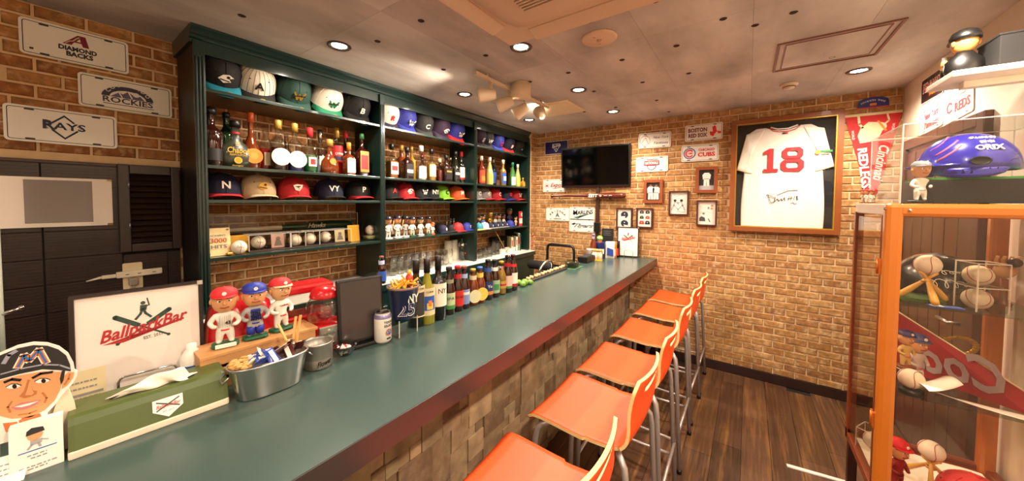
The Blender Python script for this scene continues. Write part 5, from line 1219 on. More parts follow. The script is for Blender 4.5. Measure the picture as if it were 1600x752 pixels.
# souvenir cup in a clear stand
cs = thing('cup_stand', 'clear acrylic stand under the navy souvenir cup', 'stand', (.9, 1.2, BT))
for x in (-.046, .046): MB().box(x-.0015, x+.0015, -.035, .035, 0, .07).build('side', ACRYLIC, cs)
MB().box(-.046, .046, -.035, .035, .066, .069).build('shelf', ACRYLIC, cs); m = MB()
for x in (-.046, .046): m.box(x-.002, x+.002, -.0365, -.034, 0, .07)
m.build('edges', edge_gleam(), cs)['kind'] = 'stuff'
cu = thing('souvenir_cup', 'navy souvenir cup with white NY letters and number 25 holding fries', 'cup', (.9, 1.2, BT+.069), R(-24))
MB().lathe([(0, .001), (.046, .001), (.047, .004), (.064, .128), (.0665, .13), (.0665, .137), (.063, .137), (.06, .12), (0, .118)], 36, caps=False).build('cup', mat('161c44', .35, noise=.15, scale=20, coat=.3), cu)
MB().lathe([(.0605, .105), (.064, .128), (.0668, .13), (.0668, .138), (.0635, .138)], 36, caps=False).build('rim_band', mat('8a6a5a', .4), cu)
bend(text('NY', .04, .028, .09, W_, cu, -.0605, w=.045, h=.036, bold=.0008), .059)
for s, sx in (('25', 0),): bend(text(s, .06, .004, .042, W_, cu, -.0545, w=.075, h=.055, bold=.0012, ext=.001), .053); bend(text(s, .06, .004, .042, mat('1d2458', .4), cu, -.0556, w=.068, h=.048, bold=-.0002, ext=.001), .0535)
m = MB()
for i in range(26):
    a = random.uniform(0, 2*pi); r = .05*random.random()**.5; m.obox((r*cos(a), r*sin(a), .135+random.uniform(-.01, .018)), (.006, .006, .05), (random.uniform(-1.3, 1.3), random.uniform(-1.3, 1.3), 0))
o = m.build('fries', YELLOW, None, (.9, 1.2, BT+.069)); o['kind'] = 'stuff'; tag(o, 'heap of yellow fries in the navy souvenir cup', 'fries')
kb = thing('sauce_bottle', 'tiny orange sauce bottle with yellow cap standing in the fries', 'sauce bottle', (.925, 1.19, BT+.2)); MB().lathe([(0, 0), (.014, .001), (.0155, .012), (.0155, .04), (.009, .052), (0, .053)], 16, caps=False).build('bottle', mat('c8401e', .35, coat=.3), kb); MB().lathe([(.0095, .05), (.0095, .06), (.004, .068), (0, .068)], 14).build('cap', YELLOW, kb)
# bottles in a row
GRP = 'bottles in a row on the bar counter'
def bar_bottle(px, pyb, top, Y, lb, w, kind, *a, rz=-18, **k):
    p = at(1, Y, px, top); return bottle(lb, (p.x, Y, BT), p.z-BT, w/2, kind, *a, rz=R(rz), group=GRP, **k)
bar_bottle(650, 0, 406, 1.23, 'dark wine bottle with cream label, right beside the souvenir cup', .076, 'wine', DGL, mat('171010', .35), (mat('3b3633', .5), .17, .62, 1.2), second=(LCR, .52, .62, 1.2), cap_h=.2, hat=1.05, txt=[('CUTTERS', .57, .013)], neck=(LCR, .15, .17))
bar_bottle(667, 0, 404, 1.215, 'green-gold wine bottle with colourful picture label', .074, 'cone', mat('8d8a1e', .08, noise=.1, coat=.5, spec=.7), mat('1f1412', .35), (LCR, .14, .56, .9), second=(LBL, .22, .44, .7), cap_h=.22, hat=1.05, txt=[('CURVE', .50, .012)])
WB = [o for o in COL.objects if o.get('label') == 'green-gold wine bottle with colourful picture label'][0]; wrap(MB(), .0383, .07, .1, .4).build('picture_print', LYE, WB); wrap(MB(), .0386, .085, .112, .22).build('picture_spot', LOR, WB)
bar_bottle(684.5, 0, 400, 1.215, 'black wine bottle with large white label and interlaced letters', .078, 'wine', mat('0d0a0a', .08, noise=0, coat=.6), mat('141010', .3), (LW, .22, .58, 1.25), cap_h=.22, hat=1.05, txt=[('NY', .46, .034)], rz=-12)
BEER = [(701.6, 417, 'dark beer bottle with pale label and green foot band', BRN, CHAR, (mat('b9c79a', .5), .12, .46, 1.3), (LGR, .12, .2, 1.3), [('IPA', .34, .02)], (mat('8a8a70', .5), .66, .74)),
 (715, 415, 'dark beer bottle with bright red label and red neck', BRN, CRED, (mat('c8281c', .45), .12, .46, 1.4), None, [('RED ALE', .32, .016)], (CRED, .72, .82)),
 (725, 415.5, 'dark beer bottle with blue and white label', BRN, mat('7a3a34', .4), (mat('7f93c4', .5), .12, .46, 1.4), (LW, .34, .4, 1.2), None, (mat('9fb4dc', .5), .72, .82)),
 (739, 420, 'brown beer bottle with cream oval label and cream neck', AMB, GOLD, (mat('d8d0a4', .5), .08, .44, 3), None, [('STEAM', .3, .014), ('BEER', .2, .012)], (LCR, .7, .82)),
 (750, 417, 'brown beer bottle with yellow oval label and blue crown', AMB, LBL, (LYE, .08, .44, 3), None, [('PALE', .3, .014), ('ALE', .2, .014)], (LYE, .7, .84)),
 (762.5, 405.5, 'dark beer bottle with navy label and tricolour neck', BRN, BLACK, (mat('2b3566', .5), .12, .46, 1.4), (LOR, .14, .22, .8), [('Yo', .34, .024)], (LBL, .68, .8)),
 (773, 405.5, 'dark beer bottle with pale green leaf label', BRN, BLACK, (mat('9fb796', .5), .12, .46, 1.3), (LGR, .2, .36, .6), None, (W_, .7, .8)),
 (783.5, 408, 'clear beer bottle with golden beer and gold label', None, GOLD, (LGD, .2, .42, 1.2), (LRD, .28, .33, 1.), None, (CHROME, .74, .86)),
 (793, 399, 'dark beer bottle with pink and white label', BRN, BRN, (PINK, .12, .46, 1.3), (LGR, .12, .18, 1.3), None, (LRD, .7, .8)),
 (801.5, 397.5, 'last dark beer bottle with white label and red bands', BRN, mat('4a1410', .4), (LW, .12, .5, 1.4), (LRD, .12, .2, 1.4), None, (CBRED, .66, .74))]
for x, yt, lb, body, cc, lab, sec, tx, nk in BEER:
    bar_bottle(x, 0, yt, 1.225, lb, .061, 'beer', body, cc, lab, clear=None if body else ('b5851c', .8), second=sec, txt=tx, tcol=W_ if ('red' in lb[:30] or 'navy' in lb) else DARK, neck=nk, cap_h=.07, rz=-25)
bottle('brown beer bottle with pale blue neck label behind the tablet', (at(1, 2.125, 596, 410).x, 2.125, CTOP), at(1, 2.125, 596, 400).z-CTOP, .032, 'beer', BRN, mat('8a4a44', .4), (LBL, .1, .46, 1.3), neck=(mat('b7c0e0', .5), .66, .84), cap_h=.07, group=None)
# limes, drip mat, ashtrays, tap
LM = mat('6f9a3a', .45, noise=.2, scale=60, bump=.3)
for i, (x, y, s) in enumerate(((1.86, 1.215, .9), (1.905, 1.23, 1.), (1.88, 1.262, .9), (1.94, 1.21, .8))):
    o = MB().ball((0, 0, .02), .022, 14, sc=(1.25, 1, .95)).ball((.028, 0, .02), .006, 8).build('lime', LM, None, (x, y, BT), (0, 0, i*1.7)); o.scale = (s, s, s)
    tag(o, ['green lime touching the last beer bottle', 'largest lime of the little heap behind the beer bottles', 'lime at the rear of the little heap', 'small lime at the end of the little heap'][i], 'lime')
dm = thing('drip_mat', 'long narrow black bar mat dotted with pale corks', 'mat', (2.33, 1.262, BT))
MB().box(-.36, .36, -.032, .034, 0, .012, ch=.003).build('mat', mat('221d1a', .7), dm)
for i in range(13): MB().lathe([(.011, 0), (.011, .026), (.0, .026)], 10, (0, 0, 0), mtx=Euler((pi/2, 0, .3*(i % 3))).to_matrix()).build('cork', mat('d8b888', .7, noise=.15), dm, (-.33+.05*i, .012+.006*(i % 2), .022))
am = thing('green_mat', 'green rubber mat under the stacked glass ashtrays', 'mat', (2.66, 1.225, BT)); MB().box(-.10, .09, -.06, .06, 0, .006, ch=.002).build('mat', mat('4f7a5a', .6), am)
at_ = MB().lathe([(0, .004), (.045, .004), (.05, .0), (.052, .026), (.046, .028), (.04, .01), (0, .009)], 28, sq=[5]*7, caps=False).mesh('dish', pane_mat('dfe6da', .05, .85, 1.))
for i, (x, y, z) in enumerate(((2.63, 1.22, .006), (2.63, 1.222, .034), (2.70, 1.235, .006))): tag(link('glass_ashtray', at_, None, (x, y, BT+z), (0, 0, .1*i)), ['square glass ashtray at the bottom of the stack', 'square glass ashtray on top of the stack', 'square glass ashtray beside the stack'][i], 'ashtray')
tpp = thing('chrome_tap', 'curved chrome tap rising behind the black drip mat', 'tap', (2.42, 1.42, .75)); MB().box(-.3, .5, -.08, .3, -.75, -.02, ch=.01).build('sink_unit', STEEL, tpp)
MB().tube([(0, 0, -.02), (0, 0, .2)]+[(.11-.11*cos(a*pi/10), -.02*sin(a*pi/10), .2+.085*sin(a*pi/10)) for a in range(11)]+[(.22, 0, .15)], .012, 10).build('spout', CHROME, tpp)
MB().lathe([(.03, -.02), (.028, .0), (.016, .01), (.016, .03)], 18).build('collar', CHROME, tpp)
# tubular frame with padded roll
tf = thing('tubular_frame', 'black tubular hoop frame with a padded roll behind the counter end', 'hoop frame', (3.3, 1.67, 0), R(-90))
MB().tube([(-.16, 0, 0), (-.16, 0, 1.02)]+[(-.12-.04*cos(a*pi/8), 0, 1.02+.05*sin(a*pi/8)) for a in range(1, 5)]+[(.12+.04*sin(a*pi/8), 0, 1.02+.05*cos(a*pi/8)) for a in range(0, 5)]+[(.16, 0, 1.02), (.16, 0, 0)], .015, 10).build('hoop', BLACK, tf)
MB().tube([(-.16, 0, .84), (.16, 0, .84)], .012, 8).build('cross_tube', BLACK, tf)
MB().lathe([(0, -.15), (.03, -.148), (.045, -.13), (.047, .1), (.04, .13), (0, .135)], 20, (-.07, -.30, .885), mtx=Matrix(((0, 0, 1), (1, 0, 0), (0, 1, 0)))).build('padded_roll', mat('141010', .75), tf)
for x in (-.16, .02): MB().tube([(x, 0, .84), (x, -.30, .86)], .01, 8).build('arm', BLACK, tf)
MB().box(-.12, .12, -.26, -.02, .80, .825, ch=.008).build('grey_tray', mat('8f8986', .5), tf)
# far end of the counter
menu('small white menu board with the same logo at the brick end of the counter', (3.50, 1.005, BT+.006), R(-80), .21, .305, 4, .15)
easel('small wire easel holding the menu board at the brick end', (3.49, .99, BT), R(-80), .085)
eb_ = thing('black_tray_box', 'low black box at the rear of the counter end', 'box', (3.02, 1.24, BT)); MB().box(-.12, .12, -.045, .05, 0, .055, ch=.004).build('box', BLACK, eb_); MB().box(-.11, .11, -.035, .04, .055, .058).build('lid', CHAR, eb_)
wc = thing('white_cup', 'white paper cup beside the end beer bottle', 'cup', (3.14, 1.262, BT)); MB().lathe([(0, .001), (.028, .001), (.038, .1), (.04, .102), (.036, .1), (0, .09)], 22, caps=False).build('cup', W_, wc); wc.location.z = BT
p = at(0, 3.2, 917, 405); bottle('brown beer bottle with pale label standing at the counter end', (3.2, 1.255, BT), .25, .031, 'beer', AMB, mat('9a8ab0', .4), (mat('b8b0b4', .5), .1, .42, 1.4), rz=R(-80), cap_h=.07, neck=(mat('a79ac0', .5), .8, .9), group=None)
bc_ = thing('blue_cup', 'blue printed cup holding small green and orange toys', 'cup', (3.27, 1.215, BT), R(-75)); MB().lathe([(0, .001), (.042, .001), (.056, .16), (.058, .163), (.053, .16), (0, .15)], 26, caps=False).build('cup', mat('2c3c86', .35, noise=.3, scale=30), bc_); wrap(MB(), .0505, .05, .11, 1.1).build('print', W_, bc_)
tg = thing('green_toy', 'bright green toy head poking out of the blue cup', 'toy', (3.27, 1.215, BT+.155)); MB().ball((0, 0, .045), .032, 14, sc=(1, 1, .9)).build('head', LIME, tg); MB().ball((-.028, -.0, .05), .011, 8).ball((-.02, -.022, .05), .011, 8).build('eyes', EYEW, tg); MB().ball((0, 0, .012), .024, 10).build('body', ORANGE, tg)
sk = thing('sauce_rack', 'cream sauce and sachet rack at the counter end', 'rack', (3.12, 1.185, BT), R(-75))
MB().box(-.05, .05, -.03, .03, 0, .01, ch=.002).box(-.05, .05, .024, .03, .01, .09).build('tray', YELLOW, sk)
for i in range(4): MB().lathe([(0, 0), (.016, .001), (.017, .05), (.01, .062), (.01, .072), (0, .073)], 12, (-.033+.022*i, -.005, .01)).build('jar', [CREAM, W_, TAN, CREAM][i], sk)
for i in range(3): MB().ball((-.03+.03*i, 0, .10), .02, 10, sc=(1, .8, .7)).build('bread', mat('d9a860', .6, noise=.2), sk)
for lb, x, y, h, c1, c2 in (('white and blue crisp packet leaning at the counter end', 3.33, 1.13, .17, W_, PKB), ('black and red crisp packet beside the small menu board', 3.42, 1.105, .17, BLACK, CBRED), ('orange crisp packet squeezed between the two others', 3.38, 1.125, .165, LOR, W_)):
    o = thing('crisp_packet', lb, 'packet', (x, y, BT), R(-65)); MB().grid(lambda u, v: ((u-.5)*.09, -.018*sin(pi*u)**.5*sin(pi*v)**.5, h*v), 8, 8).grid(lambda u, v: ((u-.5)*.09, .014*sin(pi*u)**.5*sin(pi*v)**.5, h*v), 8, 8).build('bag', c1, o)
    MB().prism([(-.03, .03), (.03, .02), (.03, .09), (-.03, .11)], -.0175, -.0195).build('print', c2, o)
ts = thing('tablet_sign', 'small black sign with faint white lines behind the crisp packets', 'sign', (3.44, 1.20, BT)); ts.rotation_euler = (R(-6), 0, R(-80))
MB().box(-.06, .06, 0, .012, .0, .29, ch=.003).build('panel', BLACK, ts); print_lines(ts, [(-.04, .04, .26), (-.04, .03, .24), (-.04, .035, .22)], -.0002, GREY, .003)

# ================================================================ plates, pictures and the jersey on the walls
PLB = mat('1c1a24', .4, noise=0); PURP = mat('2a2440', .4, noise=0)
def plate(label, loc, rz, bg=PLATE, border=PLB, tilt=0, w=.305, h=.152, slots=True):
    t = thing('licence_plate', label, 'plate', loc, group='collectible plates on the walls'); t.rotation_euler = (Matrix.Rotation(rz, 3, 'Z') @ Matrix.Rotation(R(-tilt), 3, 'Y')).to_euler()
    MB().prism(rrect(w, h, .014), 0, -.0015).build('sheet', bg, t)
    m = MB(); ring2d(rrect(w, h, .014), rrect(w-.008, h-.008, .011), -.0015, -.0032, m); m.build('raised_rim', PLATE, t)
    if border:
        m = MB(); ring2d(rrect(w-.016, h-.016, .009), rrect(w-.021, h-.021, .007), -.0015, -.0021, m); m.build('border_line', border, t)
    if slots:
        for x, z in ((-.09, .062), (.09, .062), (-.09, -.062), (.09, -.062)): MB().prism(rrect(.026, .0065, .0032, x, z), -.0014, -.0019).build('bolt_slot', mat('3a2c22', .6), t)
    return t
Y1 = -.0022
def mid(ax, v, pts):
    q = [at(ax, v, x, y) for x, y in pts]; return sum(q, Vector())/len(q)
LP = lambda pts: mid(1, YB-.012, pts)
EP = lambda pts: mid(0, XE-.012, pts)
DKR = mat('7c1422', .4, noise=0)
t = plate('white plate with dark red letter A above black block lettering', LP([(28, 26), (200, 67), (32, 83), (200, 115)]), 0)
MB().prism([(-.042, .004), (.0, .052), (.022, .052), (.032, .004), (.014, .004), (.010, .018), (-.010, .018), (-.018, .004)], Y1, Y1-.001).prism([(-.004, .024), (.008, .024), (.006, .038)], Y1-.001, Y1-.0014, 1).ribbon([(-.034, .008), (-.022, .02), (-.014, .022), (-.004, .036), (.004, .044)], .003, Y1-.001, Y1-.0014, 2).build('letter_emblem', [DKR, PLATE, LCR], t)
text('DIAMOND', .026, 0, -.014, PLB, t, Y1-.0004, w=.108, h=.021, bold=.0012); text('BACKS', .026, .004, -.038, PLB, t, Y1-.0004, w=.076, h=.022, bold=.0012)
MB().box(-.128, -.118, Y1-.001, Y1, -.052, -.044).build('league_mark', PLB, t)
t = plate('white plate with a mountain arch emblem over outlined capitals', LP([(121, 112), (268, 140), (123, 164), (268, 185)]), 0)
m = MB(); A_ = [(.085*cos(pi*i/20), .055*sin(pi*i/20)-.012) for i in range(21)]; B_ = [(.06*cos(pi*i/20), .036*sin(pi*i/20)-.012) for i in range(21)]
for i in range(20): m.prism([A_[i], A_[i+1], B_[i+1], B_[i]], Y1, Y1-.001)
m.prism([(-.058, -.012), (-.03, .012), (-.018, .006), (0, .022), (.02, .004), (.04, .008), (.056, -.012)], Y1, Y1-.001, 1).ribbon([(-.03, .012), (-.02, -.01)], .004, Y1-.001, Y1-.0014, 2).ribbon([(0, .022), (.012, -.008)], .005, Y1-.001, Y1-.0014, 2)
m.prism(disc(.011, .026, .012, 14), Y1-.001, Y1-.0016, 2); m.build('arch_emblem', [PURP, mat('5a5670', .4), PLATE], t)
arc_text('COLORADO', .0735, 0, -.022, R(150), R(30), .022, PLATE, t, Y1-.0014, bold=.0003)
text('ROCKIES', .036, 0, -.028, PURP, t, Y1-.0006, w=.165, h=.027, bold=.0008)
MB().ribbon([(-.08, -.047), (.085, -.047)], .003, Y1, Y1-.0008).build('under_rule', PURP, t)
t = plate('white plate with a navy diamond outline behind the short name', LP([(5, 162), (181, 183), (9, 218), (181, 232)]), 0)
m = MB(); o_, i_ = [(0, .054), (.052, 0), (0, -.054), (-.052, 0)], [(0, .045), (.043, 0), (0, -.045), (-.043, 0)]; ring2d(o_, i_, Y1, Y1-.001, m); m.build('diamond', NAVY, t)
text('RAYS', .04, 0, .002, PLATE, t, Y1-.0012, w=.125, h=.04, bold=.003); text('RAYS', .04, 0, .002, NAVY, t, Y1-.0018, w=.115, h=.032, bold=.001); text('R', .055, -.044, .004, NAVY, t, Y1-.002, bold=.0012)
# end wall
RE = -pi/2
t = plate('navy plate with a white shield, partly behind the television', (XE-.012, 1.884, 2.187), RE, bg=mat('201c52', .35, noise=.05), border=None)
MB().prism([(-.05, .045), (.05, .045), (.05, .015), (0, -.055), (-.05, .015)], Y1, Y1-.001).prism([(-.042, .037), (.042, .037), (.042, .014), (0, -.044), (-.042, .014)], Y1-.001, Y1-.0014, 1).prism([(-.012, -.01), (.012, -.01), (0, -.026)], Y1-.0014, Y1-.002, 0).build('shield', [PLATE, mat('201c52', .35)], t)
text('Padres', .036, 0, .018, W_, t, Y1-.002, w=.12, h=.036, shear=.4, bold=.0008, rz=R(8))
t = plate('white plate with a red script word, partly behind the television', (XE-.012, 1.906, 1.737), RE)
MB().prism(disc(.032, -.098, 0, 20), Y1, Y1-.0008).prism(disc(.027, -.098, 0, 20), Y1-.0008, Y1-.0012, 1).prism([(-.118, -.012), (-.108, .016), (-.098, .0), (-.09, .018), (-.078, -.012)], Y1-.0012, Y1-.0016, 2).build('round_emblem', [GREY, PLATE, CBRED], t)
text('Expos', .062, .03, .004, mat('8c1230', .4), t, Y1-.001, w=.17, h=.062, shear=.35, bold=.0012); MB().ribbon([(-.02, -.036), (.09, -.024)], .006, Y1, Y1-.001).build('underline', mat('8c1230', .4), t)
t = plate('white plate with a state name arched over a letter A, lower of the pale ones', (XE-.012, 1.858, 1.395), RE, border=None)
arc_text('ARIZONA', .13, 0, -.094, R(136), R(44), .034, PLB, t, Y1-.0005, bold=.001)
text('A', .07, 0, -.012, mat('44404c', .4), t, Y1-.0005, bold=.002); text('CARDINALS', .017, 0, -.055, mat('44404c', .4), t, Y1-.0005, w=.11, bold=.0006)
t = plate('pinstriped plate with a fish-team word and swash under the bat', (XE-.012, 1.548, 1.41), RE)
text('MARLINS', .046, .015, .012, PLB, t, Y1-.0005, w=.23, h=.046, bold=.0014, rz=R(5), shear=.1); text('M', .075, -.085, .01, PLB, t, Y1-.0008, bold=.0014, shear=.1)
MB().prism([(-.11, -.045), (-.05, -.032), (.12, .0), (.12, .006), (-.03, -.022), (-.05, -.056)], Y1, Y1-.0007).build('swash', mat('35706e', .4), t)
m = MB()
for i in range(18): m.box(-.135+.0158*i, -.1342+.0158*i, Y1+.0002, Y1+.0004, -.06, .06)
m.build('pinstripes', GREY, t)['kind'] = 'stuff'
t = plate('white plate with a slanting silver-blue word, lowest on the end wall', (XE-.012, 1.55, 1.277), RE)
text('Tigers', .06, .005, -.004, PLB, t, Y1-.0005, w=.24, h=.055, shear=.55, bold=.0022); text('Tigers', .06, .005, -.004, mat('a9b4c0', .4), t, Y1-.001, w=.232, h=.047, shear=.55, bold=-.0004)
MB().prism([(-.13, .01), (-.085, .028), (-.07, .018), (-.095, .0)], Y1, Y1-.001).build('bird_head', PLB, t)
t = plate('pinkish white plate with red round emblem and two-line grey script', (XE-.012, .785, 2.165), RE, tilt=-1.5)
m = MB(); ring2d(disc(.05, -.09, 0, 24), disc(.045, -.09, 0, 24), Y1, Y1-.001, m); m.ribbon([(-.12, -.02), (-.085, .03), (-.06, -.03)], .006, Y1, Y1-.001).ribbon([(-.105, .045), (-.075, .052), (-.07, .036)], .005, Y1, Y1-.001); m.build('round_emblem', mat('c78a82', .4), t)
text('New York', .034, .055, .026, PLB, t, Y1-.0005, w=.145, shear=.45); text('Yankees', .036, .055, -.028, PLB, t, Y1-.0005, w=.135, shear=.45)
t = plate('white plate with a red and navy banner above a half ball', (XE-.012, .807, 1.927), RE)
NRD = mat('b0182a', .4, noise=0)
MB().prism([(-.075, -.01), (-.07, .036), (.07, .036), (.075, -.01), (.03, -.016), (-.03, -.016)], Y1, Y1-.0008).prism([(-.07, -.007), (-.066, .031), (.066, .031), (.07, -.007), (.03, -.012), (-.03, -.012)], Y1-.0008, Y1-.0012, 1).build('banner', [NAVY, NRD], t)
text('NATIONALS', .036, 0, .011, W_, t, Y1-.0016, w=.125, h=.03, bold=.001); text('WASHINGTON', .016, 0, .046, NRD, t, Y1-.0006, w=.105, bold=.0008)
m = MB(); A_ = [(.046*cos(pi+pi*i/16), .046*sin(pi+pi*i/16)-.014) for i in range(17)]; B_ = [(.037*cos(pi+pi*i/16), .037*sin(pi+pi*i/16)-.014) for i in range(17)]
for i in range(0, 16, 1): m.prism([A_[i], A_[i+1], B_[i+1], B_[i]], Y1, Y1-.0008, i % 2)
m.build('ball_arc', [NAVY, GREY], t)
t = plate('white plate with two-line city name and red stockings, topmost by the jersey', (XE-.012, .358, 2.197), RE)
for s, z in (('BOSTON', .022), ('RED SOX', -.027)):
    text(s, .044, -.048, z, mat('2b2030', .4), t, Y1-.0005, w=.155, h=.038, bold=.0018); text(s, .044, -.048, z, mat('b8504a', .4), t, Y1-.001, w=.15, h=.03, bold=-.0008)
MB().prism([(.07, .04), (.09, .052), (.1, .04), (.106, .0), (.14, -.006), (.138, -.026), (.1, -.022), (.07, -.026), (.06, -.012), (.076, .0)], Y1, Y1-.001).prism([(.05, .0), (.074, -.004), (.09, -.03), (.08, -.046), (.056, -.034)], Y1-.0008, Y1-.0016).prism([(.098, -.012), (.112, -.006), (.116, -.018), (.1, -.024)], Y1-.001, Y1-.0018, 1).build('stockings', [CBRED, W_], t)
t = plate('white plate with blue ring around a red letter C and red capitals', (XE-.012, .385, 2.007), RE)
m = MB(); ring2d(disc(.052, -.083, 0, 28), disc(.043, -.083, 0, 28), Y1, Y1-.001, m); m.build('blue_ring', LBL, t)
m = MB()
for i in range(20):
    a, b = R(35+14.5*i), R(35+14.5*(i+1)); m.prism([(-.083+.037*cos(a), .037*sin(a)), (-.083+.037*cos(b), .037*sin(b)), (-.083+.024*cos(b), .024*sin(b)), (-.083+.024*cos(a), .024*sin(a))], Y1, Y1-.001)
m.build('red_c', CBRED, t); text('UBS', .02, -.078, 0, CBRED, t, Y1-.0006, w=.04, bold=.001)
text('CHICAGO', .032, .055, .026, CBRED, t, Y1-.0006, w=.13, h=.024, bold=.001); text('CUBS', .055, .055, -.018, CBRED, t, Y1-.0006, w=.14, h=.04, bold=.002)

# television on its pole
tv = thing('television', 'black flat television tilted on a pole against the brick wall', 'television', (3.545, 1.393, 1.93)); tv.rotation_euler = (Matrix.Rotation(RE+R(3), 3, 'Z') @ Matrix.Rotation(R(4), 3, 'X')).to_euler()
MB().box(-.385, .385, -.012, .03, -.225, .225, ch=.006).build('casing', mat('0b0a0a', .3, noise=0), tv)
MB().prism(rrect(.735, .405, .003, 0, .005), -.012, -.0128).build('screen', mat('020202', .08, noise=0, spec=.35), tv)
MB().ribbon([(-.37, -.214), (.37, -.214)], .006, -.0122, -.0128).build('lower_trim', mat('3a1212', .3), tv)
tp2 = thing('television_pole', 'dark upright pole carrying the television with a small box at its foot', 'pole', (XE-.03, 1.355, 0)); MB().box(-.014, .014, -.018, .018, .95, 2.0, ch=.003).build('pole', mat('3a1d14', .4), tp2)
MB().box(-.035, .0, -.035, .03, 1.215, 1.32, ch=.004).build('cable_box', BLACK, tp2); MB().box(-.02, .02, -.1, .1, 1.85, 2.0, ch=.004).build('bracket', BLACK, tp2)
wbt = thing('wall_bat', 'dark red wooden bat hung level below the television', 'bat', (3.54, 1.48, 1.612)); wbt.rotation_euler = (0, 0, RE)
WBM = mat('5a1f12', .25, noise=.25, scale=20, coat=.5)
MB().lathe(bat_prof(.87)[:6], 18, mtx=BX, c=(-.435, 0, 0), caps=False).build('handle', WBM, wbt); MB().lathe(bat_prof(.87)[5:], 18, mtx=BX, c=(-.435, 0, 0), caps=False).build('barrel', WBM, wbt)
text('ZETT', .05, .085, .0, W_, wbt, -.027, w=.11, h=.034, shear=.2, bold=.0018, ext=.003); MB().prism(disc(.012, .175, 0, 16), -.028, -.0318).build('round_mark', mat('c9a08a', .4), wbt)
MB().ribbon([(.215, .0), (.25, .002)], .005, -.0318, -.0333).ribbon([(.265, .0), (.30, .002)], .004, -.032, -.0336).build('small_print', LCR, wbt)
for x in (-.31, .27): MB().tube([(x, .055, -.03), (x, .0, -.038), (x, -.036, -.03), (x, -.036, .0)], .004, 6).build('hook', BLACK, wbt)

# framed pictures
def framed(label, box, fm, fw, matw, paint, deep=.022):
    (y0, z0, y1, z1) = box; w, h = abs(y0-y1), abs(z1-z0)
    t = thing('framed_picture', label, 'picture', (XE-.012, (y0+y1)/2, (z0+z1)/2), RE)
    for nm, poly in (('frame_side', [(-w/2, -h/2), (-w/2+fw, -h/2+fw), (-w/2+fw, h/2-fw), (-w/2, h/2)]), ('frame_side', [(w/2, -h/2), (w/2-fw, -h/2+fw), (w/2-fw, h/2-fw), (w/2, h/2)]),
                     ('frame_side', [(-w/2, h/2), (-w/2+fw, h/2-fw), (w/2-fw, h/2-fw), (w/2, h/2)]), ('frame_side', [(-w/2, -h/2), (-w/2+fw, -h/2+fw), (w/2-fw, -h/2+fw), (w/2, -h/2)])):
        MB().prism(poly, .006, -deep).build(nm, fm, t)
    MB().prism([(-w/2+fw, -h/2+fw), (w/2-fw, -h/2+fw), (w/2-fw, h/2-fw), (-w/2+fw, h/2-fw)], .004, -.004).build('sheet', matw, t)
    paint(t, w-2*fw, h-2*fw)
    MB().prism([(-w/2+fw, -h/2+fw), (w/2-fw, -h/2+fw), (w/2-fw, h/2-fw), (-w/2+fw, h/2-fw)], -deep*.6, -deep*.6-.001).build('glazing', pane_mat('ffffff', .05, .98, .5), t)
    return t
FR1 = mat('8a4522', .4, noise=.2, scale=20); FR2 = mat('46241a', .35, noise=.2, scale=20)
def fig(m, cx, z0, h, mi, mj, lean=0):
    """standing player print: legs, jersey, head"""
    m.prism([(cx-.16*h, z0), (cx-.02*h, z0), (cx+.0*h, z0+.45*h), (cx-.15*h, z0+.45*h)], -.0044, -.005, mi).prism([(cx+.02*h, z0), (cx+.16*h, z0), (cx+.15*h, z0+.45*h), (cx, z0+.45*h)], -.0044, -.005, mi)
    m.prism([(cx-.2*h, z0+.42*h), (cx+.2*h, z0+.42*h), (cx+.24*h, z0+.7*h), (cx+.12*h, z0+.84*h), (cx-.12*h, z0+.84*h), (cx-.24*h, z0+.7*h)], -.0046, -.0054, mi).prism(disc(.08*h, cx, z0+.92*h, 12), -.0048, -.0056, mj)
    m.prism([(cx-.15*h, z0+.43*h), (cx+.15*h, z0+.43*h), (cx+.15*h, z0+.46*h), (cx-.15*h, z0+.46*h)], -.0054, -.0058, mj)
def p_two(t, w, h):
    MB().prism([(-w/2, -h/2), (w/2, -h/2), (w/2, h/2), (-w/2, h/2)], -.004, -.0044).build('photo_ground', mat('2f2622', .5, noise=.3), t)
    m = MB(); fig(m, -w*.2, -h*.45, h*.86, 0, 1); fig(m, w*.22, -h*.45, h*.84, 0, 1); m.build('players_print', [W_, SKIND], t)
def p_back(t, w, h):
    MB().prism([(-w/2, -h/2), (w/2, -h/2), (w/2, -h*.28), (-w/2, -h*.28)], -.004, -.0044).build('field_print', mat('b9b4b4', .5), t)
    MB().prism([(-w/2, -h*.28), (w/2, -h*.28), (w/2, h/2), (-w/2, h/2)], -.004, -.0044).build('photo_ground', mat('2b2828', .5, noise=.5, scale=90), t)
    m = MB(); fig(m, 0, -h*.3, h*.78, 0, 1); m.build('player_print', [W_, CHAR], t)
def p_helmets(t, w, h):
    m = MB()
    for z, f in ((h*.2, 1), (-h*.24, -1)):
        m.prism([(-.035*f, z-.015), (-.04*f, z+.01), (-.02*f, z+.034), (.01*f, z+.038), (.034*f, z+.022), (.038*f, z-.004), (.02*f, z-.03), (.0, z-.028), (.012*f, z-.01)], -.004, -.0048).prism(disc(.006, .0, z+.012, 8), -.0048, -.0052, 1)
    m.build('helmets_print', [CNVY, W_], t)
def p_caps(t, w, h):
    cols = [CNVY, CNVY, CHAR, CBRED, CBRED, NAVY]
    for i in range(6):
        x, z = (-.028 if i % 2 == 0 else .028), h*.33-(i//2)*h*.3; s = .02 if i < 4 else .024
        MB().prism([(x-s, z-s*.7), (x-s, z), (x-s*.6, z+s*.8), (x+s*.6, z+s*.8), (x+s, z), (x+s, z-s*.7)], -.004, -.0048).prism(disc(.005, x, z+.002, 8), -.0048, -.0052, 1).build('item_print', [cols[i], W_ if i != 2 else LIME], t)
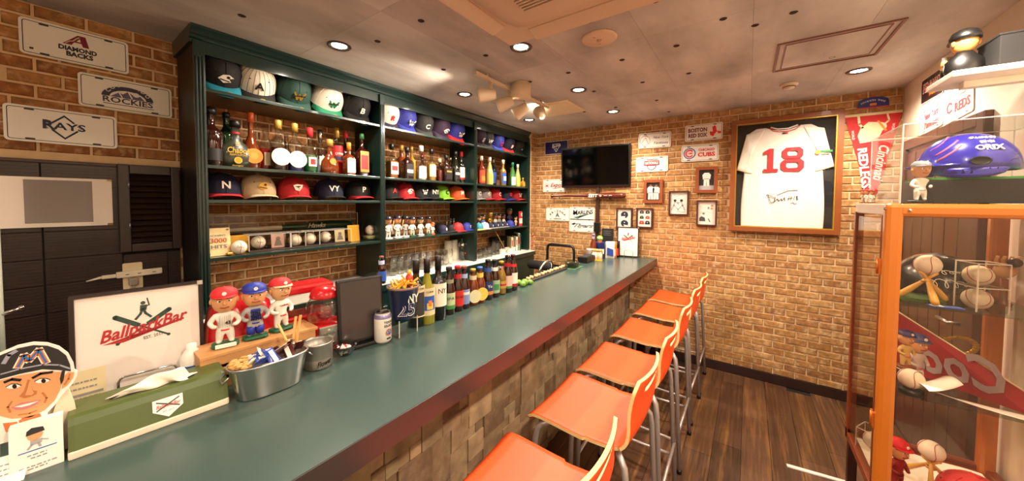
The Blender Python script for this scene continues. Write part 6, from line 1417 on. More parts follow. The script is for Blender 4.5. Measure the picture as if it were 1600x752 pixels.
def p_sketch(t, w, h):
    m = MB(); G = GREY
    for cx, f in ((-w*.22, 1), (w*.16, -1)):
        m.prism(disc(.013, cx, h*.12, 10), -.004, -.0046).ribbon([(cx, h*.08), (cx-.01*f, -h*.1), (cx-.03*f, -h*.32)], .012, -.004, -.0046, 1).ribbon([(cx-.01*f, -h*.1), (cx+.03*f, -h*.3)], .009, -.004, -.0046, 1).ribbon([(cx, h*.06), (cx+.035*f, h*.0)], .007, -.004, -.0046, 1)
    m.ribbon([(-w*.1, h*.02), (w*.02, -.02)], .003, -.0046, -.005).ribbon([(-w*.3, h*.38), (-w*.1, h*.32), (w*.1, h*.4), (w*.3, h*.34)], .002, -.004, -.0046).ribbon([(-w*.1, -h*.4), (.0, -h*.36), (.02, -h*.42), (w*.4, -h*.4)], .003, -.004, -.0046)
    m.build('sketch_print', [CHAR, mat('b5adb0', .5)], t)
def p_sheet(t, w, h):
    m = MB().prism([(-w*.42, -h*.36), (-w*.42, -h*.22), (-w*.3, -h*.14), (-w*.1, -h*.2), (-w*.06, -h*.36)], -.004, -.0046, 1).prism(disc(.011, w*.3, h*.32, 10), -.004, -.0046, 2).prism(disc(.013, w*.1, h*.22, 10, .6), -.004, -.0046).prism(disc(.01, w*.28, h*.2, 10), -.004, -.0046, 2).prism(disc(.011, -w*.18, -.005, 10), -.004, -.0046)
    for z in (.3, .22, .04, -.02): m.ribbon([(-w*.4, h*z), (-w*.05, h*z+.003)], .0018, -.004, -.0046)
    m.ribbon([(w*.05, h*.02), (w*.35, h*.04)], .0018, -.004, -.0046).ribbon([(w*.1, -h*.25), (w*.2, -h*.38)], .008, -.004, -.0046, 1)
    m.build('notes_print', [GREY, mat('4a4650', .5), mat('c08a60', .5)], t)
SH_ = mat('efe6da', .5, noise=.02)
framed('brown framed photograph of two players in white', (.875, 1.536, .695, 1.77), FR1, .028, SH_, p_two)
framed('dark framed pencil sketch of two figures', (.638, 1.42, .464, 1.655), FR2, .013, SH_, p_sketch)
framed('brown framed photograph of one player seen from behind', (.411, 1.634, .234, 1.874), FR1, .028, SH_, p_back)
framed('dark framed sheet with small drawings and notes', (.397, 1.328, .232, 1.566), FR2, .013, SH_, p_sheet)
framed('slim framed poster of two navy helmets', (1.15, 1.25, .983, 1.484), FR2, .014, SH_, p_helmets)
framed('slim framed poster of six coloured caps and jackets', (.944, 1.281, .783, 1.486), FR2, .014, SH_, p_caps)

# the framed jersey
yL, yR, zB, zT = .137, -.581, 1.30, 2.26; w, h = yL-yR, zT-zB
jf = thing('framed_jersey', 'large wooden shadow box with a signed white jersey numbered 18', 'framed jersey', (XE-.012, (yL+yR)/2, (zB+zT)/2), RE)
fw = .036
for poly in ([(-w/2, -h/2), (-w/2+fw, -h/2+fw), (-w/2+fw, h/2-fw), (-w/2, h/2)], [(w/2, -h/2), (w/2-fw, -h/2+fw), (w/2-fw, h/2-fw), (w/2, h/2)], [(-w/2, h/2), (-w/2+fw, h/2-fw), (w/2-fw, h/2-fw), (w/2, h/2)], [(-w/2, -h/2), (-w/2+fw, -h/2+fw), (w/2-fw, -h/2+fw), (w/2, -h/2)]):
    MB().prism(poly, .01, -.045).build('frame_side', mat('8a4a20', .35, noise=.2, scale=14, coat=.3), jf)
m = MB(); ring2d([(-w/2+fw, -h/2+fw), (w/2-fw, -h/2+fw), (w/2-fw, h/2-fw), (-w/2+fw, h/2-fw)], [(-w/2+fw+.008, -h/2+fw+.008), (w/2-fw-.008, -h/2+fw+.008), (w/2-fw-.008, h/2-fw-.008), (-w/2+fw+.008, h/2-fw-.008)], .0, -.036, m); m.build('inner_lip', GOLD, jf)
MB().prism([(-w/2+fw, -h/2+fw), (w/2-fw, -h/2+fw), (w/2-fw, h/2-fw), (-w/2+fw, h/2-fw)], .008, .003).build('black_backing', mat('12100f', .8), jf)
JM = mat('f3ece0', .75, noise=.03, scale=5)
def jersey_half(z):                                   # half width of the body at height z (0..1)
    return .245+.015*(1-z)+.004*sin(z*9)
def jf_body(u, v):
    z = -.445+.84*v; hw = .268-.016*v+.006*sin(v*7)
    if v > .62: hw = .262-.02*(v-.62)/.38
    x = (u*2-1)*hw
    if v > .93: x *= 1-.55*((v-.93)/.07)**1.4*.5
    fold = .006*sin(u*17+3*v)*(1-v)*.8+.004*sin(u*31+v*9)*(.6-v*.4)
    puff = -.012*(1-abs(u*2-1)**3)*(1-.4*v)
    sag = .03*max(0, (v-.9)/.1)*(1-min(1, abs(x)/.11)**2) if abs(x) < .11 else 0
    return (x-.005, -.004+puff+fold*.7-.004, z-sag-.012*sin(v*pi*0+u*pi)*(1-v)*.4)
shell(MB().grid(jf_body, 44, 40).build('jersey', JM, jf), .004)
for sx in (-1, 1):
    def sl_(u, v, sx=sx):
        # shoulder to cuff
        a0, a1 = Vector((sx*.12, 0, .388)), Vector((sx*.315, 0, .05)); b0, b1 = Vector((sx*.232, 0, .14)), Vector((sx*.20, 0, .012))
        e0 = a0.lerp(Vector((sx*.25, 0, .355)), min(1, u*2)) if u < .5 else Vector((sx*.25, 0, .355)).lerp(a1, u*2-1)
        e1 = b0.lerp(b1, u); p = e0.lerp(e1, v); return (p.x, -.012-.012*sin(pi*v)*sin(pi*min(1, u+.2))-.004*sin(v*9+u*7), p.z)
    sl = shell(MB().grid(sl_, 18, 12).build('sleeve', JM, jf), .003)
    MB().tube([(sx*.312, -.016, .054), (sx*.26, -.02, .034), (sx*.202, -.016, .018)], .003, 6).build('cuff', LCR, jf)
MB().tube([(-.095, -.018, .392), (-.07, -.02, .368), (-.03, -.021, .355), (.03, -.021, .352), (.075, -.02, .364), (.105, -.018, .392)], .0035, 6).build('collar_piping', CBRED, jf)
MB().tube([(-.085, -.012, .398), (-.04, -.014, .378), (.03, -.014, .376), (.09, -.012, .398)], .006, 6).build('collar', JM, jf)
JR = mat('b8262c', .6, noise=.05)
def octo(cx, cz, w, h, c): return [(cx-w/2+c, cz-h/2), (cx+w/2-c, cz-h/2), (cx+w/2, cz-h/2+c), (cx+w/2, cz+h/2-c), (cx+w/2-c, cz+h/2), (cx-w/2+c, cz+h/2), (cx-w/2, cz+h/2-c), (cx-w/2, cz-h/2+c)]
m = MB().prism([(-.125, .022), (-.03, .022), (-.03, .05), (-.06, .05), (-.06, .218), (-.09, .218), (-.125, .196), (-.125, .168), (-.096, .176), (-.096, .05), (-.125, .05)], -.024, -.0285); m.build('number_one', JR, jf)
m = MB(); ring2d(octo(.062, .170, .132, .096, .024), octo(.062, .170, .066, .040, .010), -.024, -.0285, m); ring2d(octo(.062, .074, .146, .104, .026), octo(.062, .074, .078, .046, .012), -.024, -.0285, m); m.build('number_eight', JR, jf)
MB().prism(rrect(.036, .014, .002, .01, .338), -.0225, -.0245).prism(rrect(.016, .014, .002, .02, .338), -.0245, -.0252, 1).build('league_tag', [DARK, CBRED], jf)
m = MB(); m.ribbon([(-.09, -.16), (-.07, -.235), (-.045, -.225), (-.04, -.19), (-.1, -.165)], .004, -.0235, -.0262).ribbon([(-.04, -.22), (-.025, -.2), (-.015, -.22), (.0, -.2), (.004, -.218), (.02, -.19), (.022, -.215)], .004, -.0235, -.0262).ribbon([(-.03, -.17), (.04, -.135), (.105, -.13)], .003, -.0235, -.0262)
m.ribbon([(.045, -.215), (.052, -.18)], .003, -.0235, -.0262).ribbon([(.058, -.215), (.065, -.18)], .003, -.0235, -.0262).ribbon([(.04, -.2), (.072, -.194)], .003, -.0235, -.0262).ribbon([(.08, -.21), (.084, -.178)], .003, -.0235, -.0262).ribbon([(.095, -.195), (.104, -.178), (.094, -.18), (.106, -.205), (.094, -.208), (.1, -.192)], .003, -.0235, -.0262).ribbon([(.06, -.24), (.075, -.23), (.085, -.245), (.1, -.235)], .0025, -.023, -.0262)
m.build('signature', INK, jf)
MB().prism(disc(.016, .214, .165, 14), -.024, -.0275).prism(rrect(.07, .016, .002, .265, .172), -.022, -.025, 1).prism(rrect(.05, .012, .002, .26, .152), -.022, -.025, 2).build('sleeve_badge', [LGD, LGR, GREY], jf)
MB().prism([(-w/2+fw, -h/2+fw), (w/2-fw, -h/2+fw), (w/2-fw, h/2-fw), (-w/2+fw, h/2-fw)], -.037, -.0385).build('glazing', pane_mat('ffffff', .03, .99, .5), jf)
# pennant and the cap-shaped sign above
pn_ = thing('red_pennant', 'tall red pennant hanging point down with white lettering', 'pennant', (XE-.012, -.735, 2.21), RE)
PR_ = mat('bf1f22', .7, noise=.06); HALF = .15
MB().prism([(-.15, 0), (.15, 0), (.03, -.62), (-.0, -.63)], 0, -.003).build('cloth', PR_, pn_)
MB().prism([(-.152, .006), (.152, .006), (.15, -.012), (-.15, -.012)], .001, -.005).build('header_tape', LCR, pn_)
text('REDLEGS', .075, -.035, -.40, W_, pn_, -.0035, w=.30, h=.052, bold=.0025, rz=-pi/2+R(6)); text('Cincinnati', .06, .052, -.36, W_, pn_, -.0035, w=.26, h=.055, shear=.35, bold=.001, rz=-pi/2-R(6))
MB().prism([(-.06, -.10), (-.02, -.06), (.05, -.07), (.06, -.11), (.03, -.2), (-.06, -.215), (-.075, -.16)], -.003, -.0038).ribbon([(-.075, .0), (-.068, -.07), (-.05, -.1)], .014, -.003, -.0038).ribbon([(.075, -.01), (.085, -.06), (.05, -.1)], .01, -.003, -.0038).prism(disc(.03, .045, -.10, 14), -.0036, -.0042).build('white_jersey_print', LCR, pn_)
MB().ribbon([(.03, -.06), (.07, -.13)], .012, -.0042, -.0048).build('bat_print', LOR, pn_)
for x, z, s in ((-.1, -.15, 'THAT REDS'), (.105, -.12, 'SINCE')): text('WORLD', .02, x, z, W_, pn_, -.0035, w=.07, rz=-pi/2+(R(6) if x < 0 else R(-6)))
cs_ = thing('arched_sign', 'small blue arched sign above the red pennant', 'sign', (XE-.012, -.735, 2.288), RE)
A_ = [(-.082, -.035), (-.08, .0)]+[(.078*cos(pi-pi*i/12), .012+.03*sin(pi*i/12)) for i in range(13)]+[(.08, .0), (.082, -.035)]
MB().prism(A_, 0, -.006).build('panel', mat('26347e', .5, noise=.1), cs_); MB().ribbon([(-.08, -.033), (.08, -.033)], .006, -.006, -.0075).build('red_edge', CBRED, cs_)
arc_text('MINNESOTA TWINS', .11, 0, -.092, R(122), R(58), .017, W_, cs_, -.0064); MB().prism(rrect(.034, .018, .002, 0, -.012), -.006, -.0072).build('tag', LOR, cs_); MB().ball((0, -.003, .046), .006, 8).build('button', CBRED, cs_)
# plates on the white wall
RW = pi
t = plate('dark plate with red outlined capitals on the white wall', (3.13, YR+.002, 2.25), RW, bg=mat('2a1414', .4), border=None); text('FENWAY', .06, 0, .012, W_, t, Y1-.0005, w=.25, h=.06, bold=.003); text('FENWAY', .06, 0, .012, CBRED, t, Y1-.001, w=.24, h=.048, bold=.0); text('PARK', .026, .02, -.04, LOR, t, Y1-.0005, w=.1)
t = plate('white plate with a red round emblem and red capitals on the white wall', (2.805, YR+.002, 2.068), RW, border=None, tilt=4)
text('REDS', .07, .045, -.012, CBRED, t, Y1-.0005, w=.15, h=.05, bold=.002); text('Cincinnati', .022, .03, .046, GREY, t, Y1-.0005, w=.1)
m = MB()
for i in range(22):
    a, b = R(35+13.2*i), R(35+13.2*(i+1)); m.prism([(-.085+.033*cos(a), .005+.03*sin(a)), (-.085+.033*cos(b), .005+.03*sin(b)), (-.085+.021*cos(b), .005+.019*sin(b)), (-.085+.021*cos(a), .005+.019*sin(a))], Y1, Y1-.001)
m.build('round_emblem', CBRED, t)
t = plate('white plate with two-line pink script on the white wall', (3.125, YR+.002, 2.06), RW, border=None, tilt=3); text('New York', .045, .0, .024, mat('c04858', .4), t, Y1-.0005, w=.2, h=.045, shear=.4, bold=.0012); text('Yankees', .045, .0, -.03, mat('c04858', .4), t, Y1-.0005, w=.2, h=.045, shear=.4, bold=.0012)

# ================================================================ display case at the right wall
X0, X1, Y0, Y1c, ZB, ZT2 = 1.85, 2.315, -.426, -.872, .40, 1.545
ORW = mat('c06a18', .35, noise=.06, scale=6, coat=.4); ORD2 = mat('7a3412', .4, noise=.1, coat=.3)
dc = thing('display_case', 'orange framed glass display case full of baseball keepsakes', 'display case', (0, 0, 0))
for nm, x, y in (('corner_post', X0, Y0), ('corner_post', X0, Y1c+.048), ('corner_post', X1-.048, Y1c+.048)):
    MB().box(x, x+.048, y-.048, y, ZB-.02, ZT2, ch=.014).build(nm, ORW, dc)
MB().box(X1-.03, X1, Y0-.03, Y0, ZB-.02, ZT2-.04, ch=.004).build('corner_post', ORD2, dc)
MB().box(X0+.0012, X0+.0465, Y1c, Y0-.03, ZT2-.05, ZT2-.001, ch=.014).build('top_rail', ORW, dc); MB().box(X0+.0012, X0+.047, Y1c, Y0-.03, ZB-.018, ZB+.03, ch=.01).build('bottom_rail', ORW, dc)
MB().box(X0+.03, X1, Y0-.036, Y0-.004, ZT2-.045, ZT2-.002, ch=.004).build('top_rail', mat('d8c4b0', .4), dc); MB().box(X0+.02, X1, Y0-.03, Y0, ZB-.02, ZB+.015, ch=.006).build('bottom_rail', ORD2, dc)
MB().box(X0, X1, Y1c, Y1c+.03, ZB-.02, ZB+.03).build('bottom_rail', ORD2, dc); MB().box(X1-.03, X1, Y1c, Y0, ZB-.02, ZB+.03).build('bottom_rail', ORD2, dc)
MB().box(X0+.02, X1-.004, Y1c+.01, Y0-.01, ZT2-.008, ZT2).build('top_glass', pane_mat('fbf7f0', .04, .97, .7), dc)
MB().box(X0+.018, X0+.022, Y1c+.04, Y0-.04, ZB+.03, ZT2-.05).build('front_glass', pane_mat('fdf8f2', .03, .98, .7), dc)
MB().box(X1-.02, X1-.016, Y1c+.03, Y0-.03, ZB+.03, ZT2-.05).build('far_glass', pane_mat('fdf8f2', .03, .98, .7), dc)
dr = MB().box(X0+.05, X1-.012, Y0-.010, Y0-.006, ZB+.03, ZT2-.06).build('glass_door', pane_mat('fdf8f2', .03, .98, .7), dc)
for a in ((X0+.048, X0+.064, ZB+.02, ZT2-.045), (X1-.018, X1-.004, ZB+.02, ZT2-.045)): MB().box(a[0], a[1], Y0-.014, Y0-.001, a[2], a[3], ch=.003).build('door_stile', ORD2, dr)
for z in (.66, 1.27): MB().box(X0+.028, X0+.07, Y0-.004, Y0+.004, z, z+.06, ch=.002).cyl((X0+.05, Y0+.004, z), (X0+.05, Y0+.004, z+.06), .005).build('hinge', mat('d8742a', .3, metal=.5), dr)
for z in (1.165, .82): MB().box(X0+.03, X1-.03, Y1c+.02, Y0-.02, z-.006, z).build('glass_shelf', pane_mat('e6efe6', .04, .93, .8), dc)
MB().box(X0+.02, X1-.02, Y1c+.02, Y0-.02, ZB-.01, ZB+.01).build('deck', ORD2, dc)
for x, y in ((X0+.005, Y0-.04), (X1-.04, Y0-.04), (X0+.005, Y1c+.005), (X1-.04, Y1c+.005)): MB().box(x, x+.034, y, y+.034, 0, ZB-.02, ch=.004).build('leg', mat('3a160c', .4), dc)
for x, y, z in ((X0+.006, Y0-.06, ZT2-.025), (X0+.02, Y0-.002, ZT2-.02)): MB().ball((x-.006, y, z), .006, 10).build('screw', CHROME, dc)
ZD = ZB+.011
def CP(z, x, y): return at(2, z, x, y)
# shelf one
def ball_stand(lb, lb2, c, zs, s=1., spread=.07, rz=0, hgt=.115):
    t = thing('ball_stand', lb, 'ball stand', (c[0], c[1], zs), rz)
    for i in range(3):
        a = 2*pi*i/3+.5; p = Vector((spread*cos(a), spread*sin(a), .012)); q = Vector((-.024*cos(a), -.024*sin(a), hgt+.012)); d = q-p
        MB().tube([p+d*k for k in (0, .08, .3, .55, .8, 1)], .01, 10, rs=[.010, .0115, .0105, .007, .0055, .007]).build('bat_leg', mat('d9a850', .4, noise=.15, coat=.2), t)
    MB().tube([(.012*cos(k*pi/8), .012*sin(k*pi/8), hgt*.78) for k in range(16)], .004, 6, closed=True).build('binding', GOLD, t)
    return baseball(lb2, (c[0], c[1], zs+hgt+.002), group=None, sign=False)
c = at(2, 1.165, 1462, 480); ball_stand('tripod of three small bats carrying a ball on the upper glass shelf', 'plain white baseball on the upper bat tripod', (1.955, -.565), 1.166, rz=.6, hgt=.108)
bl = thing('black_helmet', 'black batting helmet with white signatures on the upper glass shelf', 'helmet', (2.165, -.652, 1.166), R(-70))
MB().lathe([(.125*math.sqrt(max(0, 1-(j/10)**2)), .03+.145*j/10) for j in range(11)], 28, sy=1.15, caps=False).box(-.11, -.085, -.06, .06, 0, .06, ch=.01).box(.085, .11, -.06, .06, 0, .06, ch=.01).build('shell', mat('17120f', .25, coat=.5), bl)
m = MB()
for z0, L, n, am in ((.108, .13, 8, .010), (.066, .15, 7, .016)):
    pts = []
    for k in range(70):
        t_ = k/69; x = -L*.62+L*t_+.008*sin(2*pi*n*t_); z = z0+am*(.55+.45*sin(5*t_+n))*cos(2*pi*n*t_)+.012*t_
        r = .1262*math.sqrt(max(.05, 1-((z-.03)/.145)**2)); pts.append((x, -1.15*math.sqrt(max(0, r*r-x*x))-.001, z))
    m.tube(pts, .0012, 4)
m.build('signatures', W_, bl)
for i, z in enumerate((1.166, 1.252)):
    nm = ['lower', 'upper'][i]; acrylic('ball_display_case', 'clear cube with a ball, %s of the two stacked on the glass shelf' % nm, (1.945, -.69, z), .082, .082, .084, R(-72), base=False)
    baseball('white baseball in the %s of the two stacked cubes' % nm, (1.945, -.69, z+.004), group=None, rot=(R(20), R(30), R(40)), sign=False)
tf_ = thing('turf_strip', 'strip of green artificial turf on the upper glass shelf', 'turf', (2.08, -.555, 1.166)); MB().box(-.13, .13, -.06, .05, 0, .012).build('turf', mat('4a6a2a', .9, noise=.3, scale=200, bump=1), tf_)
bcd = thing('blue_card', 'blue and white card lying on the front of the upper glass shelf', 'card', (1.905, -.60, 1.1665), R(-80)); MB().box(-.045, .04, -.014, .014, 0, .004).build('card', LBL, bcd); MB().box(-.04, -.01, -.011, .011, .004, .005).build('white_print', W_, bcd)
hg = thing('wooden_hand', 'small tan wooden hand holding a dark ball on the upper glass shelf', 'ornament', (2.08, -.79, 1.166), R(-70))
MB().lathe([(.02, 0), (.022, .01), (.01, .02), (.01, .10)], 14).build('stem', WOODB, hg); MB().ball((0, 0, .13), .028, 12, sc=(1.2, .6, 1)).build('palm', WOODL, hg)
for i in range(4): MB().tube([(-.02+.013*i, 0, .14), (-.03+.019*i, -.004, .17), (-.032+.02*i, -.012, .185)], .005, 6).build('finger', WOODL, hg)
MB().ball((-.0, -.03, .165), .018, 10).build('dark_ball', WOODD, hg)
# shelf two
pz = .821
rp = thing('red_flag', 'big dark red triangular flag with grey script leaning inside the case', 'flag', (0, 0, 0))
q = [Vector(v) for v in ((2.28, -.448, 1.16), (1.895, -.80, .835), (2.28, -.45, .83))]
a_, b_ = at(0, 2.2, 1403, 486), at(0, 1.955, 1606, 615); a_.y += .004; c_ = Vector((a_.x-.02, a_.y, .8225)); d_ = Vector((b_.x-.02, b_.y, .8225))
nn = (b_-a_).cross(c_-a_).normalized()*.002
MB().add([a_, b_, d_, c_, a_+nn, b_+nn, d_+nn, c_+nn], [(0, 1, 2, 3), (7, 6, 5, 4), (0, 4, 5, 1), (1, 5, 6, 2), (2, 6, 7, 3), (3, 7, 4, 0)]).build('cloth', mat('94101a', .5, noise=.08), rp)
MB().tube([a_, b_], .003, 6).build('edge_cord', LCR, rp)
ux = (d_-c_).normalized(); uz = (a_-c_).normalized(); un = ux.cross(uz).normalized()
o = text('Coca', .17, 0, 0, mat('9a8486', .5), rp, w=.26, h=.13, shear=.35, bold=.004, ext=.0006)
mm = Matrix((-ux, uz, -un)).transposed()
ctr = c_.lerp(d_, .52)+uz*.085
o.rotation_euler = mm.to_euler(); o.location = ctr - un*.004 if (-(un).dot(EYE-ctr)) > 0 else ctr+un*.004
for x, y, h, j, cm, lb in ((1.965, -.522, .15, mat('c9a25a', .5), mat('3a2a5a', .5), 'figurine with purple cap bending over on the middle glass shelf'), (2.05, -.575, .20, mat('c9b4ae', .5), mat('4a4a78', .5), 'taller figurine with blue cap and tan trousers on the middle glass shelf')):
    bobblehead(lb, (x, y, pz+(.0 if 'taller' in lb else .078)), h, j, TAN, CBRED, cm, SKIN, CGRN if 'taller' in lb else WOODB, R(-60), group='figurines inside the glass case', name='figurine')
rs_ = acrylic('clear_riser', 'clear riser block under the figurine with purple cap', (1.965, -.522, pz), .07, .06, .077, R(-60), base=False, cat='riser')
big = baseball('large pale ball at the front corner of the middle glass shelf', (1.91, -.525, pz+.02), .036, group=None, sign=False); rb = thing('ring_stand', 'dark ring base under the large pale ball', 'base', (1.91, -.525, pz)); MB().lathe([(.034, 0), (.034, .018), (.02, .021), (0, .021)], 20).build('ring', BLACK, rb)
ws = thing('white_card_stand', 'small white curved card stand on the middle glass shelf', 'stand', (1.90, -.585, pz), R(-60)); shell(MB().grid(lambda u, v: ((u-.5)*.11, -.03+.06*v, .045+.03*u*u+.012*sin(pi*v)), 10, 6).build('card', W_, ws), .002); MB().box(-.05, .05, -.02, .02, 0, .045).build('support', pane_mat('f0ece4', .05, .85, 1.), ws)
lc = thing('gold_laurel', 'gold laurel wreath ornament behind the red flag', 'wreath', (2.17, -.72, pz+.14), R(-65)); m = MB()
for i in range(22):
    a = 2*pi*i/22; m.ball((.06*cos(a), 0, .035*sin(a)), .011, 6, sc=(1.3, .6, .7))
m.build('leaves', GOLD, lc)['kind'] = 'stuff'; MB().tube([(.06*cos(2*pi*i/22), .004, .035*sin(2*pi*i/22)) for i in range(22)], .004, 5, closed=True).lathe([(.03, -.14), (.03, -.13), (.006, -.125), (.006, -.035)], 12).build('stem', GOLD, lc)
wp = thing('white_paper', 'white folded paper lying along the middle glass shelf', 'paper', (1.895, -.68, pz), R(-90)); shell(MB().grid(lambda u, v: ((u-.5)*.32, -.02+.05*v, .004+.05*(1-u)**2*(1-.6*v)), 12, 4).build('sheet', W_, wp), .0012)
# deck
bobblehead('red-capped figurine with dark red shirt on the case deck', (1.955, -.512, ZD), .2, mat('8a1a1c', .5), W_, WOODD, CBRED, SKIN, LGR, R(-50), group='figurines inside the glass case', name='figurine')
ball_stand('low spread tripod of three small bats on the case deck', 'baseball with a dark stamp resting on the low bat tripod', (1.995, -.61), ZD, spread=.105, rz=.3, hgt=.13)
for lb, x, y, w, d, r, m_ in (('white towel spread over the case deck', 2.06, -.64, .40, .38, 0, mat('f0e6d8', .8, noise=.05)),):
    t = thing('white_towel', lb, 'towel', (x, y, ZD-.001)); MB().grid(lambda u, v: ((u-.5)*w, (v-.5)*d, .003+.0025*sin(u*21)*sin(v*13)), 24, 24).build('cloth', m_, t)
sc_ = thing('patterned_scarf', 'red and white patterned scarf lying on the white towel', 'scarf', (1.94, -.575, ZD+.006), R(-58)); MB().box(-.11, .09, -.026, .026, 0, .004, ch=.001).build('cloth', CBRED, sc_)
m = MB()
for i in range(6):
    x = -.09+.03*i; m.tube([(x, -.018, .004), (x+.012, -.006, .0045), (x, .006, .0045), (x+.012, .018, .004)], .0025, 5)
m.box(-.11, .09, -.0255, -.022, .004, .0045).box(-.11, .09, .022, .0255, .004, .0045); m.build('pattern', W_, sc_)['kind'] = 'stuff'
rc = cap('bright red cap lying on the case deck', (1.95, -.70, ZD+.012), CBRED, CBRED, '', W_, 0, R(0)+25, sc=1., group='caps inside the case'); rc.rotation_euler = (R(-6), 0, R(-150))
MB().tube([(.02*cos(k*pi/8), .012*sin(k*pi/8), 0) for k in range(16)], .004, 6, closed=True).build('white_loop', CREAM, rc, (0, .103, .02), (R(80), 0, 0))
acrylic('ball_display_case', 'clear box with a ball near the glass door of the case deck', (2.20, -.50, ZD), .09, .09, .09, R(-30), base=False); baseball('worn baseball in the clear box by the glass door', (2.20, -.50, ZD+.004), group=None)
nb = thing('newspaper', 'folded printed paper at the front of the case deck', 'paper', (1.90, -.50, ZD+.004), R(-70)); MB().box(-.05, .05, -.03, .03, 0, .006, ch=.001).build('paper', mat('c9b8b4', .7), nb)
# on top: clear box with helmet
acrylic('helmet_display_case', 'large clear acrylic box with the blue helmet on top of the case', ((X0+.01+2.26)/2, -.662, ZT2+.001), .39, .396, .293, base=False, cat='display case')
bs = thing('helmet_plinth', 'black plinth with a strip of green turf under the blue helmet', 'plinth', (2.02, -.67, ZT2+.003)); MB().box(-.09, .09, -.165, .14, 0, .086, ch=.003).build('block', mat('1a1513', .4), bs); MB().box(-.09, .09, -.16, .135, .086, .093).build('turf', mat('3f8a3a', .9, noise=.3, scale=200), bs)
hl = thing('blue_helmet', 'glossy blue batting helmet with white lettering in the clear box', 'helmet', (2.02, -.665, ZT2+.098), 0)
hl.rotation_euler = (0, 0, R(-80)); hl.scale = (1.05, 1.05, 1.05)
HB = mat('2a2696', .22, noise=.04, coat=.6)
def hs(u, v):
    a = 2*pi*u; t_ = v*pi/2; ex = 1.0
    r = cos(t_); x = .112*r*cos(a)*1.06; y = .1*r*sin(a); z = .03+.125*sin(t_)**.92
    if v < .001: z = .024 if cos(a) > -.2 else .010
    return (x, y, z)
sh = MB().grid(hs, 40, 14); 
def flap(u, v):
    a = R(-160+95*u); k = 1-v; return (.118*cos(a), .1*sin(a), .03-.034*v*sin(pi*u)**.4)
sh.grid(flap, 14, 3); shell(sh.build('shell', HB, hl), .004)
def vis(u, v):
    a = R(180-60+120*u); return ((.118+.036*v*sin(pi*u)**.7)*cos(a), .1*sin(a), .046-.006*v)
shell(MB().grid(vis, 14, 4).build('visor', HB, hl), .005)
MB().lathe([(0, .003), (.022, .003), (.026, .005), (.022, .006), (.02, 0)], 20, sy=.55, mtx=Euler((pi/2, 0, 0)).to_matrix(), c=(-.022, -.099, .052), caps=False).build('ear_hole', BLACK, hl)
m = MB()
for i in range(3):
    m.tube([(lambda x, z: (x, -.1*math.sqrt(max(0, 1-(x/.119)**2-((z-.03)/.125)**2))-.002, z))(-.098+.05*k, .058+.02*i+.05*k) for k in (0, .25, .5, .75, 1)], .004, 5)
m.build('pink_stripes', mat('d8607a', .4), hl)
def htext(s, size, x, z, w, h):
    o = text(s, size, 0, 0, W_, hl, w=w, h=h, bold=.0006, ext=.0045); r = .1*math.sqrt(max(0, 1-(x/.119)**2-((z-.03)/.125)**2)); o.location = (x, -r-.0015, z); o.rotation_euler = (R(90-55*((z-.03)/.125)**1.5), 0, 0)
htext('ORIX', .03, .004, .095, .066, .02); htext('日本', .016, .004, .115, .034, .012); htext('がんばろう！', .016, .004, .131, .062, .010)
m = MB().tube([(.066, -.08, .07), (.078, -.07, .075), (.086, -.056, .084)], .0012, 4).tube([(.05, -.091, .05), (.064, -.084, .058), (.076, -.076, .048), (.06, -.086, .042), (.075, -.077, .06)], .0012, 4); m.build('signature', INK, hl)
bobblehead('white-uniformed bobblehead with grey cap inside the clear helmet box', (1.93, -.53, ZT2+.003), .16, W_, W_, JG, mat('8d8e96', .5), SKIN, BLACK, R(-70), group=None)
for i, (x, y) in enumerate(((2.30, -.452), (2.27, -.448), (2.24, -.452), (2.30, -.476), (2.26, -.472))):
    bobblehead('tiny red-capped figure, %s of five at the corner of the case top' % ORD[i], (x, y, ZT2+.002), .065, CREAMW, W_, CBRED, CBRED, SKIN, WOODB, R(-60), group='tiny figures on the case top', name='tiny_figure')
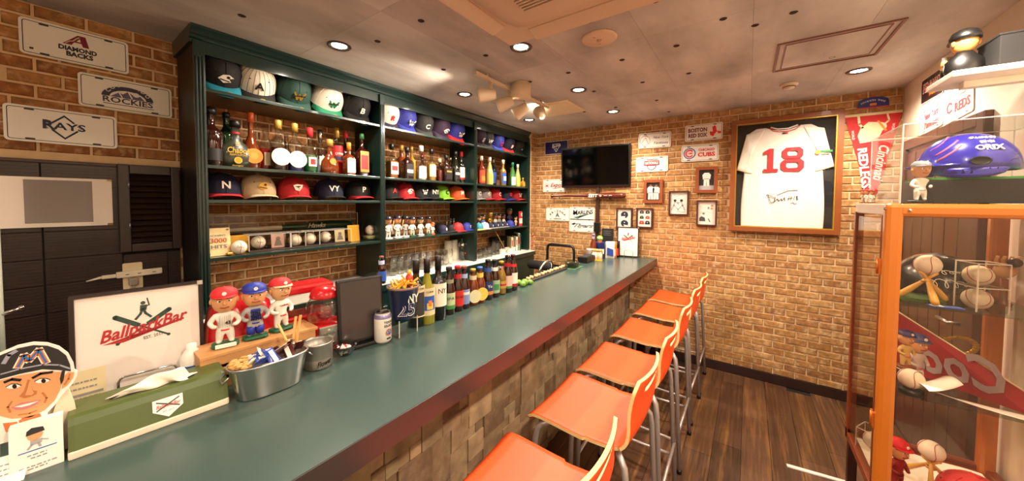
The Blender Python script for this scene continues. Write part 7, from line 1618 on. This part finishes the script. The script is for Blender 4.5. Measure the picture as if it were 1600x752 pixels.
# high white shelf with the umpire bust and the black box
hsf = thing('high_shelf', 'white board shelf high on the right wall above the helmet', 'shelf', (0, 0, 0)); MB().box(1.90, 2.12, YR, -.585, 2.0, 2.02, ch=.002).build('board', mat('efe2cf', .5), hsf)
for y in (-.64,): MB().box(1.99, 2.03, YR, y, 1.975, 2.0, ch=.003).build('bracket', mat('efe2cf', .5), hsf)
bxx = thing('black_box', 'black lidded box on the high white shelf', 'box', (2.0, -.755, 2.0205)); MB().box(-.07, .07, -.06, .06, 0, .108, ch=.004).build('body', mat('0a0808', .85), bxx); MB().box(-.072, .072, -.062, .062, .106, .114, ch=.003).build('lid', mat('0a0808', .85), bxx)
um = thing('cap_bust', 'bust of a capped player in black holding a glove on the high shelf', 'bust', (1.985, -.637, 2.0205), R(100))
MB().lathe([(.045, 0), (.05, .02), (.048, .05), (.03, .07), (.02, .085)], 18, sy=.75).build('torso', BLACK, um); MB().ball((0, -.004, .118), .036, 14, sc=(.9, 1, 1.15)).ball((0, -.04, .112), .008, 8).build('head', mat('d89a52', .5), um)
for e_ in (-1, 1): MB().ball((e_*.032, .004, .115), .009, 8, sc=(.5, 1, 1.3)).build('ear', mat('d89a52', .5), um)
MB().lathe([(.038, 0), (.039, .012), (.032, .03), (.015, .04), (0, .042)], 18, (0, 0, .125)).build('cap', BLACK, um); shell(MB().grid(lambda u, v: ((.036*sin(R(-65+130*u))), -.034*cos(R(-65+130*u))-.034*v*(1-abs(2*u-1)**2.2), .133-.006*v), 10, 3).build('cap_brim', BLACK, um), .003)
MB().ball((-.03, -.042, .045), .022, 10, sc=(1, .6, 1.1)).build('glove', mat('6a655f', .5), um); MB().tube([(.04, -.02, .06), (.03, -.05, .045), (-.01, -.055, .05)], .008, 8).build('forearm', mat('d89a52', .5), um)
MB().prism([(-.03, .0), (.03, .0), (.026, .09), (-.02, .092)], -.062, -.066).build('silver_plate', STEEL, um); MB().tube([(.014*cos(k*pi/8), -.067, .05+.024*sin(k*pi/8)) for k in range(16)], .004, 6, closed=True).build('oval_mark', BLACK, um)
fs = thing('floor_cable_cover', 'white flat cable cover on the plank floor beside the case', 'cable cover', (2.53, -.42, 0), R(-82)); MB().box(-.2, .2, -.012, .012, 0, .01, ch=.004).build('cover', W_, fs)

S.cycles.transparent_max_bounces = 40
fit_texts()
